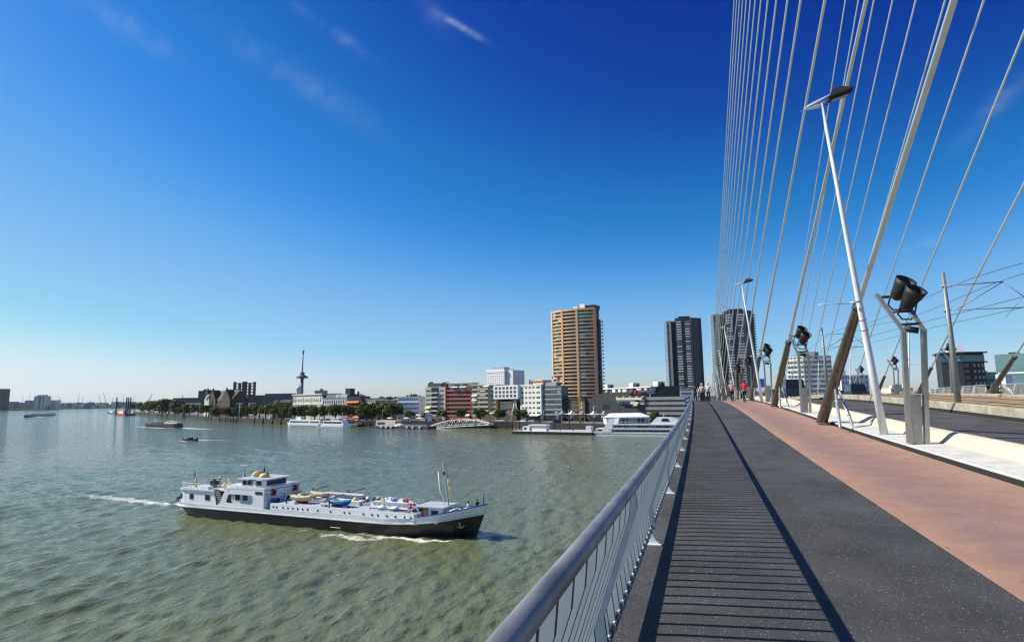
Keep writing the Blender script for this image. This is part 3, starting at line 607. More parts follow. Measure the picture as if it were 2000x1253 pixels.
# ---------------------------------------------------------------- city
def quay_D(u):
    d = ray(u, 790); best = None
    for (x0, y0), (x1, y1) in zip(front[:-1], front[1:]):
        ex, ey = x1-x0, y1-y0; den = d[0]*ey-d[1]*ex
        if abs(den) < 1e-9: continue
        k = (x0*ey-y0*ex)/den; s = (x0*d[1]-y0*d[0])/den
        if k > 0 and -.001 <= s <= 1.001:
            D = k*float(d @ _H)
            if best is None or D < best: best = D
    return best
class Bld:
    """a building whose front runs between two picture columns at the given depths; local x along the front, y away, z up"""
    def __init__(s, name, label, cat, u0, u1, vt, D0, D1=None, group=None, zb=ZG, vm=None):
        D1 = D1 or D0; vm = vm or (vt+800)/2
        a, b = at(u0, vm, D0), at(u1, vm, D1); s.w = math.hypot(b.x-a.x, b.y-a.y)
        s.h = at((u0+u1)/2, vt, (D0+D1)/2).z-zb; s.zb = zb; s.D = (D0+D1)/2
        s.root = thing(name, label, cat, (a.x, a.y, zb), math.atan2(b.y-a.y, b.x-a.x), group); s.u0, s.u1 = u0, u1
    def X(s, u): return (u-s.u0)/(s.u1-s.u0)*s.w
    def Z(s, v, u=None): return at(u or (s.u0+s.u1)/2, v, s.D).z-s.zb
    def part(s, name, g, m, parent=None): return obj(name, g, m, parent or s.root)
    def wall(s, depth, m, x0=0, x1=None, z0=0, z1=None, y0=0, name='wall'):
        return s.part(name, MB().box(x0, s.w if x1 is None else x1, y0, y0+depth, z0, s.h if z1 is None else z1), m)
_wm = {}
def win_mesh(w, h, fm, gm, fr=.12, split=1):
    k = (round(w, 2), round(h, 2), fm, gm, fr, split)
    if k not in _wm:
        g = MB(); g.box(-w/2, w/2, -.02, .12, -h/2, h/2, 0)
        n = split; cw = (w-fr*(n+1))/n
        for i in range(n):
            x0 = -w/2+fr+i*(cw+fr)
            g.add([(x0, -.021-.02, -h/2+fr), (x0+cw, -.041, -h/2+fr), (x0+cw, -.041, h/2-fr), (x0, -.041, h/2-fr)], [(0, 1, 2, 3)], 1)
        _wm[k] = g.mesh('window', [M[fm], M[gm]])
    return _wm[k]
def windows(B, xs, zs, w, h, fm='white', gms=('g_dark',), y=0.0, split=1, fr=.12, skip=0.0, wts=None, rz=0.0, x_fixed=None, name='window'):
    for z in zs:
        for x in xs:
            if skip and random.random() < skip: continue
            gm = random.choices(gms, wts)[0] if len(gms) > 1 else gms[0]
            o = obj(name, win_mesh(w, h, fm, gm, fr, split), parent=B.root)
            if x_fixed is None: o.location = (x, y, z)
            else: o.location = (x_fixed, x, z)
            if rz: o.rotation_euler = (0, 0, rz)
def lin(a, b, n): return [a+(b-a)*(i+.5)/n for i in range(n)]
def roofbox(B, x0, x1, y0, y1, h, m, name='roof_box', z=None): return B.part(name, MB().box(x0, x1, y0, y1, z or B.h, (z or B.h)+h), m)
def parapet(B, depth, m, h=.9, x0=0, x1=None, z=None, t=.35, over=.25):
    x1 = B.w if x1 is None else x1; z = B.h if z is None else z; g = MB()
    g.box(x0-over, x1+over, -over, t, z, z+h).box(x0-over, x1+over, depth-t, depth+over, z, z+h).box(x0-over, x0+t, t, depth-t, z, z+h).box(x1-t, x1+over, t, depth-t, z, z+h)
    return B.part('parapet', g, m)
# awnings and balconies shared by several facades
def awning(B, x, z, w, d, m, drop=.9):
    g = MB(); g.add([(-w/2, 0, 0), (w/2, 0, 0), (w/2, -d, -drop), (-w/2, -d, -drop), (-w/2, -d, -drop-.25), (w/2, -d, -drop-.25), (-w/2, 0, -.06), (w/2, 0, -.06)],
                    [(0, 1, 2, 3), (3, 2, 5, 4), (0, 3, 4, 6), (1, 7, 5, 2)])
    o = obj('awning', g, m, B.root); o.location = (x, -.05, z); return o
_bm = {}
def balcony(B, x, z, w, d, m, h=1.0, rail=None, y=0.0):
    k = (round(w, 2), round(d, 2), h, m.name, rail)
    if k not in _bm:
        g = MB().box(-w/2, w/2, -d, 0, -.2, 0); g.box(-w/2, w/2, -d, -d+.12, 0, h, 1).box(-w/2, -w/2+.12, -d+.12, 0, 0, h, 1).box(w/2-.12, w/2, -d+.12, 0, 0, h, 1)
        _bm[k] = g.mesh('balcony', [m, M[rail] if rail else m])
    o = obj('balcony', _bm[k], parent=B.root); o.location = (x, y, z); return o

# --- brown rounded apartment tower
def brown_tower():
    B = Bld('apartment_tower', 'tall rounded tan brick apartment tower with dark balcony bays, rising behind the quay', 'tower', 1077, 1163, 604, 440, 420, vm=700)
    W, Hh = B.w, B.h; zb = B.Z(774); n = 24; fh = (Hh-zb-1.2)/n
    def arc(t): return (W*t, -5.4*math.sin(math.pi*min(1, t*.92+.08))+2.2)          # bulging plan
    ts = np.linspace(0, 1, 25); outer = [arc(t) for t in ts]
    core = [(x, y+1.5) for x, y in outer]
    B.part('wall', MB().prism(core+[(W, 8), (0, 8)], 0, Hh-.6), M['darkclad'])
    def seg(i0, i1, d0, d1, z0, z1):
        g = MB(); P = outer[i0:i1+1]
        q = [(x, y+d0) for x, y in P]+[(x, y+d1) for x, y in P[::-1]]
        return g.prism(q, z0, z1)
    sp = seg(0, 24, -.10, 1.6, 0, fh*.33).mesh('spandrel', M['tan'])
    for k in range(n+1):
        o = obj('spandrel', sp, parent=B.root); o.location = (0, 0, zb+k*fh)
    B.part('crown', seg(0, 24, -.16, 1.7, Hh-1.4, Hh), M['tan'])
    for a, b, m in ((0, 1, 'tan'), (7, 8, 'tan2'), (15, 16, 'tan'), (23, 24, 'tan2')):
        B.part('pier', seg(a, b, -.35, 1.6, zb-1.0, Hh-.02), M[m])
    gl = {}
    spans = [(1, 3, .15), (3, 5, .15), (5, 7, .15), (8, 12, 1.25), (12, 15, 1.25), (16, 19, .15), (19, 21, .15), (21, 23, .15)]
    for k in range(n):
        for j, (a, b, d) in enumerate(spans):
            bal = d > 1
            if bal: gm = random.choice(['g_dark', 'darkclad', 'g_dark'])
            else: gm = random.choices(['g_dark', 'g_green', 'g_mid', 'g_blind', 'g_red'], [5, 3, 2, 1, 1])[0]
            if j == 7 and random.random() < .5: gm = 'g_red'
            key = (j, gm)
            if key not in gl: gl[key] = seg(a, b, d, d+.2, fh*.33, fh).mesh('window', M[gm])
            o = obj('window', gl[key], parent=B.root); o.location = (0, 0, zb+k*fh)
    B.part('base_band', seg(0, 24, .3, 1.7, zb-1.2, zb), M['darkolive'])
    # glass wedge and plant room on the roof, dark rear slab with small balconies
    B.part('roof_room', MB().box(W*.5, W*.97, 3, 12, Hh-.6, Hh+2.4), M['darkclad'])
    B.part('roof_screen', MB().box(W*.52, W*.62, 1.0, 2.9, Hh, Hh+2.0).box(W*.66, W*.78, 1.2, 2.9, Hh, Hh+3.3), M['white'])
    B.part('roof_fin', MB().beam((W*.86, 3, Hh+2.2), (W*1.09, 4, Hh+.7), 1.2, .35).beam((W*.95, 3.4, Hh-.3), (W*1.09, 4, Hh+.6), .3, .2), M['darkclad'])
    zt = B.Z(626)
    B.part('rear_wall', MB().box(W*.86, W*1.02, 5.5, 9, 0, zt), M['darkclad'])
    bm_ = MB().box(0, 1.9, -1.2, 1.2, 0, .25).box(1.78, 1.9, -1.2, 1.2, .25, 1.1).mesh('balcony', M['midgrey'])
    for k in range(21):
        o = obj('balcony', bm_, parent=B.root); o.location = (W*1.02, 7.5, zb+k*fh*(zt-zb)/(21*fh)+.6)
    wl = win_mesh(1.6, 1.7, 'greyclad', 'g_mid')
    for k in range(20):
        o = obj('window', wl, parent=B.root); o.location = (W*1.0, 5.5, zb+1.6+k*(zt-zb-1)/20.)
brown_tower()

# --- the two dark slab towers
def dark_tower(label, u0, u1, uc, vt, D, vb=772, prot=True, n=34):
    B = Bld('apartment_tower', label, 'tower', u0, uc, vt, D, D-6, group='dark twin towers', vm=700)
    W, Hh = B.w, B.h; side = (u1-uc)*D/FPX*1.02
    ang = math.radians(30)
    zb = 0; fh = (Hh-8)/n
    # plan: left wing, recessed slot, right wing, then the shaded flank turning away
    xs0, xs1 = W*.26, W*.42
    fl = (W+side*.86, side*.62)                                   # flank end
    B.part('wall', MB().prism([(xs1, 0), (W, 0), fl, (fl[0]-W*.5, fl[1]+12), (xs1, 14)], 0, Hh), M['darkclad'])
    B.part('left_wing', MB().prism([(W*.10, 1.0), (xs0, 0), (xs0+1, 10), (W*.12, 14)], 0, Hh-2.2), M['greyclad'])
    B.part('slot_wall', MB().box(xs0, xs1, 4.5, 13, 0, Hh-2.4), M['darkclad'])
    B.part('edge_pier', MB().box(W*.955, W*1.0, -.5, .02, 0, Hh+.6), M['greyclad'])
    lb = MB().box(0, W*.115, -1.4, .6, 0, fh*.58, 0).mesh('balcony', M['white'])
    rb = MB().box(0, W*.17, -1.3, -.02, 0, fh*.50, 0).mesh('balcony', M['white']); rc = MB().box(0, W*.17, -1.1, -.02, 0, fh*.48, 0).mesh('balcony', M['midgrey'])
    rm = MB().box(0, W*.12, -.4, -.02, 0, fh*.6).mesh('window', M['g_dark'])
    for k in range(n):
        z = 6+k*fh
        o = obj('balcony', lb, parent=B.root); o.location = (-.2, 1.6, z)
        o = obj('balcony', random.choice([rb, rb, rc]), parent=B.root); o.location = (xs1+W*.04, 0, z)
        o = obj('balcony', random.choice([rb, rb, rc]), parent=B.root); o.location = (W*.765, 0, z)
        o = obj('window', rm, parent=B.root); o.location = (W*.625, 0, z+fh*.2)
    # flank windows, two columns
    fa = math.atan2(fl[1], fl[0]-W); L_ = math.hypot(fl[1], fl[0]-W); wl = win_mesh(1.7, 1.5, 'greyclad', 'g_mid')
    for k in range(n):
        for f in (.24, .52):
            o = obj('window', wl, parent=B.root); o.location = (W+(fl[0]-W)*f+.03*math.sin(fa), fl[1]*f-.03*math.cos(fa), 7.5+k*fh); o.rotation_euler = (0, 0, fa)
    if prot:
        fb = MB().box(0, 1.6, -.8, .8, 0, fh*.45).mesh('balcony', M['midgrey'])
        for k in range(n): o = obj('balcony', fb, parent=B.root); o.location = (fl[0]-.3, fl[1]+.8, 6+k*fh)
    B.part('roof_room', MB().box(W*.55, W*.95, 3, 10, Hh, Hh+2.0), M['darkclad'])
    g = MB(); g.path([(W*.45, 4, Hh-2), (W*.42, 4, Hh+5)], .12, 5); g.path([(W*.52, 4, Hh), (W*.49, 4, Hh+6)], .12, 5); B.part('antenna', g, M['wire'])
dark_tower('dark slab apartment tower with white balcony bands, left one of the twin towers', 1299.5, 1376, 1354, 621, 565, prot=False)
dark_tower('dark slab apartment tower with white balcony bands behind the stay cables', 1391, 1481, 1461, 607, 520)

# --- row of quay apartment blocks, from right to left
def row_D(u, back=34): return quay_D(u)+back
B = Bld('office_building', 'blue-grey glass office block left of the tan tower', 'building', 1057.5, 1097, 753, row_D(1057, 30), row_D(1097, 30)); B.wall(6, M['bluegrey'])
fh = B.h/7
for k in range(1, 7): B.part('floor_band', MB().box(-.05, B.w+.05, -.18, 0, k*fh+.6, k*fh+1.3), M['midgrey'])
windows(B, lin(1, B.w-1, 6), [fh*(k+.62)+.4 for k in range(1, 6)], B.w/6-.9, fh*.42, 'bluegrey', ('g_mid', 'g_blind', 'g_dark'), wts=(3, 1, 2), y=-.04)
roofbox(B, B.w*.1, B.w*.7, 1, 5, 2.2, M['midgrey']); B.part('storefront', MB().box(1, B.w-1, -.06, .1, .3, 4), M['g_dark'])
g = MB()
for i in range(4): g.path([(B.w*(.2+.2*i), 2, B.h), (B.w*(.2+.2*i), 2, B.h+2.2+i % 2)], .1, 5)
B.part('antenna', g, M['wire'])
B = Bld('apartment_block', 'cream apartment block with rows of small dark windows and white ground floor awning', 'building', 1016, 1057, 752, row_D(1016, 30), row_D(1057, 28)); B.wall(16, M['offwhite'])
fh = B.h/7
windows(B, lin(.6, B.w*.74, 4), [fh*(k+.55) for k in range(1, 7)], 2.3, fh*.42, 'white', ('g_dark',), split=2)
windows(B, [B.w*.87], [fh*(k+.55) for k in range(1, 7)], 3.4, fh*.46, 'white', ('g_dark', 'g_green'), split=2, wts=(3, 1))
roofbox(B, B.w*.52, B.w*.98, 2, 9, 2.6, M['tan']); roofbox(B, B.w*.5, B.w, 1, 10, .4, M['awn_w'], 'roof_slab', B.h+2.6); roofbox(B, B.w*.2, B.w*.36, 4, 8, 3.4, M['bluegrey'])
parapet(B, 16, M['white'], .5); awning(B, B.w*.78, 4.2, B.w*.42, 2.6, M['awn_w']); B.part('storefront', MB().box(1, B.w-1, -.06, .1, .3, 3.4), M['g_dark'])
# white cantilevered block on slanted legs above a tan house
B = Bld('office_building', 'white cantilevered office block with three rows of square windows on slanted legs', 'building', 969, 1016, 752, row_D(969, 32), row_D(1016, 30))
z0 = B.Z(778.5); B.part('wall', MB().box(0, B.w, -2.5, 14, z0, B.h), M['white'])
rh = (B.h-z0-1.2)/3
windows(B, lin(.7, B.w-.7, 6), [z0+.6+rh*(k+.5) for k in range(3)], 2.25, rh*.80, 'white', ('g_mid', 'bluegrey'), y=-2.5, fr=.16)
B.part('under_wall', MB().box(B.w*.06, B.w*.98, 6, 16, 0, z0-.02), M['bluegrey'])
B.part('leg', MB().path([(B.w*.70, -2, .2), (B.w*.80, 0, z0)], .35, 8), M['white']); B.part('leg', MB().path([(B.w*.94, -1.8, z0*.4), (B.w*.81, 0, z0)], .3, 8), M['white'])
B = Bld('brick_house', 'low tan brick house under the white cantilevered block', 'house', 977, 1009, 785, row_D(990, 28)); B.wall(9, M['tan']); fh = B.h/3.2
windows(B, lin(.5, B.w-.5, 4), [fh*.9, fh*1.9, fh*2.75], 1.5, fh*.42, 'white', ('g_dark', 'g_blind')); parapet(B, 9, M['offwhite'], .4); B.part('canopy', MB().box(B.w*.5, B.w*1.05, -3, -.02, 3.3, 3.6), M['awn_w'])
# yellow block with balconies
B = Bld('apartment_block', 'yellow apartment block with stepped balconies and pale awnings', 'building', 922, 969, 752, row_D(922, 30), row_D(969, 30)); B.wall(15, M['yellow']); fh = B.h/8
for x, w_ in ((B.w*.13, B.w*.22), (B.w*.50, B.w*.42), (B.w*.87, B.w*.22)):
    for k in range(1, 8):
        if x == B.w*.50: balcony(B, x, fh*k, w_, 1.7, M['yellow'], 1.0, rail='cream')
        o = obj('window', win_mesh(w_*.9, fh*.58, 'white', random.choice(['g_dark', 'g_dark', 'g_green']), split=2), parent=B.root); o.location = (x, 0, fh*k+fh*.5)
    if x != B.w*.50:
        for k in range(1, 8): B.part('floor_band', MB().box(x-w_*.5, x+w_*.5, -.5, -.02, fh*k-.3, fh*k+.7), M['cream'])
for x, k in ((.13, 4.85), (.13, 5.9), (.5, 6.95), (.5, 7.0), (.87, 1.9), (.5, 6.0), (.62, 8.0)): awning(B, B.w*x, fh*k, B.w*.22, 1.9, M['awn_y'] if x > .8 else M['awn_w'])
parapet(B, 15, M['cream'], .5)
# red brick block
B = Bld('apartment_block', 'red brick apartment block with pink balcony bands', 'building', 870, 922, 755, row_D(870, 30), row_D(922, 30)); B.wall(15, M['redbrick'], y0=1.6); fh = B.h/8
for x0, x1 in ((0, .035), (.955, 1.0)): B.part('pier', MB().box(B.w*x0, B.w*x1, -.3, 1.6, 0, B.h), M['redbrick'])
for k in range(1, 8): B.part('balcony_band', MB().box(B.w*.036, B.w*.954, -.1, 1.58, fh*k-.25, fh*k+.85), M['redband'])
for k in range(1, 8):
    for x, w_, s in ((.105, .10, 1), (.34, .26, 3), (.64, .26, 3), (.90, .09, 1)):
        o = obj('window', win_mesh(B.w*w_, fh*.62, 'redbrick', random.choice(['g_dark', 'g_dark', 'g_mid', 'g_red']), split=s), parent=B.root); o.location = (B.w*x, 1.6, fh*k+fh*.55)
B.part('ground_wall', MB().box(B.w*.04, B.w*.95, -.05, 1.55, 0, fh*.72), M['redband'])
B.part('penthouse', MB().box(B.w*.04, B.w*.96, 2.5, 10, B.h, B.h+2.4), M['white']); B.part('penthouse_roof', MB().box(0, B.w, 1.0, 11, B.h+2.4, B.h+2.8), M['white'])
windows(B, [B.w*.38, B.w*.68], [B.h+1.2], B.w*.2, 1.5, 'white', ('g_mid',), y=2.5, split=3); awning(B, B.w*.86, 3.9, B.w*.14, 1.8, M['awn_w'])
for x in (.36, .68): awning(B, B.w*x, B.h+.2, B.w*.24, 1.6, M['awn_w'], .5)
# cream block with dark centre bay
B = Bld('apartment_block', 'cream apartment block with dark recessed balcony bay and yellow awnings', 'building', 831, 870, 755.5, row_D(831, 30), row_D(870, 30)); B.wall(15, M['cream']); fh = B.h/7.4
B.part('bay', MB().box(B.w*.30, B.w*.65, -.25, 0, fh*.9, B.h-.4), M['g_dark'])
for k in range(1, 7):
    balcony(B, B.w*.475, fh*k, B.w*.35, 1.3, M['offwhite'], .7)
    for x in (.15, .82): o = obj('window', win_mesh(B.w*.24, fh*.5, 'white', random.choice(['g_dark', 'g_mid', 'g_green']), split=2), parent=B.root); o.location = (B.w*x, 0, fh*k+fh*.55)
for x, k in ((.15, 3.0), (.15, 2.05), (.82, 2.05)): awning(B, B.w*x, fh*k, B.w*.26, 1.8, M['awn_y'])
B.part('penthouse', MB().box(B.w*.05, B.w*.75, 1.5, 10, B.h, B.h+2.6), M['bluegrey']); B.part('chimney', MB().box(B.w*.1, B.w*.22, 2, 4, B.h+2.6, B.h+3.6).box(B.w*.78, B.w*.98, 2, 5, B.h, B.h+3.2), M['darkclad'])
# white terraced block
B = Bld('apartment_block', 'white office block with long balcony galleries and plain grey end wall', 'building', 776, 818, 775.5, row_D(776, 30), row_D(818, 34)); B.wall(14, M['white']); fh = B.h/5.2
for k in range(1, 5): B.part('gallery', MB().box(0, B.w, -.8, -.02, fh*k-.1, fh*k+.25), M['white'])
windows(B, lin(.3, B.w-.3, 9), [fh*(k+.62) for k in range(1, 5)], B.w/9*.62, fh*.40, 'white', ('g_dark', 'g_mid'))
windows(B, lin(.3, B.w-.3, 7), [fh*.45], B.w/7*.7, fh*.5, 'white', ('g_dark',)); parapet(B, 14, M['white'], .5)
B2 = Bld('end_building', 'grey rendered end block with three small windows', 'building', 818, 831, 773.5, row_D(818, 33), row_D(831, 33)); B2.wall(14, M['midgrey']); windows(B2, [B2.w*.5], [B2.h*.35, B2.h*.6, B2.h*.84], 1.0, 1.5, 'white', ('g_dark',))
# dark brown brick and greenish blocks
B = Bld('brick_building', 'dark brown brick block with small windows behind the quay trees', 'building', 733, 776, 781, row_D(733, 30), row_D(776, 30)); B.wall(14, M['brownbrick']); fh = B.h/5
windows(B, lin(B.w*.05, B.w*.96, 9), [fh*(k+.5) for k in range(1, 5)], 1.1, fh*.42, 'offwhite', ('g_dark', 'g_blind'), wts=(3, 1)); parapet(B, 14, M['offwhite'], .35); roofbox(B, B.w*.75, B.w*.9, 1, 4, .6, M['white'])
B = Bld('plaster_building', 'pale olive plaster block with flat roof beside the green awning', 'building', 707, 733, 778.5, row_D(707, 34), row_D(733, 34)); B.wall(14, M['cream']); fh = B.h/5
windows(B, lin(.5, B.w-.5, 6), [fh*(k+.5) for k in range(1, 5)], 1.2, fh*.45, 'white', ('g_mid', 'g_dark')); parapet(B, 14, M['greyclad'], .5); awning(B, B.w*.05, fh*3.6, 3.2, 2, M['awn_g'])
B = Bld('corner_house', 'narrow brown house hung with orange awnings', 'house', 677, 707, 780.5, row_D(677, 30), row_D(707, 30)); B.wall(12, M['brownbrick']); fh = B.h/5
for k, xs in ((4.7, (.08, .3, .52, .74)), (3.6, (.60, .78)), (2.4, (.60, .78)), (.95, (.60, .80))):
    for x in xs: awning(B, B.w*x, fh*k, B.w*.2, 2.2, M['awn_o'], 1.1)
windows(B, [B.w*.25, B.w*.69, B.w*.9], [fh*(k+.35) for k in range(1, 5)], 1.6, fh*.45, 'white', ('g_dark',)); B.part('roof', MB().prism([(0, 0), (B.w, 0), (B.w*.85, 3), (B.w*.1, 3)], 0, 12).mesh('roof', M['slate']) if 0 else MB().prism([(0, B.h), (B.w, B.h), (B.w*.8, B.h+2.6), (B.w*.15, B.h+2.6)], 0, 12, axis='y'), M['rooftile'])
# the long white and mansard-roofed buildings
B = Bld('town_hall', 'long cream stone building with tall windows and flat cornice', 'building', 572, 629, 771, row_D(572, 36), row_D(629, 36)); B.wall(16, M['cream']); fh = B.h/4
for x0 in (.12, .40, .68): windows(B, lin(B.w*x0, B.w*(x0+.22), 4), [fh*3.1, fh*1.9, fh*.8], B.w*.034, fh*.52, 'white', ('g_mid',))
windows(B, [B.w*.06, B.w*.36, B.w*.64, B.w*.94], [fh*3.1, fh*1.9, fh*.8], B.w*.04, fh*.5, 'white', ('g_dark',))
for x in (.02, .09, .37, .65, .93): B.part('pilaster', MB().box(B.w*x-.4, B.w*x+.4, -.3, -.01, 0, B.h-.02), M['offwhite'])
B.part('cornice', MB().box(-.6, B.w+.6, -.8, 16.5, B.h, B.h+.8), M['offwhite']); B.part('frieze', MB().box(0, B.w, -.35, -.01, fh*2.4, fh*2.6), M['offwhite'])
B = Bld('mansard_building', 'white arcaded building with dark mansard roof beside the orange awnings', 'building', 629, 678, 777, row_D(629, 36), row_D(678, 36)); B.wall(15, M['white']); fh = B.h/3.4
windows(B, lin(.5, B.w-.5, 11), [fh*.9, fh*1.85, fh*2.8], B.w/11*.55, fh*.62, 'white', ('g_dark', 'g_mid'))
zt = B.Z(769.5)
B.part('roof', MB().prism([(0, 0), (0, B.h), (B.w, B.h)], 0, 1).mesh('r', M['slate']) if 0 else MB().prism([(-.3, B.h), (15.3, B.h), (12.5, zt), (2.5, zt)], 0, B.w, axis='x'), M['slate'])
for x in (.72, .86, .55): B.part('dormer', MB().box(B.w*x, B.w*x+3, -.1, 3, B.h, B.h+2.6), M['white'])
B.part('roof_house', MB().box(B.w*.78, B.w*.98, 4, 9, zt, zt+4.2), M['darkclad'])
B = Bld('brown_house', 'brown house with hipped tile roof behind the orange awnings', 'house', 680, 712, 776, row_D(690, 55)); B.wall(12, M['brownbrick'])
zt = B.Z(769); B.part('roof', MB().add([(-.5, -.5, B.h), (B.w+.5, -.5, B.h), (B.w+.5, 12.5, B.h), (-.5, 12.5, B.h), (B.w*.2, 6, zt), (B.w*.7, 6, zt)], [(0, 1, 5, 4), (1, 2, 5), (2, 3, 4, 5), (3, 0, 4)]), M['rooftile']); B.part('chimney', MB().box(B.w*.45, B.w*.55, 5, 6, zt-1, zt+2), M['brownbrick'])
# --- second line
B = Bld('hospital_tower', 'white gridded hospital tower standing behind the quay blocks', 'tower', 951.5, 985, 722, 1180, 1150, vm=740); Hh = B.h; sd_ = 30
B.wall(26, M['white']); 
for k in range(14): B.part('floor_line', MB().box(-.1, B.w+.1, -.25, -.02, Hh*.12+k*Hh*.06, Hh*.12+k*Hh*.06+1.2), M['white'])
windows(B, lin(.5, B.w-.5, 9), [Hh*.12+k*Hh*.06+2.9 for k in range(13)], B.w/9*.62, 2.2, 'white', ('midgrey', 'g_mid'), wts=(3, 1), fr=.3)
windows(B, lin(1, 25, 7), [Hh*.12+k*Hh*.06+2.9 for k in range(13)], 2.6, 2.2, 'white', ('bluegrey', 'midgrey'), rz=math.pi/2, x_fixed=B.w)
B.part('plant_room', MB().box(B.w*.25, B.w*.9, 4, 20, Hh, Hh+5), M['midgrey']); B.part('parapet', MB().box(-1, B.w+1, -1, 27, Hh-4.5, Hh+1), M['white'])
B.part('wing', MB().box(B.w, B.w+17, 6, 40, 0, Hh-1.5), M['offwhite'])
B = Bld('apartment_slab', 'dark glass apartment slab with white balcony boxes and roof huts', 'building', 1172, 1282, 757, 512, 430, vm=765); B.wall(14, M['darkclad']); fh = 3.3
zt = B.h
for f, w_, m in ((.03, .05, 'white'), (.15, .05, 'midgrey'), (.30, .055, 'white'), (.405, .045, 'offwhite'), (.50, .065, 'white'), (.62, .05, 'bluegrey'), (.745, .07, 'offwhite'), (.855, .045, 'white'), (.955, .07, 'offwhite')):
    for k in range(4): B.part('balcony', MB().box(B.w*(f-w_/2), B.w*(f+w_/2), -1.2, -.02, zt-3.1-k*fh, zt-1.1-k*fh), M[m])
windows(B, lin(.5, B.w-.5, 16), [zt-1.6-k*fh for k in range(4)], B.w/16*.5, 1.6, 'greyclad', ('g_dark', 'g_mid'), y=-.02)
for f in (.04, .52, .92): B.part('roof_hut', MB().box(B.w*f, B.w*(f+.07), 2, 8, zt, zt+3.6), M['white']); B.part('vent', MB().lathe([(0, 0), (1.5, .1), (1.7, 1.4), (1.2, 2.6), (0, 2.8)], (B.w*(f+.095), 4, zt), 10), M['darkclad'])
B.part('roof_edge', MB().box(-.3, B.w+.3, -1.4, -.02, zt-.5, zt+.3), M['white']); B.part('end_wall', MB().box(B.w, B.w+6, 1, 14, 0, zt+.2), M['darkclad'])
B.part('deck_edge', MB().box(0, B.w*.85, -6, -1.3, B.Z(770), B.Z(769)), M['offwhite'])
# podium
B = Bld('podium', 'dark olive podium of the tan tower behind the orange mast', 'building', 1097, 1142, 778, row_D(1097, 34), row_D(1142, 34)); B.wall(40, M['darkolive']); B.part('storefront', MB().box(.6, B.w-.6, -.1, .1, .3, 5.5), M['g_dark'])
windows(B, [B.w*.18, B.w*.36, B.w*.72], [B.Z(786.5)], 4.6, .9, 'darkclad', ('g_dark',)); windows(B, [B.w*.86], [B.Z(787.5), B.Z(795)], 1.0, 1.3, 'white', ('g_blind',)); windows(B, [B.w*.2, B.w*.62], [B.Z(795)], 3.4, .7, 'darkclad', ('g_dark',))
B.part('cornice', MB().box(-.3, B.w+.3, -.4, -.02, B.h-.6, B.h+.1), M['darkclad'])
B = Bld('podium', 'black stone block between the tan tower and the white terraces', 'building', 1142, 1208, 777, row_D(1142, 36), row_D(1208, 36)); B.wall(45, M['darkclad']); pp = MB().box(-1, 1, -.10, -.02, -1, 1).mesh('stone_panel', M['stonepanel'])
for ix in range(9):
    for iz in range(5):
        if (ix, iz) in ((5, 2), (6, 2), (5, 1), (6, 1)): continue
        o = obj('stone_panel', pp, parent=B.root); o.location = (B.w*(ix+.5)/9, 0, 5.2+(B.h-5.4)*(iz+.5)/5); o.scale = (B.w/18-.06, 1+random.uniform(-.3, .3), (B.h-5.4)/10-.06)
B.part('attic', MB().box(B.w*.05, B.w*1.15, 6, 40, B.h, B.h+2.5), M['darkclad']); windows(B, [B.w*.66], [B.Z(796)], 4.5, 3.6, 'darkclad', ('g_dark',)); B.part('storefront', MB().box(1, B.w-1, -.1, .1, .3, 4.5), M['g_dark'])
B = Bld('terrace_building', 'dark block with cream terrace balustrades and blue glazing', 'building', 1208, 1262, 772, row_D(1208, 34), row_D(1262, 34)); B.wall(40, M['darkclad'])
B.part('terrace', MB().box(0, B.w*.93, -2.6, -.02, B.Z(780.5), B.Z(776)), M['cream'])
for f in (.03, .26, .50, .74, .95): B.part('fin', MB().box(B.w*f-.25, B.w*f+.25, -2.4, -.02, B.Z(776), B.Z(773)), M['cream'])
for f in (.14, .34, .54): B.part('awning', MB().box(B.w*f-1.8, B.w*f+1.8, -1.8, -.02, B.Z(784), B.Z(782)), M['awn_w'])
B.part('glazing', MB().box(0, B.w*.5, -.4, -.02, B.Z(789), B.Z(785.2)), M['g_teal']); B.part('terrace', MB().box(B.w*.52, B.w*.80, -2.6, -.02, B.Z(788.5), B.Z(784.5)), M['cream']); B.part('terrace', MB().box(B.w*.64, B.w*.78, -3.4, -2.62, B.Z(792), B.Z(789)), M['cream'])
for k in range(3): B.part('balcony', MB().box(B.w*.82, B.w*.98, -1.6, -.02, B.Z(782+k*3.6), B.Z(780+k*3.6)), M['offwhite'])
g = MB(); w_ = 8; 
bn = Bld('banner', 'pink and red printed advertising banner hung on the dark slab above the terraces', 'banner', 1239, 1278, 761, row_D(1250, 36), row_D(1250, 36), zb=at(1258, 769, row_D(1250, 36)).z)
bn.part('frame', MB().box(0, bn.w, .12, .4, 0, bn.h), M['bannerred']); bn.part('sheet', MB().box(0, bn.w, 0, .1, 0, bn.h), M['bannerpink']); 
bn.part('stripe', MB().box(bn.w*.22, bn.w*.98, -.06, -.01, bn.h*.55, bn.h*.8), M['awn_w']); bn.part('stripe', MB().box(bn.w*.66, bn.w*.98, -.06, -.01, bn.h*.16, bn.h*.34), M['awn_w']); bn.part('disc', MB().lathe([(bn.h*.45, 0), (bn.h*.45, .06), (0, .06)], (bn.w*.1, .0, bn.h*.5), 16, axis=(0, -1, 0)), M['bannerred']); bn.part('stripe', MB().box(bn.w*.4, bn.w*.66, -.06, -.01, bn.h*.1, bn.h*.36), M['bannerred'])
B = Bld('office_building', 'long dark office block with grey floor bands left of the railing', 'building', 1262, 1345, 774, row_D(1262, 34), row_D(1345, 34)); B.wall(40, M['darkclad'])
for k in range(5): B.part('floor_band', MB().box(0, B.w, -.7, -.02, B.h*.12+k*B.h*.19, B.h*.12+k*B.h*.19+1.5), M['greyclad'])
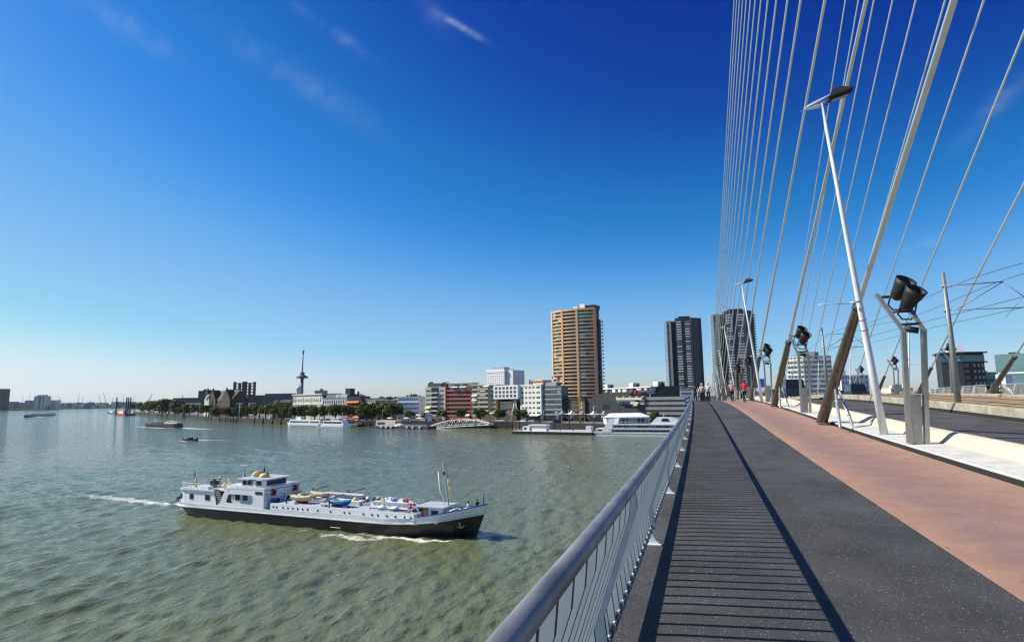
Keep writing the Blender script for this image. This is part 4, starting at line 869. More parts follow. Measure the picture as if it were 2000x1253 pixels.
windows(B, lin(1, B.w-1, 14), [B.h*.12+2.4+k*B.h*.19 for k in range(4)], 1.5, 1.3, 'darkclad', ('g_dark', 'g_mid')); B.part('fins', MB().box(B.w*.1, B.w*.12, -.5, 0, B.h, B.h+1.5), M['midgrey'])
B = Bld('office_building', 'grey slatted low block at the foot of the left dark tower', 'building', 1330, 1376, 756, 545, 540); B.wall(20, M['greyclad']); fh = 3.2
for k in range(int(B.h/fh)): B.part('balcony_band', MB().box(0, B.w*.8, -.9, -.02, k*fh+1.0, k*fh+2.2), M['offwhite'] if k % 3 else M['midgrey'])
# --- left skyline
B = Bld('office_building', 'navy blue gridded office block behind the gabled house', 'building', 386.5, 406, 762.5, 1150); B.wall(25, M['darkblue']); windows(B, lin(1, B.w-1, 5), lin(6, B.h-1, 7), B.w/5*.6, B.h/7*.5, 'darkblue', ('bluegrey',)); roofbox(B, B.w*.4, B.w*.6, 4, 8, 3, M['darkblue'])
B = Bld('low_building', 'long low dark green building behind the promontory trees', 'building', 338, 387, 776.5, 1100); B.wall(25, M['darkolive']); roofbox(B, B.w*.33, B.w*.34, 2, 3, 6, M['wire'], 'mast')
B.part('band', MB().box(B.w*.2, B.w*1.1, -3, -.02, B.h*.3, B.h*.62), M['offwhite'])
B = Bld('gabled_house', 'old dark brick club house with pointed gables and pale bay', 'house', 402, 451, 781, 640, 600); B.wall(18, M['brownbrick']); zt = B.Z(762)
B.part('roof', MB().prism([(0, B.h), (18, B.h), (9, zt)], 0, B.w, axis='x'), M['rooftile'])
for x0, x1, vt_ in ((0.0, .13, 760), (.14, .44, 761), (.66, 1.0, 761)):
    B.part('gable', MB().prism([(B.w*x0, 0), (B.w*x1, 0), (B.w*x1, B.h), (B.w*(x0+x1)/2+1, B.Z(vt_)), (B.w*(x0+x1)/2-1, B.Z(vt_)), (B.w*x0, B.h)], -1.2, 6, axis='y'), M['brownbrick'])
    B.part('finial', MB().box(B.w*(x0+x1)/2-.6, B.w*(x0+x1)/2+.6, -.8, .4, B.Z(vt_), B.Z(vt_)+1.8), M['brownbrick'])
B.part('bay', MB().prism([(B.w*.1, -4), (B.w*.28, -4), (B.w*.32, -1.3), (B.w*.06, -1.3)], 0, B.Z(778)), M['cream']); B.part('dome', MB().lathe([(4.0, 0), (3.6, 1.6), (2.2, 3.4), (.6, 4.6), (0, 5)], (B.w*.19, -1.5, B.Z(778)), 12), M['midgrey'])
windows(B, [B.w*f for f in (.17, .24, .5, .6, .76, .84, .92)], [B.h*.35, B.h*.7], 1.5, 2.2, 'cream', ('g_dark',), y=-1.22)
B = Bld('parking_tower', 'open dark concrete frame block with sky showing between its floors', 'tower', 455, 496, 747, 1120, 1120, vm=765)
for x0, x1, dz in ((0, .05, 2), (.24, .29, 0), (.42, .58, 2.2), (.72, .77, 0), (.95, 1, 1.5)): B.part('column', MB().box(B.w*x0, B.w*x1, 0, 8, 0, B.h+dz), M['darkclad'])
for k in range(7):
    z = B.h-1.6-k*(B.h-B.Z(780))/6.; B.part('floor_slab', MB().box(B.w*.0, B.w*1.0, .3, 7.7, z-(.9 if k < 6 else 14), z+.9), M['darkclad'])
B = Bld('office_building', 'flat dark block right of the open frame tower', 'building', 482, 512, 771.5, 1060); B.wall(20, M['darkclad']); windows(B, lin(1, B.w-1, 8), [B.h-3, B.h-7], B.w/8*.5, 1.8, 'darkclad', ('g_mid',))
B = Bld('long_building', 'long low blue-grey hall behind the row of quay trees', 'building', 517, 574, 769, 1000); B.wall(25, M['darkblue'])
windows(B, lin(1, B.w-1, 12), [B.h-4, B.h-8.5], B.w/12*.55, 2.2, 'darkblue', ('bluegrey', 'g_mid')); parapet(B, 25, M['brownbrick'], .8)
B = Bld('stepped_house', 'orange brick house with stepped gable behind the quay trees', 'house', 532, 566, 786, row_D(550, 50)); B.wall(12, M['brownbrick']); B.part('gable', MB().prism([(0, 0), (B.w*.36, 0), (B.w*.36, B.h*.9), (B.w*.26, B.h*1.18), (B.w*.1, B.h*1.18), (0, B.h*.9)], -.8, 3, axis='y'), M['tan']); B.part('roof', MB().prism([(-.3, B.h), (12.3, B.h), (6, B.h+2.6)], B.w*.36, B.w, axis='x'), M['rooftile']); windows(B, lin(B.w*.4, B.w, 7), [B.h*.6], 1.2, 2, 'cream', ('g_dark',)); windows(B, [B.w*.12, B.w*.24], [B.h*.8], 1.2, 2, 'white', ('g_dark',), y=-.82)
B = Bld('grey_block', 'small grey block peeking above the cream stone building', 'building', 614, 632, 762, 900); B.wall(18, M['midgrey']); roofbox(B, B.w*.5, B.w*.75, 3, 8, 2.5, M['greyclad'])
# tall observation tower with mast
c = at(588.5, 790, 1850); t = thing('observation_tower', 'slender observation tower with disc deck and thin mast above the cream building', 'tower', (c.x, c.y, ZG))
def zt_(v): return at(590, v, 1850).z-ZG
obj('shaft', MB().path([(0, 0, 0), (0, 0, zt_(742))], [4.8, 4.6], n=14), M['cranedark'], t)
obj('deck', MB().lathe([(4.6, 0), (8.5, zt_(735)-zt_(742)), (17, zt_(738)-zt_(742)), (17.5, zt_(735.5)-zt_(742)), (10, zt_(733)-zt_(742)), (6, zt_(731)-zt_(742)), (7.5, zt_(727.5)-zt_(742)), (4, zt_(726)-zt_(742)), (0, zt_(726)-zt_(742))], (0, 0, zt_(742)), 20), M['cranedark'], t)
obj('mast', MB().path([(0, 0, zt_(726)), (1, 0, zt_(690))], [1.9, 1.5], n=8), M['cranedark'], t); obj('mast_head', MB().lathe([(0, 0), (3, 1), (3, 5), (1.5, 6), (2, 7.5), (4, 8.5), (4, 11), (0, 11.5)], (1, 0, zt_(691.5)), 10), M['cranedark'], t)
c = at(583, 790, row_D(583, 90)); t = thing('roof_lantern', 'small white domed lantern tower in front of the observation tower', 'tower', (c.x, c.y, ZG)); zz = at(583, 768, row_D(583, 90)).z-ZG
obj('shaft', MB().path([(0, 0, 0), (0, 0, zz)], 1.9, n=10), M['offwhite'], t); obj('lantern', MB().lathe([(2.3, 0), (2.3, 4.0), (2.6, 4.2), (1.6, 5.8), (.3, 7), (.15, 9.5), (0, 9.6)], (0, 0, zz), 10), M['offwhite'], t)
# --- right side beyond the bridge
B = Bld('apartment_block', 'white post-war apartment block with balcony rows, seen beyond the stay cables', 'building', 1537, 1572, 696, 318, 312, zb=-8, vm=730); B.wall(3, M['offwhite']); n = 12; fh = B.h/n
for k in range(1, n): B.part('balcony_band', MB().box(0, B.w, -1.1, -.02, k*fh, k*fh+1.0), M['white'])
windows(B, lin(.3, B.w-.3, 5), [fh*(k+.62) for k in range(n)], B.w/5*.7, fh*.42, 'white', ('g_dark', 'g_mid'))
B.part('flank', MB().prism([(B.w, 0), (B.w+11.5, 6), (B.w+4, 22), (B.w-6, 20)], 0, B.h), M['midgrey'])
for k in range(1, n): B.part('balcony_band', MB().prism([(B.w+.1, -.4), (B.w+11.3, 5.4), (B.w+11.0, 6), (B.w+.1, .2)], k*fh, k*fh+.9), M['offwhite'])
B.part('roof_room', MB().box(B.w*.6, B.w*1.4, 6, 14, B.h, B.h+2.5), M['greyclad'])
B = Bld('apartment_block', 'smaller white apartment block behind the nearest cable socket', 'building', 1645, 1699, 732, 330, zb=-8); B.wall(14, M['white']); n = 7; fh = B.h/n
windows(B, lin(.4, B.w-.4, 9), [fh*(k+.55) for k in range(n)], B.w/9*.55, fh*.45, 'white', ('g_dark', 'g_mid')); roofbox(B, B.w*.05, B.w*.3, 3, 8, 3, M['offwhite'])
for k in range(2, n): B.part('balcony_band', MB().box(B.w*.3, B.w*.62, -1.2, -.02, k*fh, k*fh+1), M['offwhite'])
B = Bld('stone_building', 'low old stone building with turrets on the skyline beyond the parapet', 'building', 1742, 1785, 757, 420, zb=-8); B.wall(12, M['cream']); windows(B, lin(.4, B.w-.4, 6), [B.h-3], 1.6, 2.2, 'cream', ('g_dark',))
for f in (.1, .35, .7): B.part('turret', MB().prism([(B.w*f, 1), (B.w*f+3, 1), (B.w*f+3, 4), (B.w*f, 4)], B.h, B.h+1.8+2*f), M['cream'])
B = Bld('office_tower', 'black and brown brick office tower with overhanging roof and white rooftop box', 'tower', 1841, 1884, 690, 294, 290, zb=-8, vm=730); B.wall(16, M['darkclad'], y0=.4); fl_ = (B.w+9.3, 6.0)
B.part('flank', MB().prism([(B.w, .4), fl_, (fl_[0]-8, fl_[1]+14), (B.w-3, 16)], 0, B.h-.1), M['officebrick'])
B.part('roof', MB().prism([(-1.2, -1.2), (B.w+.4, -1.2), (fl_[0]+1.6, fl_[1]-.6), (fl_[0]-6, fl_[1]+16), (-1.2, 16.5)], B.h, B.h+.6), M['slate'])
B.part('sign_band', MB().box(0, B.w, .1, .38, B.h-4.2, B.h-.6), M['g_teal']); B.part('roof_box', MB().box(B.w*.42, B.w*1.12, 2, 9, B.h+.6, B.h+4.2), M['white'])
fa = math.atan2(5.6, 9.3)
for k in range(11):
    for f in (.15, .52, .72, .9):
        o = obj('window', win_mesh(2.2 if f < .2 else 1.0, 1.4, 'greyclad', 'g_blind' if f > .2 else 'g_mid'), parent=B.root); o.location = (B.w+9.3*f, .4+5.6*f-.03, B.h-6-k*2.9); o.rotation_euler = (0, 0, fa)
B.part('glass_band', MB().prism([(B.w+.1, .2), (fl_[0]+.2, fl_[1]-.2), (fl_[0], fl_[1]), (B.w, .41)], B.h-4, B.h-1), M['tealglass'])
for k in range(2): B.part('ledge', MB().prism([(fl_[0], fl_[1]), (fl_[0]+1.6, fl_[1]+.6), (fl_[0], fl_[1]+6)], B.h-4.6-k*14, B.h-4-k*14), M['slate'])
lt = MB(); lx = B.w*.36; lz = B.h-3.4; lh = 1.7
for x0, x1, za, zb_ in ((0, .3, 0, lh), (.9, 1.2, 0, lh), (.3, .9, 0, .3), (2.0, 3.1, lh-.3, lh), (2.4, 2.7, 0, lh-.3), (3.5, 3.8, 0, lh), (3.8, 4.5, 0, .3), (3.8, 4.5, lh-.3, lh)):
    B.part('sign_stroke', MB().box(lx+x0, lx+x1, -.02, .09, lz+za, lz+zb_), M['white'])
B = Bld('glass_building', 'pale teal glass office building at the right edge beyond the parapet', 'building', 1948, 2040, 690, 420, 400, zb=-8); B.wall(20, M['tealglass'])
for k in range(6): B.part('floor_line', MB().box(0, B.w, -.1, -.01, B.h-4-k*6, B.h-3.8-k*6), M['midgrey'])
B.part('lettering_band', MB().box(B.w*.05, B.w*.62, -.25, -.11, B.h*.62, B.h*.65), M['white']); B.part('roof_box', MB().box(B.w*.3, B.w*.5, 2, 8, B.h, B.h+1.2), M['darkblue'])
B = Bld('glass_building', 'lower pale teal glass block left of the bigger one', 'building', 1922, 1950, 726, 430, zb=-8); B.wall(20, M['tealglass']); roofbox(B, B.w*.1, B.w*.6, 3, 8, 1, M['midgrey'])
B = Bld('low_building', 'low dark flat block at the foot of the teal glass building', 'building', 1921, 1945, 739, 380, zb=-8); B.wall(14, M['darkblue']); windows(B, lin(.5, B.w-.5, 5), [B.h-2.5], 1.6, 1.5, 'greyclad', ('g_mid',))
B = Bld('kiosk', 'white cabin behind the right parapet', 'cabin', 1967, 1981, 730, 200, zb=-6); B.wall(4, M['white'])
B = Bld('apartment_block', 'dark distant block between the cables on the right', 'building', 1490, 1536, 765, 340, zb=-8); B.wall(14, M['darkclad']); windows(B, lin(.5, B.w-.5, 7), [B.h-2.5], 1.8, 1.4, 'greyclad', ('g_mid',))
# ---------------------------------------------------------------- trees
def crown_mesh(seed, m):
    r = random.Random(seed); g = MB(); lobes = []
    for i in range(15):
        a = r.uniform(0, 6.28); q = r.uniform(.1, .72)**.7; z = r.uniform(-.62, .72); k = math.sqrt(max(.05, 1-z*z))
        lobes.append((q*k*math.cos(a), q*k*math.sin(a), z*.80, r.uniform(.30, .50)))
    for lx, ly, lz, lr in lobes:
        for i in range(52):
            d = Vector((r.gauss(0, 1), r.gauss(0, 1), r.gauss(0, 1))).normalized(); p = Vector((lx, ly, lz))+d*lr*r.uniform(.75, 1.06)
            n = (d+Vector((r.gauss(0, .5), r.gauss(0, .5), r.gauss(0, .5)+.3))).normalized(); x = n.cross(Vector((.3, .2, 1))).normalized(); y = n.cross(x); s = r.uniform(.08, .16)
            g.add([p-x*s-y*s*.4, p+x*s*.2-y*s, p+x*s+y*s*.3, p-x*s*.1+y*s], [(0, 1, 2, 3)])
    return g.mesh('crown', m)
crowns = [crown_mesh(i, M[('leaf', 'leafd', 'leaf', 'leafd', 'leafl')[i]]) for i in range(5)]
tg = MB(); tg.path([(0, 0, 0), (.02, .01, .35), (0, .02, .62)], [.045, .036, .022], n=8)
for a in (0, 2.1, 4.2): tg.path([(0, .01, .32), (.16*math.cos(a), .16*math.sin(a), .52), (.3*math.cos(a), .3*math.sin(a), .68)], [.026, .018, .008], n=5)
trunk_m = tg.mesh('trunk', M['bark'])
def tree(u, vt, wpx, back, label, kind=None, group='trees along the quay', sq=1.0, zb=ZG):
    D = quay_D(u)+back; b = at(u, 790, D); h = at(u, vt, D).z-zb; r = wpx*D/FPX/2
    t = thing('tree', label, 'tree', (b.x, b.y, zb), random.uniform(0, 6.28), group)
    obj('trunk', trunk_m, parent=t, scale=(h, h, h))
    k = random.choice([0, 1, 2, 3]) if kind is None else kind
    r *= 1.22; ch = min(h*.46, r*1.35)*sq; obj('crown', crowns[k], parent=t, loc=(random.uniform(-.08, .08)*r, 0, h-ch*.98), scale=(r*random.uniform(.88, 1.14), r*random.uniform(.88, 1.1), ch*random.uniform(.94, 1.06))); return t
lab = ['outermost small tree at the tip of the promontory', 'second tree from the tip of the promontory', 'third tree from the promontory tip', 'rounded tree left of the tallest promontory tree', 'tallest broad tree on the promontory', 'tree just right of the tallest promontory tree', 'tree in front of the long low green building', 'low tree left of the gabled house', 'low tree in front of the gabled house bay']
for (u, v, w_), l in zip([(264, 786, 20), (278, 785.5, 22), (293, 783, 24), (312, 780, 26), (331, 775.5, 34), (350, 783, 27), (371, 786, 26), (388, 788, 24), (404, 789, 22)], lab): tree(u, v, w_, 14, l, group='trees on the promontory')
for (u, v, w_), l in zip([(318, 790, 26), (343, 791, 24), (362, 792, 24)], ['low bushy tree at the waterside under the promontory trees, first from the left', 'low bushy tree at the waterside under the promontory trees, second from the left', 'low bushy tree at the waterside under the promontory trees, third from the left']): tree(u, v, w_, 6, l, 3, group='trees on the promontory')
for (u, v, w_), l in zip([(427, 794, 26), (447, 793, 24), (466, 790, 24), (485, 789, 26)], ['dark tree in front of the gabled house gables', 'dark tree right of the gabled house', 'dark tree by the left white quay mast', 'dark tree by the right white quay mast']): tree(u, v, w_, 20, l, 1)
row = [(508, 787, 22, 'leftmost tree of the dense quay row'), (520, 788, 22, 'second tree of the dense quay row'), (536, 783, 28, 'taller tree before the stepped gable house'), (555, 787, 26, 'tree left of the cream stone building'), (577, 790, 24, 'tree before the left end of the cream stone building'), (597, 788, 26, 'tree before the middle of the cream stone building'), (615, 789, 24, 'tree before the right end of the cream stone building'), (634, 789, 22, 'tree before the white arcaded building'), (656, 787, 30, 'broad tree right of the white ferry'), (681, 788, 28, 'tree left of the orange awnings'), (717, 784, 32, 'broad dark tree right of the orange awnings'), (741, 784, 34, 'broad dark tree before the brown brick block'), (768, 785, 28, 'tall tree at the right end of the dense quay row')]
for u, v, w_, l in row: tree(u, v, w_, 14, l)
for u, v, w_, l in [(727, 792, 20, 'low tree between two broad dark quay trees'), (755, 793, 20, 'low tree before the brown brick block'), (590, 795, 20, 'low tree behind the blue and white tour boat')]: tree(u, v, w_, 18, l, 1)
for u, v, w_, l in [(798, 799, 24, 'clipped round tree before the white office galleries'), (832, 804, 18, 'small tree by the white kiosk'), (862, 799, 18, 'tree before the cream block with yellow awnings'), (901, 797.5, 21, 'tree before the red brick block'), (938, 797, 22, 'tree before the yellow balcony block'), (977, 796.5, 22, 'tree before the tan brick house'), (1017, 796.5, 23, 'tree before the cream block with small windows')]: tree(u, v, w_, 12, l, sq=.9)
tree(1277, 803, 22, 10, 'light green small tree behind the glass cruise boat', 4); tree(1195, 806, 20, 26, 'dark tree before the black stone block', 1)
for u, v, w_, l in [(756, 771.5, 30, 'roof garden tree crown above the brown brick block, left'), (766, 772, 24, 'roof garden tree crown above the brown brick block, right'), (811, 766.5, 28, 'tree rising behind the white office galleries')]: tree(u, v, w_, 60, l, 1, 'trees behind the quay blocks')
# far bank bushes
# ---------------------------------------------------------------- things along the quay
def car_proto(name, label, m, group, cat='car', van=False):
    t = thing(name, label, cat, (0, 0, 0), 0, group); L_, W_, H_ = (4.3, 1.75, 1.45) if not van else (4.9, 1.9, 2.0)
    side = [(-L_/2, .35), (-L_/2+.05, .85), (-L_/2+.2, .95), (-L_*.18, .98 if not van else 1.1), (L_/2-.15, .95), (L_/2, .8), (L_/2, .35)] if not van else [(-L_/2, .35), (-L_/2+.05, 1.0), (-L_*.3, 1.1), (L_/2-.1, 1.1), (L_/2, .9), (L_/2, .35)]
    g = MB().prism(side, -W_/2, W_/2, axis='y'); obj('body', g, M[m], t)
    a = (-L_*.24, -L_*.10, L_*.26, L_*.42) if not van else (-L_*.34, -L_*.22, L_*.44, L_*.48); zb = .9 if not van else 1.05
    g = MB(); w0, w1 = W_/2-.04, W_/2-.2
    g.add([(a[0], -w0, zb), (a[3], -w0, zb), (a[3], w0, zb), (a[0], w0, zb), (a[1], -w1, H_), (a[2], -w1, H_), (a[2], w1, H_), (a[1], w1, H_)], [(0, 1, 5, 4), (1, 2, 6, 5), (2, 3, 7, 6), (3, 0, 4, 7)]); obj('window', g, M['g_dark'], t)
    obj('roof', MB().box(a[1]-.03, a[2]+.03, -w1-.02, w1+.02, H_-.04, H_+.03), M[m], t)
    wm_ = MB().lathe([(0, -.1), (.2, -.1), (.31, -.09), (.32, 0), (.31, .09), (.2, .1), (0, .1)], (0, 0, 0), 12, axis=(0, 1, 0)).mesh('wheel', M['rubber'])
    for x in (-L_*.31, L_*.31):
        for y in (-W_/2+.06, W_/2-.06): o = obj('wheel', wm_, parent=t); o.location = (x, y, .32)
    for y in (-W_/2+.25, W_/2-.25): obj('tail_light', MB().box(L_/2-.02, L_/2+.02, y-.12, y+.12, .7, .85), M['red'], t)
    return t
protos = {}
def quay_car(u, back, m, label, van=False):
    D = quay_D(u)+back; p = at(u, 800, D); k = (m, van); d2 = at(u+4, 800, quay_D(u+4)+back)-p; rz = math.atan2(d2.y, d2.x)
    if k not in protos: t = protos[k] = car_proto('parked_car', label, m, 'vehicles parked on the quay', 'van' if van else 'car', van)
    else: t = dup(protos[k], label=label)
    t.location = (p.x, p.y, ZG); t.rotation_euler = (0, 0, rz); t['label'] = label
for u, m, van, l in [(497, 'car_s', 0, 'silver car parked under the leftmost dense quay trees'), (528, 'car_w', 0, 'white car parked before the stepped gable house'), (548, 'car_d', 0, 'dark car parked left of the tour boat'), (640, 'car_d', 0, 'dark car parked behind the white ferry'), (696, 'car_w', 1, 'white van parked below the orange awnings'), (711, 'car_s', 0, 'silver car parked right of the orange awnings'), (845, 'car_d', 0, 'dark car parked behind the left end of the arched gangway'), (856, 'car_r', 0, 'red car parked behind the arched gangway'), (872, 'car_d', 0, 'dark car parked before the red brick block'), (886, 'car_d', 0, 'second dark car parked before the red brick block'), (915, 'car_w', 0, 'white car parked behind the arch top of the gangway'), (950, 'car_s', 0, 'silver car parked behind the right end of the gangway'), (979, 'car_w', 1, 'white van parked before the tan brick house'), (1023, 'car_w', 1, 'white van parked before the cream block with small windows'), (1050, 'car_d', 0, 'dark car parked before the cream block'), (470, 'car_d', 0, 'dark car parked by the white quay masts'), (300, 'car_w', 0, 'white car parked at the promontory tip'), (330, 'car_s', 0, 'silver car parked under the tallest promontory tree')]: quay_car(u, 7 if u > 800 else 9, m, l, bool(van))
def parasol(u, back, m, label, r=1.9, h=2.7):
    D = quay_D(u)+back; p = at(u, 800, D); t = thing('parasol', label, 'parasol', (p.x, p.y, ZG), 0, 'parasols on the quay')
    obj('canopy', MB().lathe([(r, h-.75), (r*.5, h-.28), (.05, h), (.0, h)], n=8, smooth=False), M[m], t); obj('pole', MB().path([(0, 0, 0), (0, 0, h-.1)], .05, 6), M['wire'], t)
for u, m, l in [(670, 'awn_r', 'red parasol behind the white ferry, left one'), (681, 'awn_r', 'red parasol below the orange awnings, right one'), (672, 'awn_w', 'white parasol next to the left red one'), (684, 'awn_w', 'white parasol next to the right red one')]: parasol(u, 6, m, l, 2.4, 3.2 if m == 'awn_r' else 2.2)
for i, u in enumerate((781, 792, 803, 815)): parasol(u, 16, 'awn_w', 'pale square parasol on the terrace before the white galleries, %s from the left' % ['first', 'second', 'third', 'fourth'][i], 3.6, 4.2)
for i, u in enumerate((762, 794, 819)): parasol(u, 5, 'awn_w', 'white parasol at the quay edge behind the purple pontoon, %s from the left' % ['first', 'second', 'third'][i], 2.4, 2.6)
def tension_tent(u, m, label):
    D = quay_D(u)+3; p = at(u, 820, D); t = thing('tension_tent', label, 'tent', (p.x, p.y, ZG), .2, 'diamond canopies on the quay'); s = D/FPX; hw = 12.5*s; z = 1.9; hh = 9*s
    g = MB(); n = 12; rings = []
    for f, zz in ((1, 0), (.62, .16), (.32, .42), (.06, 1.0)):
        rings.append([(hw*f*math.cos(a)*(1.0 if k % 2 == 0 else .62+.34*(1-f)), hw*f*math.sin(a)*(1.0 if k % 2 == 0 else .62+.34*(1-f)), z+3.1+hh*.72*zz) for k, a in enumerate(np.linspace(0, 2*math.pi, 8, endpoint=False))])
    g.loft(rings, smooth=False)
    rings = [[(x, y, 2*(z+3.1)-zz-.02) for x, y, zz in r] for r in rings]; g.loft(rings[::-1], smooth=False)
    obj('canopy', g, M[m], t); obj('mast', MB().path([(0, 0, 0), (0, 0, z+3.1+hh*.9)], .14, 6), M['wire'], t)
    gg = MB(); gg.lathe([(.9, -.02), (.9, .05), (0, .05)], (0, -hw*.50, z+3.1), 10, axis=(0, -1, 0)); obj('emblem', gg, M['wire'], t)
for u, m, l in [(1099, 'midgrey', 'grey diamond canopy left of the first white one'), (1117, 'awn_w', 'white diamond canopy left of the orange mast'), (1138, 'midgrey', 'grey diamond canopy at the foot of the orange mast'), (1160, 'awn_w', 'white diamond canopy right of the orange mast'), (1181, 'midgrey', 'grey diamond canopy left of the cruise boat')]: tension_tent(u, m, l)
def pole_thing(name, label, cat, a, b, D, r, m, group=None, n=8):
    p = at(*a, D); q = at(*b, D); o = obj(name, MB().path([(0, 0, 0), q-p], r, n), M[m], loc=p); return tag(o, label, cat, group)
Dq = quay_D(1110)+8
for i, (a, b) in enumerate((((1110.5, 818), (1099, 804)), ((1113, 818), (1121, 804)), ((1136, 815), (1141, 803)), ((1146, 808), (1151, 820)), ((1175, 818), (1178, 802)))):
    pole_thing('slanted_pole', 'slanted pale canopy pole before the dark podium, %s from the left' % ['first', 'second', 'third', 'fourth', 'fifth'][i], 'pole', a, b, Dq, .2, 'offwhite', 'slanted canopy poles')
D = quay_D(1133)+7; p = at(1133, 822, D); t = thing('orange_mast', 'tall orange steel mast standing before the dark podium', 'mast', (p.x, p.y, ZG)); hh = at(1132, 766, D).z-ZG
obj('mast', MB().beam((0, 0, 0), (0, 0, hh), .75, .75), M['orange'], t); obj('crosshead', MB().box(-.9, .7, -.3, .3, hh*.80, hh*.87).box(-.45, -.38, -.5, .5, hh*.85, hh*.9), M['orange'], t)
for i, (u, v) in enumerate(((1159, 793), (1110, 800), (1062, 800), (862, 806), (747, 800))):
    D = quay_D(u)+5; p = at(u, 800, D); h = at(u, v, D).z-ZG; t = thing('quay_lamp', ['tall curved quay lamp right of the orange mast', 'quay lamp left of the orange mast', 'quay lamp before the grey glass office block', 'quay lamp before the cream block', 'quay lamp among the broad dark trees'][i], 'street lamp', (p.x, p.y, ZG), 0, 'lamps along the quay')
    obj('pole', MB().path([(0, 0, 0), (0, 0, h-.4), (.3, 0, h), (1.0, 0, h)], .09, 6), M['galv'], t); obj('lamp_head', MB().box(.9, 1.6, -.15, .15, h-.08, h+.08), M['galv'], t)
for i, (u0, u1, v) in enumerate(((466.5, 469, 788), (485, 487, 788))):
    D = quay_D(468)+4; p = at(u0, 818, D); q = at(u1, v, D); t = thing('quay_mast', 'white leaning mast with yard before the dark quay trees, %s one' % ['left', 'right'][i], 'mast', p, 0, 'white quay masts')
    obj('mast', MB().path([(0, 0, 0), q-p], .28, 8), M['offwhite'], t); obj('yard', MB().beam(q-p+Vector((-4.5 if i == 0 else -1, 0, .2)), q-p+Vector((3.5 if i == 0 else 7, 0, .2)), .4, .45), M['offwhite'], t)
D = quay_D(836)+4; B = Bld('kiosk', 'white cube kiosk at the left end of the arched gangway', 'kiosk', 830.5, 843, 808.5, D); B.wall(4, M['white']); B.part('window', MB().box(B.w*.1, B.w*.4, -.06, .05, B.h*.75, B.h*.88).box(B.w*.58, B.w*.9, -.06, .05, B.h*.75, B.h*.88), M['g_dark']); B.part('door', MB().box(B.w*.05, B.w*.3, -.06, .05, 0, 2), M['g_dark'])
D = quay_D(1081)+2; B = Bld('sign_booth', 'blue booth with dark window on the quay left of the diamond canopies', 'booth', 1079, 1083, 820, D); B.wall(2.5, M['blue']); B2 = Bld('sales_booth', 'dark booth beside the blue booth', 'booth', 1083.2, 1096, 820, D); B2.wall(2.5, M['navy']); B2.part('window', MB().box(1, B2.w-1, -.06, .05, .9, 2), M['g_dark'])
D = quay_D(1089)+12; B = Bld('lit_panel', 'pale yellow panel sign at the foot of the grey glass block', 'sign', 1087, 1091, 811, D); B.wall(.4, M['awn_y'])
D = quay_D(1225)+6; B = Bld('marquee', 'long white marquee tent behind the cruise boat', 'tent', 1184, 1268, 814, D); B.wall(12, M['white']); zt = B.Z(806.5)
B.part('roof', MB().add([(-.8, -.8, B.h), (B.w+.8, -.8, B.h), (B.w+.8, 12.8, B.h), (-.8, 12.8, B.h), (3, 6, zt), (B.w-3, 6, zt)], [(0, 1, 5, 4), (1, 2, 5), (2, 3, 4, 5), (3, 0, 4)]), M['awn_w']); windows(B, lin(B.w*.25, B.w*.98, 8), [B.h*.5], 1.9, B.h*.7, 'white', ('g_mid', 'g_blind'))
# timber piles standing in the water before the quay
pm_ = MB().path([(0, 0, -2), (0, 0, 5.0)], .38, 8); pile_m = pm_.mesh('mooring_pile', M['timber'])
pl = [(385, 4), (393, 4), (401, 5), (406, 5), (412, 5), (428, 7), (440, 7), (449, 6), (455, 6), (462, 5), (357, 6), (496, 3), (513, 3), (531, 3), (548, 3), (700, 2), (715, 2), (929, 7), (958, 7), (989, 7), (1001, 8), (1014, 8), (1082, 6), (1112, 6)]
ORD = ['first', 'second', 'third', 'fourth', 'fifth', 'sixth', 'seventh', 'eighth']
pile_labels = [None]*len(pl)
for lo, hi, where in ((380, 415, 'before the bay of the gabled house'), (415, 465, 'before the dark trees right of the gabled house'), (465, 560, 'before the dense quay trees'), (350, 380, 'off the promontory quay'), (690, 720, 'beside the boarding ramp'), (920, 1005, 'right of the arched gangway'), (1005, 1030, 'by the left cabin of the landing stage'), (1030, 1150, 'behind the landing stage rail')):
    m_ = [i for i in sorted(range(len(pl)), key=lambda q: pl[q][0]) if lo <= pl[i][0] < hi]
    for q, i in enumerate(m_): pile_labels[i] = 'dark mooring pile %s%s' % (where, '' if len(m_) == 1 else ', %s from the left' % ORD[q])
for i, (u, f) in enumerate(pl):
    D = quay_D(u)-f; p = at(u, 830, D); o = obj('mooring_pile', pile_m, loc=(p.x, p.y, ZW)); o.rotation_euler = (random.uniform(-.03, .03), random.uniform(-.03, .03), 0); s = D/360*.9; o.scale = (s, s, random.uniform(.8, 1.1))
    o['label'] = pile_labels[i]; o['category'] = 'pile'; o['group'] = 'mooring piles before the quay'
# arched white gangway bridge
D = 0; a = at(834, 836, quay_D(834)-4); b = at(960, 829, quay_D(960)-4); t = thing('gangway_bridge', 'white arched truss gangway leading down to the purple pontoon', 'footbridge', a, math.atan2(b.y-a.y, b.x-a.x)); Lb = math.hypot(b.x-a.x, b.y-a.y); dz = b.z-a.z
for y in (0, 2.4):
    bot = [Vector((Lb*f, y, dz*f)) for f in np.linspace(0, 1, 19)]; top = [Vector((Lb*f, y, dz*f+.5+3.6*math.sin(math.pi*min(1, f*1.02))**.85)) for f in np.linspace(0, 1, 19)]
    tr = MB().path(bot, .18, 6).path(top, .22, 6); obj('truss_chord', tr, M['white'], t); br = MB()
    for i in range(18): br.path([bot[i], top[i+1]] if i % 2 == 0 else [top[i], bot[i+1]], .11, 5)
    br.path([bot[i]+Vector((0, 0, 1.1)) for i in range(19)], .09, 5); stuff(obj('truss_brace', br, M['white'], t))
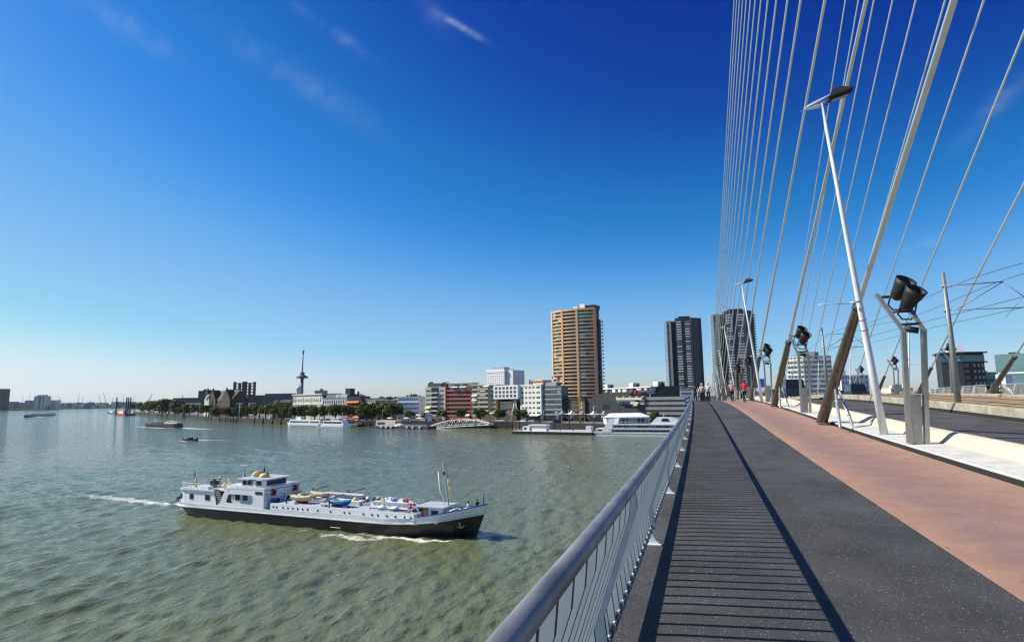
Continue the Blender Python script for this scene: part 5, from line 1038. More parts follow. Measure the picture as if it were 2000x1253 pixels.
obj('walkway', MB().loft([[(Lb*f, 0.1, dz*f-.25), (Lb*f, 2.3, dz*f-.25), (Lb*f, 2.3, dz*f), (Lb*f, .1, dz*f)] for f in np.linspace(0, 1, 5)], smooth=False, caps=True), M['offwhite'], t)
D = quay_D(705)-1; a = at(687, 832, D); b = at(722, 823, D+2); t = thing('gangway', 'pale sloping boarding ramp right of the white ferry', 'gangway', a); obj('walkway', MB().beam((0, 0, 0), b-a, 2.0, .5), M['offwhite'], t); obj('handrail', MB().path([(0, 0, 1.1), b-a+Vector((0, 0, 1.1))], .08, 5), M['white'], t)

# ---------------------------------------------------------------- boats
class Boat:
    """local x from the left end to the right end as pictured, y away, z up from the water; hull plane at depth of the waterline pixels"""
    def __init__(s, name, label, cat, ul, ur, vl, vr=None, group=None):
        vr = vr or vl; a, b = onz(ul, vl, ZW), onz(ur, vr, ZW); s.w = (b-a).length; s.ul, s.ur = ul, ur; s.a, s.b = a, b
        s.root = thing(name, label, cat, a, math.atan2(b.y-a.y, b.x-a.x), group)
    def X(s, u): return s.w*(u-s.ul)/(s.ur-s.ul)
    def Z(s, u, v):
        p = s.a.lerp(s.b, (u-s.ul)/(s.ur-s.ul)); D = float(np.array(p) @ _H); return at(u, v, D).z-ZW
    def part(s, name, g, m, parent=None): return obj(name, g, m, parent or s.root)
    def hull(s, m, bw, z1l, z1r, bow='r', z0=-.5, taper=.16, stern_t=.05, name='hull', rake=.05):
        L_ = s.w; n = 15; rings = []
        for i in range(n):
            f = i/(n-1); q = f if bow == 'r' else 1-f
            wd = 1-max(0, (q-(1-taper))/taper)**2.0; wd *= 1-.35*max(0, (stern_t-q)/stern_t)**2
            wd = max(wd, .02); zt = z1l+(z1r-z1l)*f+(.18*(z1l+z1r)*max(0, (q-.8)/.2)**2)
            xt = L_*f+(1 if bow == 'r' else -1)*rake*L_*max(0, (q-.8)/.2)**2; x = L_*f
            rings.append([(xt, bw/2-bw/2*wd, zt), (x, bw/2-bw/2*wd*.9, z0), (x, bw/2+bw/2*wd*.9, z0), (xt, bw/2+bw/2*wd, zt)])
        return s.part(name, MB().loft(rings, smooth=False, caps=True), m)
# blue and white tour boat, white ferry
b = Boat('tour_boat', 'long white and blue tour boat moored left of the white ferry', 'boat', 557, 626, 831.5, 833); bw = 6
b.hull(M['white'], bw, b.Z(560, 826.5), b.Z(620, 827), 'l', taper=.12); z1 = b.Z(570, 826.5); z2 = b.Z(600, 819)
b.part('cabin', MB().prism([(b.w*.07, z1), (b.w*.98, z1), (b.w*.95, z2), (b.w*.12, z2)], .5, bw-.5, axis='y'), M['white'])
b.part('window_band', MB().prism([(b.w*.11, z1+.55), (b.w*.66, z1+.55), (b.w*.66, z1+1.75), (b.w*.14, z1+1.75)], .42, .49, axis='y'), M['g_teal']); b.part('window_band', MB().prism([(b.w*.69, z1+.55), (b.w*.95, z1+.55), (b.w*.94, z1+1.75), (b.w*.69, z1+1.75)], .42, .49, axis='y'), M['bluegrey'])
b.part('upper_deck', MB().box(b.w*.66, b.w*.93, .8, bw-.8, z2, z2+.3), M['hullblue']); b.part('wheelhouse', MB().prism([(b.w*.28, z2), (b.w*.40, z2), (b.w*.39, z2+2.0), (b.w*.30, z2+2.0)], 1.5, bw-1.5, axis='y'), M['white']); b.part('stripe', MB().box(b.w*.1, b.w*.9, -.05, .02, .25, .55), M['hullblue'])
b.part('awning', MB().box(b.w*.68, b.w*.92, .8, bw-.8, z2+1.9, z2+2.05), M['hullblue'])
b = Boat('ferry', 'white ferry with raked bow moored beside the blue tour boat', 'boat', 624, 677, 833.5, 835); bw = 6
b.hull(M['white'], bw, b.Z(630, 828), b.Z(670, 829), 'r', taper=.2); z1 = b.Z(640, 828); z2 = b.Z(650, 821.5)
b.part('cabin', MB().prism([(b.w*.10, z1), (b.w*.86, z1), (b.w*.80, z2), (b.w*.12, z2)], .5, bw-.5, axis='y'), M['white'])
for f in lin(.13, .80, 8): b.part('window', MB().box(b.w*f-1.05, b.w*f+1.05, .40, .49, z1+.5, z2-.5), M['g_dark'])
b.part('wheelhouse', MB().prism([(b.w*.42, z2), (b.w*.66, z2), (b.w*.63, z2+1.7), (b.w*.44, z2+1.7)], 1.2, bw-1.2, axis='y'), M['white']); b.part('wheelhouse_window', MB().box(b.w*.45, b.w*.63, 1.08, 1.19, z2+.6, z2+1.3), M['g_dark']); b.part('stripe', MB().box(b.w*.06, b.w*.9, -.04, .03, .15, .4), M['blue'])
# purple pontoon with pale deckhouse
b = Boat('pontoon', 'purple pontoon with pale green deckhouse moored before the dark trees', 'pontoon', 725, 835, 836.5, 838); bw = 9
b.part('hull', MB().box(0, b.w, 0, bw, -.5, b.Z(780, 832)), M['hullpurple']); z1 = b.Z(780, 832)
b.part('deckhouse', MB().prism([(b.w*.05, z1), (b.w*.42, z1), (b.w*.40, b.Z(745, 821.5)), (b.w*.055, b.Z(740, 821))], 1.5, bw-1, axis='y'), M['cream'])
for f in lin(.08, .22, 5): b.part('window', MB().box(b.w*f-.5, b.w*f+.5, 1.38, 1.49, z1+1, z1+2.3), M['g_mid'])
for f in (.16, .25, .34, .62, .72, .84): b.part('fender', MB().prism([(b.w*f, z1), (b.w*f+2.4, z1), (b.w*f+1.4, .4)], -.5, -.02, axis='y'), M['offwhite'])
b.part('rail', MB().box(b.w*.45, b.w*.98, .1, .2, z1+.9, z1+1.05).box(b.w*.45, b.w*.98, .1, .2, z1+.4, z1+.5), M['white']); b.part('tarp', MB().lathe([(3.2, 0), (2.4, .9), (.8, 1.5), (0, 1.6)], (b.w*.46, 3, z1), 8, smooth=False), M['awn_y'])
# floating landing stage
b = Boat('landing_stage', 'low black landing stage with white cabins left of the cruise boat', 'pontoon', 1000, 1157, 846.5, 849.5); bw = 7; z1 = b.Z(1060, 842.5)
b.part('hull', MB().box(0, b.w, 0, bw, -.5, z1), M['hullblack']); b.part('deck', MB().box(.2, b.w-.2, .2, bw, z1, z1+.15), M['offwhite'])
for i, (u0, u1, v) in enumerate(((1019, 1033, 832.5), (1038, 1067, 831))): b.part('cabin', MB().box(b.X(u0), b.X(u1), 1.5, 5.5, z1+.15, b.Z(u0, v)), M['white'])
b.part('window', MB().box(b.X(1022), b.X(1027), 1.38, 1.49, z1+.9, z1+1.8), M['g_dark']); b.part('roof', MB().box(b.X(1032), b.X(1068), 1.0, 6, b.Z(1040, 831)+.02, b.Z(1040, 829)), M['awn_w']); b.part('cabin', MB().box(b.X(1143), b.X(1152), 1.5, 4.5, z1+.15, b.Z(1147, 832)), M['offwhite'])
for u0, u1 in ((1074, 1096), (1098, 1121), (1123, 1155)): b.part('bulwark', MB().box(b.X(u0), b.X(u1), .3, .5, z1+.15, b.Z(u0, 838.5)), M['white'])
for u in (1004, 1010, 1016): b.part('winch', MB().path([(b.X(u), 1, z1), (b.X(u), 1, z1+1.4)], .3, 8), M['midgrey'])
# glass-sided cruise boat
b = Boat('cruise_boat', 'white glass-sided cruise boat with raked stern wing, partly behind the railing', 'boat', 1155, 1330, 849, 851); bw = 10
X, Z = b.X, b.Z
b.part('hull', MB().prism([(X(1155)+1, -.5), (X(1330), -.5), (X(1330), Z(1320, 844)), (X(1175), Z(1175, 844)), (X(1158), Z(1158, 843)), (X(1154), Z(1156, 845.5))], 0, bw, axis='y'), M['white'])
b.part('rubbing_strake', MB().box(X(1156), X(1330), -.15, -.01, Z(1200, 846.3), Z(1200, 845.3)), M['midgrey'])
zl, zu, zd = Z(1230, 844), Z(1230, 836), Z(1230, 829)
b.part('lower_saloon', MB().box(X(1186), X(1330), .4, bw-.4, zl, zu), M['white']); b.part('upper_saloon', MB().box(X(1192), X(1330), .5, bw-.5, zu, zd), M['white'])
b.part('stern_wing', MB().prism([(X(1176), Z(1176, 843.5)), (X(1196), Z(1196, 843.5)), (X(1200), Z(1200, 830)), (X(1203), Z(1203, 816.5)), (X(1192), Z(1192, 817.5))], -.1, .9, axis='y'), M['white']); b.part('stern_wing', MB().prism([(X(1176), Z(1176, 843.5)), (X(1196), Z(1196, 843.5)), (X(1203), Z(1203, 816.5)), (X(1192), Z(1192, 817.5))], bw-.9, bw+.1, axis='y'), M['white'])
b.part('stern_deck', MB().box(X(1163), X(1188), 1, bw-1, Z(1170, 843), Z(1170, 836.5)), M['offwhite']); b.part('window_band', MB().box(X(1167), X(1179), .88, .99, Z(1170, 841), Z(1170, 838)), M['g_dark'])
nw = 11
for i in range(nw):
    x0 = X(1190)+(X(1330)-X(1190))*i/nw; x1 = X(1190)+(X(1330)-X(1190))*(i+1)/nw-.15
    b.part('window', MB().box(x0, x1, .28, .39, zl+.25, zu-.75), M['g_teal' if i < 1 else 'g_dark'])
    b.part('window', MB().box(x0+1, x1+1, .38, .49, zu+.35, zd-.35), M['g_dark' if i % 3 else 'g_teal'])
b.part('deck_edge', MB().box(X(1196), X(1330), -.2, .48, zd, zd+.35).box(X(1190), X(1330), -.25, .38, zu-.35, zu), M['white'])
g = MB()
for i in range(30): x = X(1204)+(X(1272)-X(1204))*i/29; g.path([(x, .1, zd+.3), (x, .1, zd+1.3)], .03, 4)
g.path([(X(1203), .1, zd+1.3), (X(1274), .1, zd+1.3)], .04, 5); stuff(b.part('railing', g, M['galv']))
b.part('wheelhouse', MB().prism([(X(1272), zd+.3), (X(1330), zd+.3), (X(1325), Z(1300, 821)), (X(1310), Z(1300, 815.5)), (X(1284), Z(1284, 815))], 1.5, bw-1.5, axis='y'), M['white']); b.part('wheelhouse_window', MB().prism([(X(1293), Z(1293, 822.5)), (X(1310), Z(1310, 822.5)), (X(1306), Z(1306, 817)), (X(1296), Z(1296, 817))], 1.38, 1.49, axis='y'), M['g_dark'])
b.part('antenna', MB().path([(X(1296), 5, Z(1296, 815)), (X(1296), 5, Z(1296, 809))], .08, 5), M['white'])
# dark barge, speedboat, far tanker barge
def barge(name, label, ul, ur, vl, vr, hm, vtl, vtr, bow, house_u, bw, long_load=True):
    b = Boat(name, label, 'barge', ul, ur, vl, vr); b.hull(M[hm], bw, b.Z(ul+2, vtl), b.Z(ur-2, vtr), bow, taper=.12, rake=.03); z = b.Z((ul+ur)/2, (vtl+vtr)/2)
    b.part('deck', MB().box(b.w*.08, b.w*.92, .3, bw-.3, z-.1, z+.12), M['shipgrey'])
    x0, x1 = b.X(house_u[0]), b.X(house_u[1]); h = b.Z(house_u[0], house_u[2])
    b.part('deckhouse', MB().box(x0, x1, bw*.2, bw*.8, z, z+(h-z)*.6), M['offwhite']); b.part('wheelhouse', MB().box(x0+(x1-x0)*.2, x0+(x1-x0)*.7, bw*.25, bw*.75, z+(h-z)*.6, h), M['white']); b.part('window', MB().box(x0+(x1-x0)*.25, x0+(x1-x0)*.65, bw*.25-.1, bw*.25-.01, z+(h-z)*.68, z+(h-z)*.92), M['g_dark'])
    if long_load: b.part('hatch', MB().box(b.w*.22, b.w*.62, .8, bw-.8, z, z+1.0), M['darkclad'])
    b.part('mast', MB().path([(x0+1, bw/2, h), (x0+1, bw/2, h+2.5)], .12, 5), M['wire']); return b
b = barge('motor_barge', 'dark hulled motor barge heading left with white wake', 277.5, 343, 834, 835.8, 'hullblack', 828, 827, 'l', (318, 341, 822), 6)
b.part('foremast', MB().path([(b.w*.1, 3, 3), (b.w*.1, 3, 7)], .12, 5), M['wire']); b.part('cargo', MB().prism([(b.w*.58, 2.6), (b.w*.70, 2.6), (b.w*.68, 4.2), (b.w*.6, 3.6)], 1, 5, axis='y'), M['offwhite'])
b = barge('tanker_barge', 'pale distant barge on the left river reach', 57, 112, 815, 810.5, 'hullblue', 811.5, 808, 'l', (60, 74, 807), 10, False)
for i in range(7): b.part('hatch', MB().box(b.w*(.36+.08*i), b.w*(.42+.08*i), 1, 9, 3.2, 4.8), M['offwhite' if i % 2 else 'midgrey'])
b = Boat('speedboat', 'small dark open speedboat trailing a white wake', 'boat', 352, 380, 860.3, 860.8); b.hull(M['hullblack'], 2.4, .8, .7, 'l', taper=.4)
b.part('console', MB().prism([(b.w*.35, .6), (b.w*.66, .6), (b.w*.62, 1.5), (b.w*.45, 1.6)], .5, 1.9, axis='y'), M['g_dark']); b.part('roof', MB().box(b.w*.42, b.w*.72, .45, 1.95, 1.62, 1.72), M['midgrey']); b.part('engine', MB().box(b.w*.95, b.w*1.03, .9, 1.5, .3, 1.3), M['black']); b.part('bow_cushion', MB().box(b.w*.15, b.w*.3, .7, 1.7, .8, 1.0), M['buff'])
# jack-up work barge at the promontory tip
b = Boat('work_barge', 'red and white work barge with four tall black legs at the promontory tip', 'barge', 224, 246, 810.5, 811)
b.part('hull', MB().prism([(0, -.4), (b.w*.9, -.4), (b.w, 2.6), (-1, 3.0)], 0, 14, axis='y'), M['hullred']); b.part('deckhouse', MB().box(b.w*.18, b.w*.62, 2, 8, 2.8, 6.5), M['white']); b.part('wheelhouse', MB().box(b.w*.28, b.w*.52, 2.5, 6, 6.5, 9.0), M['white']); b.part('window', MB().box(b.w*.3, b.w*.5, 2.38, 2.49, 7.2, 8.4), M['g_dark'])
for u, y in ((226, 0), (232.5, 12), (236.5, 12), (245.3, 0)): b.part('leg', MB().path([(b.X(u), y, -2), (b.X(u), y, b.Z(u, 775.5))], 1.15, 10), M['cranedark'])
b = Boat('workboat', 'small blue green workboat left of the legged work barge', 'boat', 207, 224, 806, 808.5); b.hull(M['hullblue'], 5, 2.0, 2.4, 'l'); b.part('wheelhouse', MB().box(b.w*.4, b.w*.7, 1, 4, 2, 5), M['white'])
# ---------------------------------------------------------------- far left port
def far_block(name, label, u0, u1, vt, m, D, depth=30, wins=None, gm='bluegrey'):
    B = Bld(name, label, 'building', u0, u1, vt, D, zb=ZW+3.0, vm=790); B.wall(depth, M[m])
    if wins: windows(B, lin(B.w*.04, B.w*.96, wins[0]), lin(B.h*.08, B.h*.96, wins[1]), B.w/wins[0]*.6, B.h/wins[1]*.45, m, (gm, 'midgrey'))
    return B
far_block('tower_block', 'dark tower edge cut off by the left border', -16, 4.5, 759, 'darkclad', 2300)
far_block('housing_slab', 'hazy blue housing slab at the far left shore', 4, 26, 784, 'midgrey', 2650, wins=(8, 5)); far_block('housing_slab', 'hazy grey housing slab left of the round tower block', 26, 48, 785.5, 'midgrey', 2660, wins=(8, 5)); far_block('housing_slab', 'taller hazy slab touching the round tower block', 48, 66, 781.5, 'midgrey', 2620, wins=(6, 6))
B = far_block('tower_block', 'pale tower block with dark central stripe on the far left shore', 66, 88, 773, 'offwhite', 2560, wins=None)
for f0, f1, m in ((.0, .14, 'midgrey'), (.30, .40, 'midgrey'), (.46, .58, 'bluegrey'), (.72, .88, 'midgrey')): B.part('window_strip', MB().box(B.w*f0, B.w*f1, -1, -.05, 2, B.h*.96), M[m])
B.part('roof_room', MB().box(B.w*.15, B.w*.85, 4, 20, B.h, B.h+5), M['midgrey'])
B = far_block('housing_slab', 'pale slab right of the round tower block', 88, 108, 781, 'offwhite', 2600)
for k in range(6): B.part('gallery', MB().box(0, B.w*.98, -1.5, -.05, B.h*(.1+.15*k), B.h*(.16+.15*k)), M['midgrey'])
mass = MB(); rr = random.Random(5)
for i in range(46):
    u = 108+i*3.6; D = 3300+rr.uniform(-200, 500); p = at(u, 797, D); hgt = rr.uniform(10, 30); wd = rr.uniform(14, 40); mass.box(p.x-wd/2, p.x+wd/2, p.y-15, p.y+15, ZW+2.5, ZW+3+hgt)
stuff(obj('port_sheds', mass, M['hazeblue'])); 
mass = MB()
for i in range(420):
    u = rr.uniform(-20, 262); D = 2560+rr.uniform(0, 350)+(500 if u > 110 else 0); p = at(u, 797, D); s = rr.uniform(5, 11); z = ZW+4+rr.uniform(0, 7)
    mass.add([p+Vector((-s, 0, z-p.z-3)), p+Vector((s*.3, -2, z-p.z-s)), p+Vector((s, 1, z-p.z)), p+Vector((-s*.2, 2, z-p.z+s*.7))], [(0, 1, 2, 3)])
stuff(obj('shore_trees', mass, M['leafd']))
def crane(label, ub, vb, ut, vt, D, m, kind=0):
    p = at(ub, vb, D); q = at(ut, vt, D); t = thing('harbour_crane', label, 'crane', (p.x, p.y, ZW+3), 0, 'harbour cranes'); q = q-Vector((p.x, p.y, ZW+3)); s = D/FPX
    pivot = Vector((0, 0, q.z*.38)); obj('tower', MB().beam((-1.6*s, 0, 0), pivot, .45*s, .45*s).beam((1.6*s, 0, 0), pivot, .45*s, .45*s).beam((-1.2*s, 0, q.z*.14), (1.2*s, 0, q.z*.14), .5*s, .5*s), M[m], t)
    obj('jib', MB().beam(pivot-Vector((q.x*.25, 0, -.6*s)), q, .38*s, .42*s), M[m], t); obj('cab', MB().box(-.9*s, .9*s, -s*.5, s*.5, pivot.z-.5*s, pivot.z+.9*s), M[m], t)
    if kind: obj('stay', MB().path([q*.98, pivot+Vector((-q.x*.3, 0, 2.5*s))], .1*s, 4).path([pivot+Vector((0, 0, 0)), pivot+Vector((-q.x*.3, 0, 2.6*s))], .16*s, 4), M[m], t)
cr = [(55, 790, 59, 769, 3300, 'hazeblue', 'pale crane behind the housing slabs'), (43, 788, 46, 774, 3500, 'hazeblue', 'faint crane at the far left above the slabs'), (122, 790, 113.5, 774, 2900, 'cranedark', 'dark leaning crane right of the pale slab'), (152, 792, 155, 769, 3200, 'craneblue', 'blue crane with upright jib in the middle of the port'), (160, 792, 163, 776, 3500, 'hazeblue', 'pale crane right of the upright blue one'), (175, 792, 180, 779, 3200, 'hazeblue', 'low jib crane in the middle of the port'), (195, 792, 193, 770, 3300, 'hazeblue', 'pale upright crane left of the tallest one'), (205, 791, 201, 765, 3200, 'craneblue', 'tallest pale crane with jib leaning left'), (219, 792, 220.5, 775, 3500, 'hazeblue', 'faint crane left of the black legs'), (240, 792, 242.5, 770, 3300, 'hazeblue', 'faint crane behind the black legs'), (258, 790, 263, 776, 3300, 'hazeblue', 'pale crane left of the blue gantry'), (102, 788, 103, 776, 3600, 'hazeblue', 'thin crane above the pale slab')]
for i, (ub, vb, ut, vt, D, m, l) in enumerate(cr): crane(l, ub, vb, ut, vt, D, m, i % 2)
D = 3000; p = at(290, 790, D); s = D/FPX; t = thing('gantry_crane', 'blue ship-to-shore gantry crane with raised boom at the right of the port', 'crane', (p.x, p.y, ZW+3), 0, 'harbour cranes')
for x in (-4, 2): obj('leg', MB().beam((x*s, 0, 0), (x*s+.6*s, 0, 13*s), .6*s, .6*s), M['craneblue'], t)
obj('boom', MB().beam((-1*s, 0, 10.5*s), (8*s, 0, 25*s), .7*s, .8*s), M['craneblue'], t); obj('girder', MB().beam((-27*s, 0, 8.5*s), (6*s, 0, 10.2*s), .5*s, .6*s), M['craneblue'], t); obj('tie', MB().path([(0, 0, 13*s), (6.5*s, 0, 22*s)], .16*s, 4).path([(-1*s, 0, 13*s), (1*s, 0, 19*s), (4*s, 0, 19*s)], .2*s, 4), M['craneblue'], t); obj('cab', MB().box(-5*s, 4*s, -2*s, 2*s, 8*s, 11.5*s), M['craneblue'], t)
# ---------------------------------------------------------------- the ship in the foreground
SS = Vector((-78.326, 76.298, ZW)); SD = Vector((.99361, -.11288, 0)); SN = Vector((-.11288, -.99361, 0))
def sp(u, v, t=0.0):                       # picture point -> (s, z) in the ship's own plane at offset t towards the near side
    r = Vector(ray(u, v)); k = (SS+SN*t-Vector((0, 0, EYE))).dot(SN)/r.dot(SN); p = Vector((0, 0, EYE))+r*k
    return (p-SS).dot(SD), p.z-ZW
ship = thing('ship', 'black and white converted coastal tanker with superstructure aft, sailing right in the foreground', 'ship', SS, math.atan2(SD.y, SD.x))
def P(name, g, m, parent=None): return obj(name, g, m, parent or ship)
def hb_deck(s): return 3.4*math.sqrt(max(.004, 1-((5-s)/6.25)**2)) if s < 5 else (3.4*max(.012, 1-((s-40)/12.8)**2.3) if s > 40 else 3.4)
def hb_wl(s):
    if s < 8: return max(.03, 3.25*(1-min(1, ((8-s)/8.4))**2.1))
    return max(.03, 3.25*(1-min(1, ((s-35)/16.6))**2.1)) if s > 35 else 3.25
def q38(s, p): return max(0, (s-38)/14.7)**p
def ztop(s): return 2.0+1.96*q38(s, 1.8)-.15*max(0, (6-s)/7)
def zblk(s): return 1.38+1.45*q38(s, 2.0)-.12*max(0, (6-s)/7)
def stem(s, z):                             # pull the stem and the stern in towards the waterline
    if s > 46: return s-(1.55*(s-46)/6.73)*max(0, 1-z/3.9)
    if s < 3: return s+1.3*(3-s)/4.2*max(0, 1-z/1.6)
    return s
SL = [-1.2, -1.0, -.6, 0, .8, 2, 3.5, 5, 8, 12, 18, 24, 30, 36, 40, 42, 44, 46, 47.5, 49, 50.3, 51.4, 52.2, 52.73]
def hull_ring(s, levels):
    L2 = []
    for z in levels:
        k = min(1, max(0, z/ztop(s))); y = hb_wl(s)+(hb_deck(s)-hb_wl(s))*k**.8; L2.append((stem(s, z), y, z))
    return [(x, -y, z) for x, y, z in L2]+[(x, y, z) for x, y, z in L2[::-1]]
P('hull', MB().loft([hull_ring(s, [zblk(s), zblk(s)*.55, .0, -1.0]) for s in SL], closed=False), M['hullblack'])
def band(z0f, z1f, off):
    g = MB(); R1 = []
    for s in SL:
        z0, z1 = z0f(s), z1f(s); y0 = hb_wl(s)+(hb_deck(s)-hb_wl(s))*min(1, z0/ztop(s))**.8+off; y1 = hb_deck(s)+off
        R1.append([(stem(s, z0)+(off if s > 45 else 0), y0, z0), (stem(s, z1)+(off if s > 45 else 0), y1, z1), (stem(s, z1), max(.0, y1-.09), z1), (stem(s, z0), max(.0, y1-.12), z0)])
    g.loft(R1, closed=False, smooth=False); g.loft([[(x, -y, z) for x, y, z in r] for r in R1][::-1], closed=False, smooth=False); return g
P('bulwark', band(zblk, ztop, .02), M['shipwhite'])
P('rubbing_strake', band(lambda s: zblk(s)-.02, lambda s: zblk(s)+.10, .07), M['shipwhite'])
P('bow_rail', MB().loft([[(stem(s, ztop(s)), sg*(hb_deck(s)+.05), ztop(s)), (stem(s, ztop(s)), sg*(hb_deck(s)+.05), ztop(s)+.12), (stem(s, ztop(s)), sg*max(0, hb_deck(s)-.12), ztop(s)+.12), (stem(s, ztop(s)), sg*max(0, hb_deck(s)-.12), ztop(s))] for sg, s in [(1, 44.6), (1, 47), (1, 49), (1, 50.6), (1, 52), (1, 52.73), (-1, 52.73), (-1, 52), (-1, 50.6), (-1, 49), (-1, 47), (-1, 44.6)]], smooth=False), M['blue'])
P('stern_rail', MB().loft([[(s, sg*(hb_deck(s)+.04), ztop(s)), (s, sg*(hb_deck(s)+.04), ztop(s)+.45), (s, sg*max(0, hb_deck(s)-.1), ztop(s)+.45), (s, sg*max(0, hb_deck(s)-.1), ztop(s))] for sg, s in [(-1, 1.5), (-1, .2), (-1, -.6), (-1, -1.1), (1, -1.1), (1, -.6), (1, .2), (1, 1.5)]], smooth=False), M['navy'])
P('deck', MB().loft([[(s, hb_deck(s)-.1, ztop(s)-.42), (s, -hb_deck(s)+.1, ztop(s)-.42)] for s in SL[1:-1]], closed=False, smooth=False), M['shipgrey'])
# trunk deck with portholes
T0, T1 = 20.6, 44.5
P('trunk', MB().prism([(T0, -3.16), (T1-.3, -3.16), (T1, -2.9), (T1, 2.9), (T1-.3, 3.16), (T0, 3.16)], 1.55, 2.82), M['shipwhite'])
P('trunk_deck', MB().box(T0+.05, T1-.05, -3.05, 3.05, 2.822, 2.85), M['shiproof'])
pm2 = MB().lathe([(.13, -.02), (.13, .03), (.10, .035), (0, .02)], (0, 0, 0), 10, axis=(0, -1, 0)).mesh('porthole', M['g_dark'])
for u in (533, 539.5, 552, 561.5, 571, 580.5, 590, 600, 620, 645, 672, 682, 709.5, 726, 737.5, 755, 772, 790, 802):
    s, z = sp(u, 1003, 3.2); o = obj('porthole', pm2, parent=ship); o.location = (s, -3.175, 2.38)
P('trunk_seam', MB().box(T0, T1-.3, -3.20, -3.163, 1.98, 2.04), M['midgrey'])
# aft deckhouse
af = []
for a in np.linspace(math.pi/2, 3*math.pi/2, 11): af.append((2.6+2.1*math.cos(a), 2.75*math.sin(a)))
P('aft_deckhouse', MB().prism(af[::-1]+[(9.6, 2.75), (9.6, -2.75)], 1.6, 3.72), M['shipwhite'])
P('aft_deck', MB().prism([(x*1.0-(.25 if x < 5 else 0), y*1.06) for x, y in af[::-1]]+[(9.9, 2.95), (9.9, -2.95)], 3.72, 3.84), M['shiproof'])
def rwin(w_, h_, m='g_dark'): return MB().box(-w_/2, w_/2, -.035, .02, -h_/2, h_/2).mesh('window', M[m])
for s, w_ in ((1.85, .5), (4.3, .75), (7.7, .95)):
    o = obj('window', rwin(w_, .72), parent=ship); o.location = (s, -2.78 if s > 3 else -2.62, 2.85); o.rotation_euler = (0, 0, 0 if s > 3 else -.35)
def rail_run(pts, h=.95, n=3, r=.022, post=1.1):
    g = MB()
    for i in range(n): g.path([Vector(p)+Vector((0, 0, h*(i+1)/n)) for p in pts], r, 4)
    for a, b in zip(pts[:-1], pts[1:]):
        a, b = Vector(a), Vector(b); k = max(1, int((b-a).length/post))
        for i in range(k+1): q = a.lerp(b, i/k); g.path([q, q+Vector((0, 0, h))], r*1.15, 4)
    return g
P('aft_railing', rail_run([(9.5, -2.85, 3.84), (3.0, -2.85, 3.84), (1.4, -2.2, 3.84), (.45, -.9, 3.84), (.3, 0, 3.84), (.45, .9, 3.84), (1.4, 2.2, 3.84), (3, 2.85, 3.84), (9.5, 2.85, 3.84)]), M['shipwhite'])
P('bench', MB().box(4.4, 6.6, -1.9, -.9, 3.85, 4.25).box(10.9, 13.1, -1.6, .2, 4.45, 4.72), M['shipwhite'])
# midships superstructure with the long rounded side opening
def side_plate(y0, y1):
    g = MB(); z0, z1, zt = 2.45, 3.72, 4.42; x0, x1 = 12.2, 17.5
    g.prism([(9.9, 1.7), (19.55, 1.7), (19.55, z0), (11.1, z0)], y0, y1, axis='y'); g.prism([(11.1, z0), (12.2, z0), (12.55, z1), (13.0, zt), (12.4, zt), (11.75, z1+.1)], y0, y1, axis='y')
    g.box(x1, 19.55, y0, y1, z0+.001, zt); g.box(12.55, x1-.001, y0, y1, z1, zt)
    for (cx, cz, sx, sz) in ((12.2, z0, 1, 1), (x1, z0, -1, 1), (x1, z1, -1, -1), (12.55, z1, 1, -1)):
        r = .45; arc_ = [(cx+sx*(r-r*math.cos(a)), cz+sz*(r-r*math.sin(a))) for a in np.linspace(0, math.pi/2, 6)]
        g.prism([(cx, cz)]+arc_, y0+.003, y1-.003, axis='y')
    return g
P('side_plate', side_plate(-3.38, -3.28), M['shipwhite']); P('side_plate', side_plate(3.28, 3.38), M['shipwhite'])
P('superstructure', MB().box(12.1, 19.4, -2.35, 2.35, 1.6, 4.40), M['shipwhite'])
P('front_wall', MB().prism([(-3.38, 1.6), (3.38, 1.6), (3.38, 4.95), (-3.38, 4.85)], 19.45, 19.6, axis='x'), M['shipwhite'])
P('blue_line', MB().prism([(-3.39, 4.42), (3.39, 4.50), (3.39, 4.58), (-3.39, 4.50)], 19.602, 19.63, axis='x'), M['blue'])
P('upper_deck', MB().box(11.9, 19.44, -3.38, 3.38, 4.425, 4.50), M['shiproof'])
P('side_coaming', MB().box(14.6, 19.44, -3.39, -3.29, 4.502, 4.9).box(14.6, 19.44, 3.29, 3.39, 4.502, 4.9), M['shipwhite'])
P('corner_pillar', MB().path([(19.35, -2.85, 1.7), (19.35, -2.85, 4.1)], .38, 12), M['shipwhite'])
for s in (13.4, 14.9, 17.0): o = obj('window', rwin(.9, .78), parent=ship); o.location = (s, -2.37, 3.15)
o = obj('window', rwin(1.3, .34), parent=ship); o.location = (18.6, -3.40, 4.12)
wf = MB().box(-.02, .035, -.62, .62, -.36, .36).mesh('window', M['g_dark']); 
for y, z in ((-1.15, 2.75), (1.55, 3.1)): o = obj('window', wf, parent=ship); o.location = (19.62, y, z)
P('door', MB().box(19.6, 19.66, .05, .75, 1.9, 3.4), M['shipwhite'])
def ring(name, c, axis, R=.42, r=.11, parent=None):
    g = MB(); ax = Vector(axis); a = Vector((0, 0, 1)); x = ax.cross(a).normalized(); rings = []
    for i in range(21):
        q = 2*math.pi*i/20; d = x*math.cos(q)+a*math.sin(q); rings.append([d*(R+r*math.cos(p))+ax*r*math.sin(p) for p in np.linspace(0, 2*math.pi, 8, endpoint=False)])
    me = g.loft(rings).mesh('life_ring', [M['red'], M['shipwhite']])
    for p_ in me.polygons:
        if (p_.index//8) % 5 == 0: p_.material_index = 1
    o = obj('life_ring', me, parent=ship); o.location = c; return o
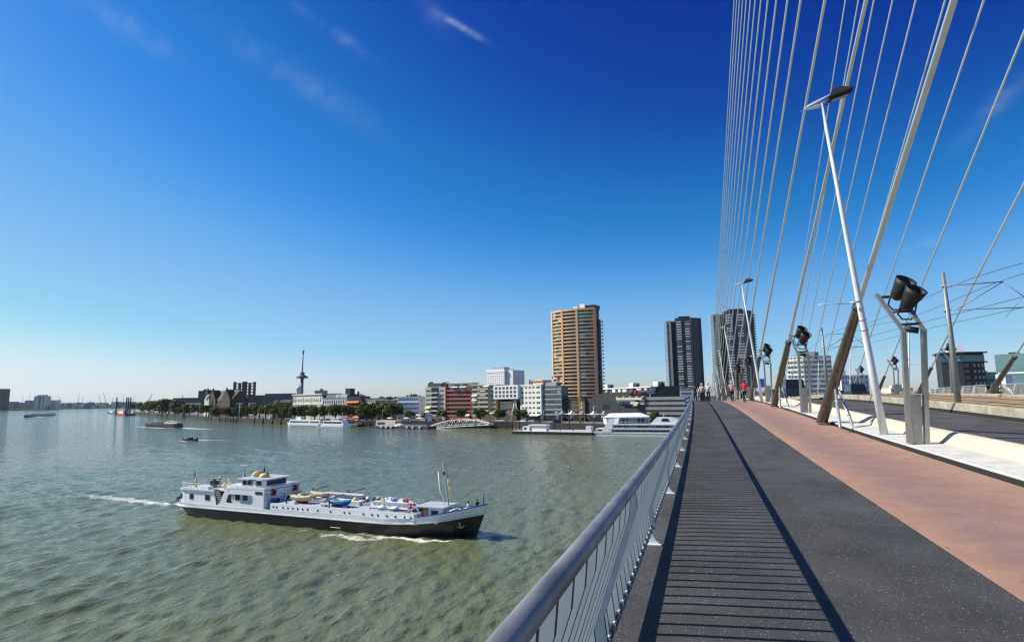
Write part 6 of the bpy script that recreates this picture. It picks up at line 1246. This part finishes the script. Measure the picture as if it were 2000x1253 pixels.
ring('r', (19.72, -1.75, 4.05), (1, 0, 0)); ring('r', (19.72, 2.35, 4.15), (1, 0, 0)); P('ring_board', MB().lathe([(.46, 0), (.46, .05), (0, .05)], (19.6, -1.75, 4.05), 16, axis=(1, 0, 0)), M['darkclad']); P('ring_board', MB().lathe([(.46, 0), (.46, .05), (0, .05)], (19.6, 2.35, 4.15), 16, axis=(1, 0, 0)), M['darkclad'])
# wheelhouse
P('wheelhouse', MB().prism([(14.0, -2.35), (18.0, -2.35), (18.4, -1.9), (18.4, 1.9), (18.0, 2.35), (14.0, 2.35)], 4.5, 5.72), M['shipwhite'])
P('wheelhouse_roof', MB().prism([(13.4, -2.6), (18.3, -2.6), (18.9, -2.1), (18.9, 2.1), (18.3, 2.6), (13.4, 2.6)], 5.722, 5.86), M['shiproof'])
P('roof_edge', MB().prism([(13.39, -2.63), (18.31, -2.63), (18.93, -2.12), (18.93, 2.12), (18.31, 2.63), (13.39, 2.63)], 5.70, 5.80), M['white'])
for s, w_ in ((14.7, .75), (15.65, .75), (17.3, .5), (17.78, .36)): o = obj('window', rwin(w_, .62), parent=ship); o.location = (s, -2.37, 5.28)
ww_ = MB().box(-.02, .03, -.27, .27, -.33, .33).mesh('window', M['g_dark'])
for y in (-1.55, -.93, -.31, .31, .93, 1.55): o = obj('window', ww_, parent=ship); o.location = (18.42, y, 5.28)
P('wheelhouse_door', MB().box(16.35, 16.95, -2.42, -2.36, 4.55, 5.6), M['shipwhite']); P('door_opening', MB().box(16.2, 16.34, -2.40, -2.36, 4.55, 5.6), M['g_dark']); P('blue_visor', MB().box(16.0, 17.2, -2.95, -2.62, 5.72, 5.80), M['blue'])
P('roof_hump', MB().loft([[(14.6+1.3*f+.9*r_*math.cos(a)*.7, -.2+.7*r_*math.sin(a), 5.86+zz) for a in np.linspace(0, 2*math.pi, 12, endpoint=False)] for f, r_, zz in ((0, 1, 0), (.02, 1, .35), (.2, .9, .6), (.3, .55, .75), (.3, .02, .8))]), M['buff']); P('roof_winch', MB().path([(16.1, 0, 5.86), (16.1, 0, 6.45)], .28, 10).path([(15.2, .2, 6.5), (17.0, -.3, 6.45)], .09, 6).path([(15.9, 0, 6.4), (15.8, .1, 7.2)], .12, 6), M['black'])
P('roof_hump', MB().lathe([(.75, 0), (.75, .25), (.5, .5), (0, .6)], (16.4, -.4, 5.86), 12), M['buff'])
# vents, funnel, mast, flag
for s, y, zb, zt in ((2.3, -.6, 3.84, 4.65), (5.98, .8, 3.84, 5.25), (9.9, -.9, 4.1, 5.2), (11.4, .5, 4.5, 5.65), (10.3, -2.0, 3.84, 4.75)):
    P('ventilator', MB().lathe([(.19, 0), (.19, zt-zb-.25), (.235, zt-zb-.22), (.235, zt-zb+.05), (.15, zt-zb+.22), (0, zt-zb+.27)], (s, y, zb), 14), M['buff'])
P('funnel', MB().prism([(5.1, -.35), (6.1, -.35), (6.2, .35), (5.1, .35)], 3.84, 4.85).lathe([(.2, 0), (.2, .25), (0, .25)], (5.6, 0, 4.85), 10), M['black'])
P('link_deck', MB().box(9.4, 12.4, -2.6, 2.6, 3.96, 4.08).box(10.2, 12.2, -1.4, 2.2, 4.1, 4.44), M['shipwhite'])
P('link_railing', rail_run([(9.7, -2.8, 3.9), (13.8, -2.8, 4.5)], .8, 3).path([(13.8, -2.8, 5.2), (14.0, -3.0, 4.8), (13.4, -3.3, 4.3), (12.4, -3.3, 4.1), (11.0, -3.3, 4.1)], .04, 6), M['shipwhite'])
P('mid_railing', rail_run([(9.8, 2.85, 3.84), (13.5, 2.85, 4.5)], .9, 3), M['shipwhite'])
P('radar_mast', MB().path([(12.6, -.3, 4.5), (12.25, -.3, 5.7), (12.1, -.3, 6.85)], [.16, .13, .08], 10), M['shipgrey']); P('radar', MB().lathe([(.22, 0), (.22, .3), (0, .3)], (12.1, -.3, 6.8), 10).beam((11.6, -.6, 7.35), (12.5, 0, 7.25), .28, .22), M['white'])
P('ladder', MB().prism([(10.0, 2.2), (11.5, 2.2), (10.6, 4.05), (9.3, 4.1)], -3.05, -2.55, axis='y'), M['darkclad']); lg = MB()
for i in range(6): lg.box(9.45+.19*i+.05, 10.55+.17*i, -3.10, -3.06, 3.85-.27*i, 3.89-.27*i)
lg.beam((9.15, -3.12, 4.1), (10.0, -3.12, 2.2), .07, .07); P('ladder_tread', stuff and lg, M['shipwhite'])
P('bollard', MB().path([(9.9, -2.9, 1.6), (9.9, -2.9, 2.45)], .16, 8).path([(10.4, -2.9, 1.6), (10.4, -2.9, 2.4)], .16, 8), M['blue'])
fp = P('flagpole', MB().path([(1.3, 0, 3.84), (1.15, 0, 6.3)], .035, 6), M['wire'])
fg = MB()
for i, mi in enumerate((0, 1, 2)):
    rows = []
    for k in range(7): f = k/6; rows.append([(1.2+.14*i+.10*math.sin(3*f)+.0*f, -.03+.10*math.sin(5*f+1.2*j), 5.9-1.7*f-.05*i) for i, j in ((i, i), (i+1, i+1))])
    o = obj('flag', MB().loft(rows, closed=False), M[('red', 'white', 'navy')[2-mi]], ship)
# deck gear on the trunk
def box_s(name, u0, u1, v, t0, t1, h, m, z=2.85, sl=.12):
    s0, s1 = sp(u0, v, (t0+t1)/2)[0], sp(u1, v, (t0+t1)/2)[0]
    return P(name, MB().prism([(s0, z), (s1, z), (s1-sl, z+h), (s0+sl, z+h)], -t1, -t0, axis='y'), M[m])
box_s('hatch_cover', 571, 624, 985, -.9, .3, .48, 'white'); box_s('hatch_cover', 648, 708, 988, -.5, .9, .55, 'white'); box_s('hatch_cover', 612, 640, 982, -1.2, .4, .30, 'shipgrey'); box_s('hatch_cover', 702, 728, 990, -1.1, .6, .3, 'shipgrey')
for u, v in ((587, 973), (614, 976), (653, 978), (695, 980)):
    s, z = sp(u, v+4, 0); P('mushroom_vent', MB().path([(s, -.1, 2.85), (s, -.1, 3.5)], .10, 8).lathe([(.1, 0), (.33, .05), (.36, .25), (.24, .42), (0, .48)], (s, -.1, 3.35), 12), M['buff'])
s0, s1 = sp(728, 996, -.2)[0], sp(803, 998, -.2)[0]
P('long_hatch', MB().prism([(s0, 2.85), (s1, 2.85), (s1-.15, 3.55), (s0+.55, 3.55)], -.6, 1.0, axis='y'), M['white']); dk = MB().lathe([(.07, -.02), (.07, .02), (0, .025)], (0, 0, 0), 8, axis=(0, -1, 0)).mesh('porthole', M['g_dark'])
for k in range(7): o = obj('porthole', dk, parent=ship); o.location = (s0+.9+(s1-s0-1.4)*k/6, -.62, 3.2)
P('hatch_lip', MB().box(s0+.5, s1-.1, -.72, -.58, 3.45, 3.58), M['shiproof'])
for k, (f, y_, m_) in enumerate(((.12, .4, 'darkclad'), (.3, -.1, 'buff'), (.42, .5, 'white'), (.58, .2, 'blue'), (.72, .5, 'white'), (.88, .1, 'red'))):
    P('deck_box', MB().box(s0+(s1-s0)*f-.25, s0+(s1-s0)*f+.25, y_-.2, y_+.2, 3.56, 3.56+.22+.1*(k % 3)), M[m_])
for k, (u_, y_, m_, h_) in enumerate(((560, -2.4, 'navy', .5), (581, 1.6, 'darkclad', .6), (600, -2.6, 'white', .35), (630, 1.8, 'buff', .4), (690, 2.0, 'navy', .6), (704, 1.2, 'darkclad', .45), (712, .2, 'door', .4), (718, 1.7, 'darkclad', .7), (660, -2.7, 'midgrey', .25), (700, -2.5, 'blue', .3))):
    s_ = sp(u_, 988, 0)[0]; P('deck_box', MB().box(s_-.35, s_+.35, y_-.25, y_+.25, 2.85, 2.85+h_), M[m_])
for u in (744, 769):
    s, z = sp(u, 1002, 2.2); P('dome_cover', MB().lathe([(.66, 0), (.62, .22), (.45, .44), (.2, .55), (0, .57)], (s, -2.0, 2.85), 14), M['shipwhite'])
for u in (716, 736, 752, 765): s, z = sp(u, 985, -1.4); P('dome_cover', MB().lathe([(.36, 0), (.36, .5), (.25, .78), (0, .85)], (s, 1.7, 2.85), 10), M['white'])
s0, s1 = sp(722, 1003, 2.7)[0], sp(815, 1005, 2.7)[0]; P('pipe', MB().path([(s0, -2.65, 3.12), (s1, -2.65, 3.12)], .07, 8).path([(s0+2.5, -2.65, 3.05), (s1-1, -2.65, 2.95)], .05, 6).path([(s0, -2.65, 2.85), (s0, -2.65, 3.12)], .05, 6).path([(s0+3.9, -2.65, 2.85), (s0+3.9, -2.65, 3.12)], .06, 6), M['navy'])
s0, s1 = sp(641, 964, -1)[0], sp(709, 968, -1)[0]
P('awning_frame', MB().path([(s0, 1, 2.85), (s0, 1, 3.95)], .06, 6).path([(s1, 1, 2.85), (s1, 1, 3.95)], .06, 6).path([((s0+s1)/2, 1, 2.85), ((s0+s1)/2, 1, 3.9)], .035, 6), M['wire']); P('awning_beam', MB().beam((s0-.15, 1, 3.98), (s1+.1, 1, 3.98), .25, .2), M['white']); P('awning_screen', MB().box(s0+.1, s1-.1, 1.2, 1.24, 3.0, 3.85), M['shiproof'])
P('far_railing', rail_run([(21, 3.0, 2.85), (44, 3.0, 2.85)], .7, 2, .018, 2.2), M['shipwhite'])
for s, y, sg, dx in ((sp(557, 985, 2.9)[0], -2.7, -1, 2.6), (sp(643, 985, 3)[0], -3.0, -1, 2.3), (sp(614, 965, -2.8)[0], 2.8, 1, 2.6), (sp(684, 965, -2.8)[0], 2.8, 1, 2.8)):
    dv = P('davit', MB().path([(s, y, 1.9), (s, y, 4.0)], [.11, .09], 8).path([(s-.4, y, 3.95), (s+.2, y, 4.0), (s+dx, y-.2*sg, 4.65)], [.1, .1, .05], 8), M['navy']); P('davit_wheel', MB().lathe([(.2, -.08), (.25, 0), (.2, .08)], (s-.25, y, 3.95), 10, axis=(0, 1, 0)), M['black'])
def fillg(n): g = MB(); return g
# forward deckhouse
F0, F1 = 43.7, 47.4
P('forward_deckhouse', MB().box(F0, F1, -1.75, 1.75, 1.6, 3.5), M['shipwhite']); P('forward_roof', MB().box(F0-.25, F1+.2, -1.95, 1.95, 3.502, 3.58), M['shiproof'])
P('doorway', MB().box(44.0, 44.75, -1.80, -1.752, 2.05, 3.35), M['g_dark']); P('door', MB().box(44.75, 45.35, -1.86, -1.80, 2.05, 3.35), M['door']); o = obj('window', rwin(1.0, .62), parent=ship); o.location = (46.3, -1.77, 2.85)
P('jamb', MB().box(43.35, 43.6, -2.2, -1.6, 1.9, 3.2), M['navy'])
for s in (44.9, 45.9, 46.8): P('fairlead', MB().lathe([(.28, 0), (.28, .3), (.18, .42), (0, .42)], (s, -2.2, 1.75), 10), M['white'])
s, z = sp(804, 987, .8); ring('r', (42.7, -1.2, 3.35), (0, -1, 0), .40, .12); P('ring_board', MB().box(42.2, 43.2, -1.1, -1.02, 2.85, 3.8), M['white'])
mp_ = sp(862, 900, 0)
P('foremast', MB().path([(47.6, 0, 1.8), (47.3, 0, 3.5), (46.35, 0, 8.9)], [.14, .10, .05], 10), M['shipgrey']); P('mast_light', MB().path([(46.6, 0, 7.4), (46.75, -.25, 7.6)], .16, 8), M['navy']); P('white_pole', MB().path([(45.65, .2, 7.6), (45.95, .1, 5.5), (46.75, 0, 3.6)], [.07, .10, .05], 8), M['white'])
pn = [[(46.9+.42*f+.02, -.05+.08*math.sin(6*f), 7.75-2.5*f), (47.12+.52*f, -.05+.08*math.sin(6*f+1), 7.65-2.75*f)] for f in np.linspace(0, 1, 8)]; P('pennant', MB().loft(pn, closed=False), M['buff']); P('pennant_stripe', MB().loft([[(a[0]+(b_[0]-a[0])*.35, a[1]-.02, a[2]), (a[0]+(b_[0]-a[0])*.65, a[1]-.02, a[2])] for a, b_ in pn[:6]], closed=False), M['black'])
P('windlass', MB().path([(49.2, -.9, 2.7), (49.2, .9, 2.7)], [.42, .42], 12).box(48.8, 49.6, -.35, .35, 2.0, 3.1).path([(48.5, -.3, 3.0), (48.5, -.3, 3.6), (49.0, -.3, 3.7)], .07, 6), M['navy']); P('foredeck_locker', MB().box(47.6, 48.3, -1.2, .8, 1.9, 3.2), M['white']); P('jack_staff', MB().path([(52.2, 0, 3.9), (52.25, 0, 5.3)], .06, 6), M['wire'])
P('anchor', MB().beam((49.78, -1.78, 1.95), (49.9, -1.55, 1.4), .08, .1).beam((49.45, -1.72, 1.5), (49.95, -1.52, 1.28), .09, .12).beam((50.3, -1.45, 1.6), (49.95, -1.50, 1.28), .09, .12), M['midgrey'])
P('draught_mark', MB().box(10.2, 11.9, -3.30, -3.22, .58, .66).box(31.4, 33.0, -3.31, -3.24, .40, .48), M['white'])
# rowing boats carried on deck
def dinghy(name, label, u0, u1, v, t, mh, mc, ht=.75, bw=1.5):
    s0, s1 = sp(u0, v, t)[0], sp(u1, v, t)[0]; L_ = s1-s0; p = SS+SD*s0+SN*t+Vector((0, 0, 3.0)); T = thing(name, label, 'rowing boat', p, math.atan2(SD.y, SD.x), 'rowing boats on the ship')
    rings = []
    for f in np.linspace(0, 1, 11):
        wd = bw/2*math.sin(math.pi*min(1, .12+.88*(1-abs(2*f-1)**2.2)/1.0)/2) if 0 < f < 1 else .06; sh = ht+.22*abs(2*f-1)**2; kz = .0+.45*ht*abs(2*f-1)**3
        rings.append([(L_*f, -wd, sh), (L_*(f*.92+.04), -wd*.8, sh*.45+kz*.5), (L_*(f*.86+.07), 0, kz), (L_*(f*.92+.04), wd*.8, sh*.45+kz*.5), (L_*f, wd, sh)])
    obj('hull', MB().loft(rings, closed=False), M[mh], T)
    obj('cover', MB().loft([[(p_[0][0], p_[0][1]*.96, p_[0][2]-.02), (p_[0][0], p_[0][1]*.4, p_[0][2]+.10+.05*math.sin(i*2.1)), (p_[4][0], p_[4][1]*.4, p_[4][2]+.12+.05*math.cos(i*1.7)), (p_[4][0], p_[4][1]*.96, p_[4][2]-.02)] for i, p_ in enumerate(rings)], closed=False, smooth=False), M[mc], T)
    obj('keel', MB().box(L_*.25, L_*.75, -.3, .3, -.15, .06), M['black'], T)
    g = MB(); 
    for f in (.3, .7): g.path([(L_*f, -bw*.48, ht+.03), (L_*f, 0, ht+.2), (L_*f, bw*.48, ht+.03)], .03, 5)
    g.path([(0, -.06, ht+.22), (L_*.5, -bw*.51, ht*.98), (L_, -.06, ht+.22)], .03, 5); obj('lashing', g, M['awn_w'], T)
dinghy('rowing_boat', 'tan covered rowing boat on the near side of the ship deck', 566, 610, 992, 1.6, 'buff', 'bufftarp', .68, 1.5)
dinghy('rowing_boat', 'blue covered rowing boat on the near side of the ship deck', 637, 686, 999, 2.0, 'lightblue', 'lightblue', .55, 1.5)
dinghy('rowing_boat', 'tan rowing boat on the far side of the ship deck by the awning frame', 608, 644, 976, -1.9, 'bufftarp', 'bufftarp', .65, 1.5)

# ---------------------------------------------------------------- people
def skin(name, vs, es, rad, m, parent, root=0):
    me = bpy.data.meshes.new(name); me.from_pydata(vs, es, []); me.materials.append(m); me.update()
    o = bpy.data.objects.new(name, me); C.objects.link(o); o.parent = parent; md = o.modifiers.new('skin', 'SKIN'); md.use_smooth_shade = True
    for i, r in enumerate(rad): me.skin_vertices[0].data[i].radius = (r, r*.85)
    me.skin_vertices[0].data[root].use_root = True
    sb = o.modifiers.new('sub', 'SUBSURF'); sb.levels = sb.render_levels = 1; return o
def person(label, loc, rz, shirt, trousers, hair='hair', pose='walk', group=None, s=1.0):
    t = thing('person', label, 'person', loc, rz, group); t.scale = (s, s, s)     # faces +y
    if pose == 'walk':
        kl, fl, kr, fr = (.10, .12, .50), (.10, -.12, .08), (-.10, .06, .50), (-.10, .22, .07)
        el, hl, er, hr = (.27, -.08, 1.14), (.25, .06, .90), (-.27, .04, 1.14), (-.25, .16, .92); hip = (0, 0, .95); ch = (0, .01, 1.25); sh = (0, 0, 1.46); neck = (0, .02, 1.54); hd = (0, .03, 1.68)
    elif pose == 'ride':
        kl, fl, kr, fr = (.10, .36, .78), (.10, .16, .42), (-.10, .34, .62), (-.10, .18, .20)
        el, hl, er, hr = (.28, .22, 1.28), (.24, .42, 1.10), (-.28, .22, 1.28), (-.24, .42, 1.10); hip = (0, 0, .96); ch = (0, .07, 1.28); sh = (0, .13, 1.50); neck = (0, .17, 1.57); hd = (0, .20, 1.70)
    else:
        kl, fl, kr, fr = (.12, .42, .48), (.12, .40, .06), (-.12, .42, .48), (-.12, .44, .06)
        el, hl, er, hr = (.27, .12, .78), (.14, .36, .60), (-.27, .12, .78), (-.14, .36, .60); hip = (0, 0, .45); ch = (0, .02, .74); sh = (0, .02, .96); neck = (0, .04, 1.04); hd = (0, .06, 1.18)
    def toe(f): return (f[0], f[1]+.15, max(.03, f[2]-.05))
    hand = lambda e, h: tuple(h[i]+(h[i]-e[i])*.45 for i in range(3))
    vs = [hip, ch, sh, neck, hd, (.19, sh[1], sh[2]-.03), el, hl, hand(el, hl), (-.19, sh[1], sh[2]-.03), er, hr, hand(er, hr), (.09, hip[1], hip[2]-.06), kl, fl, toe(fl), (-.09, hip[1], hip[2]-.06), kr, fr, toe(fr), (hd[0], hd[1]+.0, hd[2]+.09)]
    es = [(0, 1), (1, 2), (2, 3), (3, 4), (4, 21), (2, 5), (5, 6), (6, 7), (7, 8), (2, 9), (9, 10), (10, 11), (11, 12), (0, 13), (13, 14), (14, 15), (15, 16), (0, 17), (17, 18), (18, 19), (19, 20)]
    ra = [.11, .13, .10, .055, .095, .06, .045, .035, .035, .06, .045, .035, .035, .085, .06, .045, .04, .085, .06, .045, .04, .07]
    obj_ = skin('body', vs, es, ra, M['skin'], t)
    skin('shirt', [tuple(np.array(hip)+[0, 0, .0]), ch, sh, vs[5], el, vs[9], er, tuple(np.array(sh)+[0, .01, .04])], [(0, 1), (1, 2), (2, 3), (3, 4), (2, 5), (5, 6), (2, 7)], [.195, .18, .13, .085, .065, .085, .065, .08], M[shirt], t)
    skin('trousers', [tuple(np.array(hip)+[0, 0, .03]), vs[13], kl, fl, vs[17], kr, fr], [(0, 1), (1, 2), (2, 3), (0, 4), (4, 5), (5, 6)], [.18, .12, .085, .065, .12, .085, .065], M[trousers], t)
    obj('hair', MB().lathe([(.112, -.04), (.118, .03), (.105, .09), (.06, .135), (0, .15)], (hd[0], hd[1]-.015, hd[2]), 12), M[hair], t); obj('nose', MB().lathe([(.02, 0), (.012, .03), (0, .035)], (hd[0], hd[1]+.085, hd[2]-.01), 6, axis=(0, 1, 0)), M['skin'], t)
    for f in (fl, fr): obj('shoe', MB().loft([[(f[0]+a*.05, f[1]+y, max(0, f[2]-.08)+z) for a, z in ((-1, 0), (1, 0), (.8, h_), (-.8, h_))] for y, h_ in ((-.09, .10), (.05, .10), (.19, .05))], smooth=False, caps=True), M['rubber'], t)
    return t
def onX(u, X, z=0.0):                       # point on the deck lane X under picture column u
    lo, hi = 3.0, 110.0; f = lambda y: (lambda p: 1000+FPX*float(p @ _R)/float(p @ _F)-u)(np.array([deck(X, y).x, y, deck(X, y).z-EYE]))
    for _ in range(60):
        m_ = (lo+hi)/2
        if f(lo)*f(m_) <= 0: hi = m_
        else: lo = m_
    return (lo+hi)/2
gp = 'people walking on the footpath'
person('walker in cream shirt and dark trousers on the footpath, left of the pair', deck(.45, 62, 0), .03, 'sh_cream', 'tr_dark', 'sh_cream', group=gp, s=.98)
person('walker in bright white shirt and dark trousers on the footpath, right of the pair', deck(1.05, 63, 0), -.05, 'sh_white', 'tr_dark', 'sh_cream', group=gp, s=1.03)
person('walker in dark clothes close to the railing on the footpath', deck(-.15, 69, 0), .1, 'sh_dark', 'tr_dark', group=gp)
person('walker in pale clothes beside the dark dressed one by the railing', deck(.3, 78, 0), .0, 'sh_white', 'sh_cream', group=gp)
def bicycle(label, loc, rz):
    t = thing('bicycle', label, 'bicycle', loc, rz, 'bicycles on the cycle path')
    def torus(c, R, r, n=20):
        g = MB(); g.loft([[(c[0]+r*math.sin(p), c[1]+(R+r*math.cos(p))*math.cos(q), c[2]+(R+r*math.cos(p))*math.sin(q)) for p in np.linspace(0, 2*math.pi, 6, endpoint=False)] for q in np.linspace(0, 2*math.pi, n+1)]); return g
    for y in (-.52, .56):
        wo = obj('wheel', torus((0, y, .34), .32, .022), M['rubber'], t); g = MB()
        for q in np.linspace(0, math.pi, 6, endpoint=False): d = Vector((0, math.cos(q), math.sin(q)))*.31; c = Vector((0, y, .34)); g.path([c-d, c+d], .004, 3)
        obj('spokes', stuff and g, M['silver'], wo)
    g = MB(); A = [(0, -.52, .34), (0, -.18, .86), (0, -.08, .32), (0, .40, .78), (0, .38, .90), (0, .56, .34)]
    for a, b_ in ((0, 1), (0, 2), (1, 2), (1, 3), (2, 3), (4, 5)): g.path([A[a], A[b_]], .02, 6)
    obj('frame', g, M['black'], t); obj('handlebar', MB().path([(-.28, .30, 1.05), (-.1, .40, 1.02), (.1, .40, 1.02), (.28, .30, 1.05)], .016, 6).path([(0, .38, .9), (0, .38, 1.03)], .018, 6), M['silver'], t); obj('saddle', MB().prism([(-.09, -.30), (.09, -.30), (.03, .0), (-.03, .0)], .90, .96), M['black'], t); obj('mudguard', MB().box(-.03, .03, -.9, -.6, .45, .5), M['silver'], t)
    return t
y1 = onX(1406, 3.0); y2 = onX(1423.5, 3.55)
for X, y, sh, lb in ((3.0, 58.5, 'sh_pink', 'pink patterned top'), (3.75, 54.5, 'sh_red', 'red top')):
    bicycle('bicycle ridden by the cyclist in the %s' % lb, deck(X, y, .003), .06); person('cyclist in a %s riding away on the cycle path' % lb, deck(X, y-.18, .05), .06, sh, 'tr_dark', 'sh_cream' if sh == 'sh_pink' else 'hair', 'ride', 'cyclists on the cycle path')
for k, (s, y, sh, l) in enumerate(((50.3, -.55, 'sh_white', 'person in a white shirt sitting at the ship bow'), (51.3, .1, 'sh_dark', 'person in dark clothes sitting at the tip of the ship bow'))):
    p = SS+SD*s+SN*(-y)+Vector((0, 0, ztop(s)-.42)); person(l, p, math.atan2(SD.y, SD.x)-math.pi/2+(.6 if k == 0 else 2.6), sh, 'tr_dark', 'hair', 'sit', 'people on the ship bow')
    tag(obj('deck_box', MB().box(-.22, .22, -.22, .22, 0, .36), M['white' if k == 0 else 'navy'], loc=p, rot=(0, 0, math.atan2(SD.y, SD.x))), ['white box the person in the white shirt sits on', 'dark box the person in dark clothes sits on'][k], 'box')
# ---------------------------------------------------------------- traffic on the bridge
def bridge_car(m, X, y, van, label, rz=math.pi/2):
    t = car_proto('car', label, m, 'cars on the bridge road', 'van' if van else 'car', van); t.location = deck(X, y, .01); t.rotation_euler = (0, 0, rz); return t
bridge_car('car_d', 9.3, 66, True, 'dark van on the near carriageway behind the second cable socket'); bridge_car('car_d', 9.2, 84, False, 'dark car farther up the near carriageway')
bridge_car('car_p', 19.6, 104, False, 'purple car on the far carriageway left of the nearest cable socket'); bridge_car('car_d', 19.4, 86, True, 'dark van on the far carriageway right of the nearest cable socket'); bridge_car('car_r', 19.7, 94, False, 'dark red car on the far carriageway behind the dark van')
t = thing('moped', 'parked dark moped with yellow plate by the far parapet', 'moped', deck(24.6, 62.5, .1), .3)
for y in (-.6, .6): obj('wheel', MB().lathe([(.1, -.06), (.25, -.05), (.25, .05), (.1, .06)], (0, y, .25), 12, axis=(1, 0, 0)), M['rubber'], t)
obj('body', MB().prism([(-.75, .3), (.35, .25), (.5, .9), (.45, 1.0), (.25, .45), (-.1, .42), (-.2, .8), (-.8, .75)], -.16, .16, axis='x'), M['black'], t); obj('handlebar', MB().path([(-.3, .45, 1.05), (.3, .45, 1.05)], .03, 6), M['black'], t); obj('plate', MB().box(-.1, .1, -.84, -.82, .45, .65), M['awn_y'], t)
t = thing('traffic_sign', 'blue rectangular sign with white panel among the stands by the cycle path', 'sign', deck(5.5, 60, .15)); obj('post', MB().path([(0, 0, 0), (0, 0, 2.0)], .04, 6), M['galv'], t); obj('panel', MB().box(-.5, .5, -.05, -.02, 1.1, 1.9), M['signblue'], t); obj('panel', MB().box(-.42, .42, -.07, -.052, .75, 1.08), M['awn_w'], t)
D = quay_D(1300)-12; p = at(1343, 782, D); t = thing('waterway_sign', 'blue square waterway sign just outside the railing', 'sign', p); obj('panel', MB().box(-1.3, 1.3, -.05, .05, -1.3, 1.3), M['signblue'], t); obj('mark', MB().beam((-.6, -.07, -.1), (.6, -.07, .5), .02, .4), M['awn_w'], t); obj('post', MB().path([(0, .15, 1.0), (0, .15, -(p.z-ZW)-1)], .12, 8), M['galv'], t)
# flags on the roof of the grey glass block, gulls over the water
for i, (u, v, m) in enumerate(((1077, 734, 'white'), (1088, 735, 'hullred'))):
    D = row_D(u, 34); q = at(u, v, D); z0 = at(u, 754, D).z; t = thing('roof_flag', ['white flag on the roof of the grey glass block', 'red flag on the roof of the grey glass block'][i], 'flag', (q.x, q.y, z0), 0, 'roof flags'); h = q.z-z0
    obj('pole', MB().path([(0, 0, -.5), (0, 0, h+.3)], .08, 5), M['white'], t); obj('cloth', MB().loft([[(.1+.5*k, .15*math.sin(k), h-.1*k), (.1+.5*k, .15*math.sin(k), h-1.5-.15*k)] for k in range(5)], closed=False), M[m], t)
for i, (u, v, z) in enumerate(((1110, 911, -14.2),)):
    p = onz(u, v, z); g = MB(); g.lathe([(0, -.25), (.09, -.12), (.11, 0), (.07, .15), (.05, .22), (0, .28)], (0, 0, 0), 8, axis=(1, 0, 0)); t = thing('gull', 'white gull flying low over the water right of the ship', 'bird', p, .4); obj('body', g, M['white'], t)
    obj('wing', MB().loft([[(-.12, 0, .03), (.1, 0, .03)], [(-.12, -.35, .16), (.08, -.35, .16)], [(-.16, -.72, .08), (-.12, -.72, .08)]], closed=False), M['white'], t); obj('wing', MB().loft([[(-.12, 0, .03), (.1, 0, .03)], [(-.12, .35, .16), (.08, .35, .16)], [(-.16, .72, .08), (-.12, .72, .08)]], closed=False), M['white'], t)
# ---------------------------------------------------------------- air
hz = obj('haze', MB().box(-15500, 7500, -3600, 15500, ZW-4, 200), None or (lambda m: m)(bpy.data.materials.new('haze_air')))
stuff(hz)
hm = hz.data.materials[0]; hm.use_nodes = True; ht = hm.node_tree; ht.nodes.clear()
hv = ht.nodes.new('ShaderNodeVolumePrincipled'); hv.inputs['Color'].default_value = (.86, .92, 1.0, 1); hv.inputs['Density'].default_value = 2.2e-5; hv.inputs['Anisotropy'].default_value = .2
ho = ht.nodes.new('ShaderNodeOutputMaterial'); ht.links.new(hv.outputs[0], ho.inputs['Volume'])
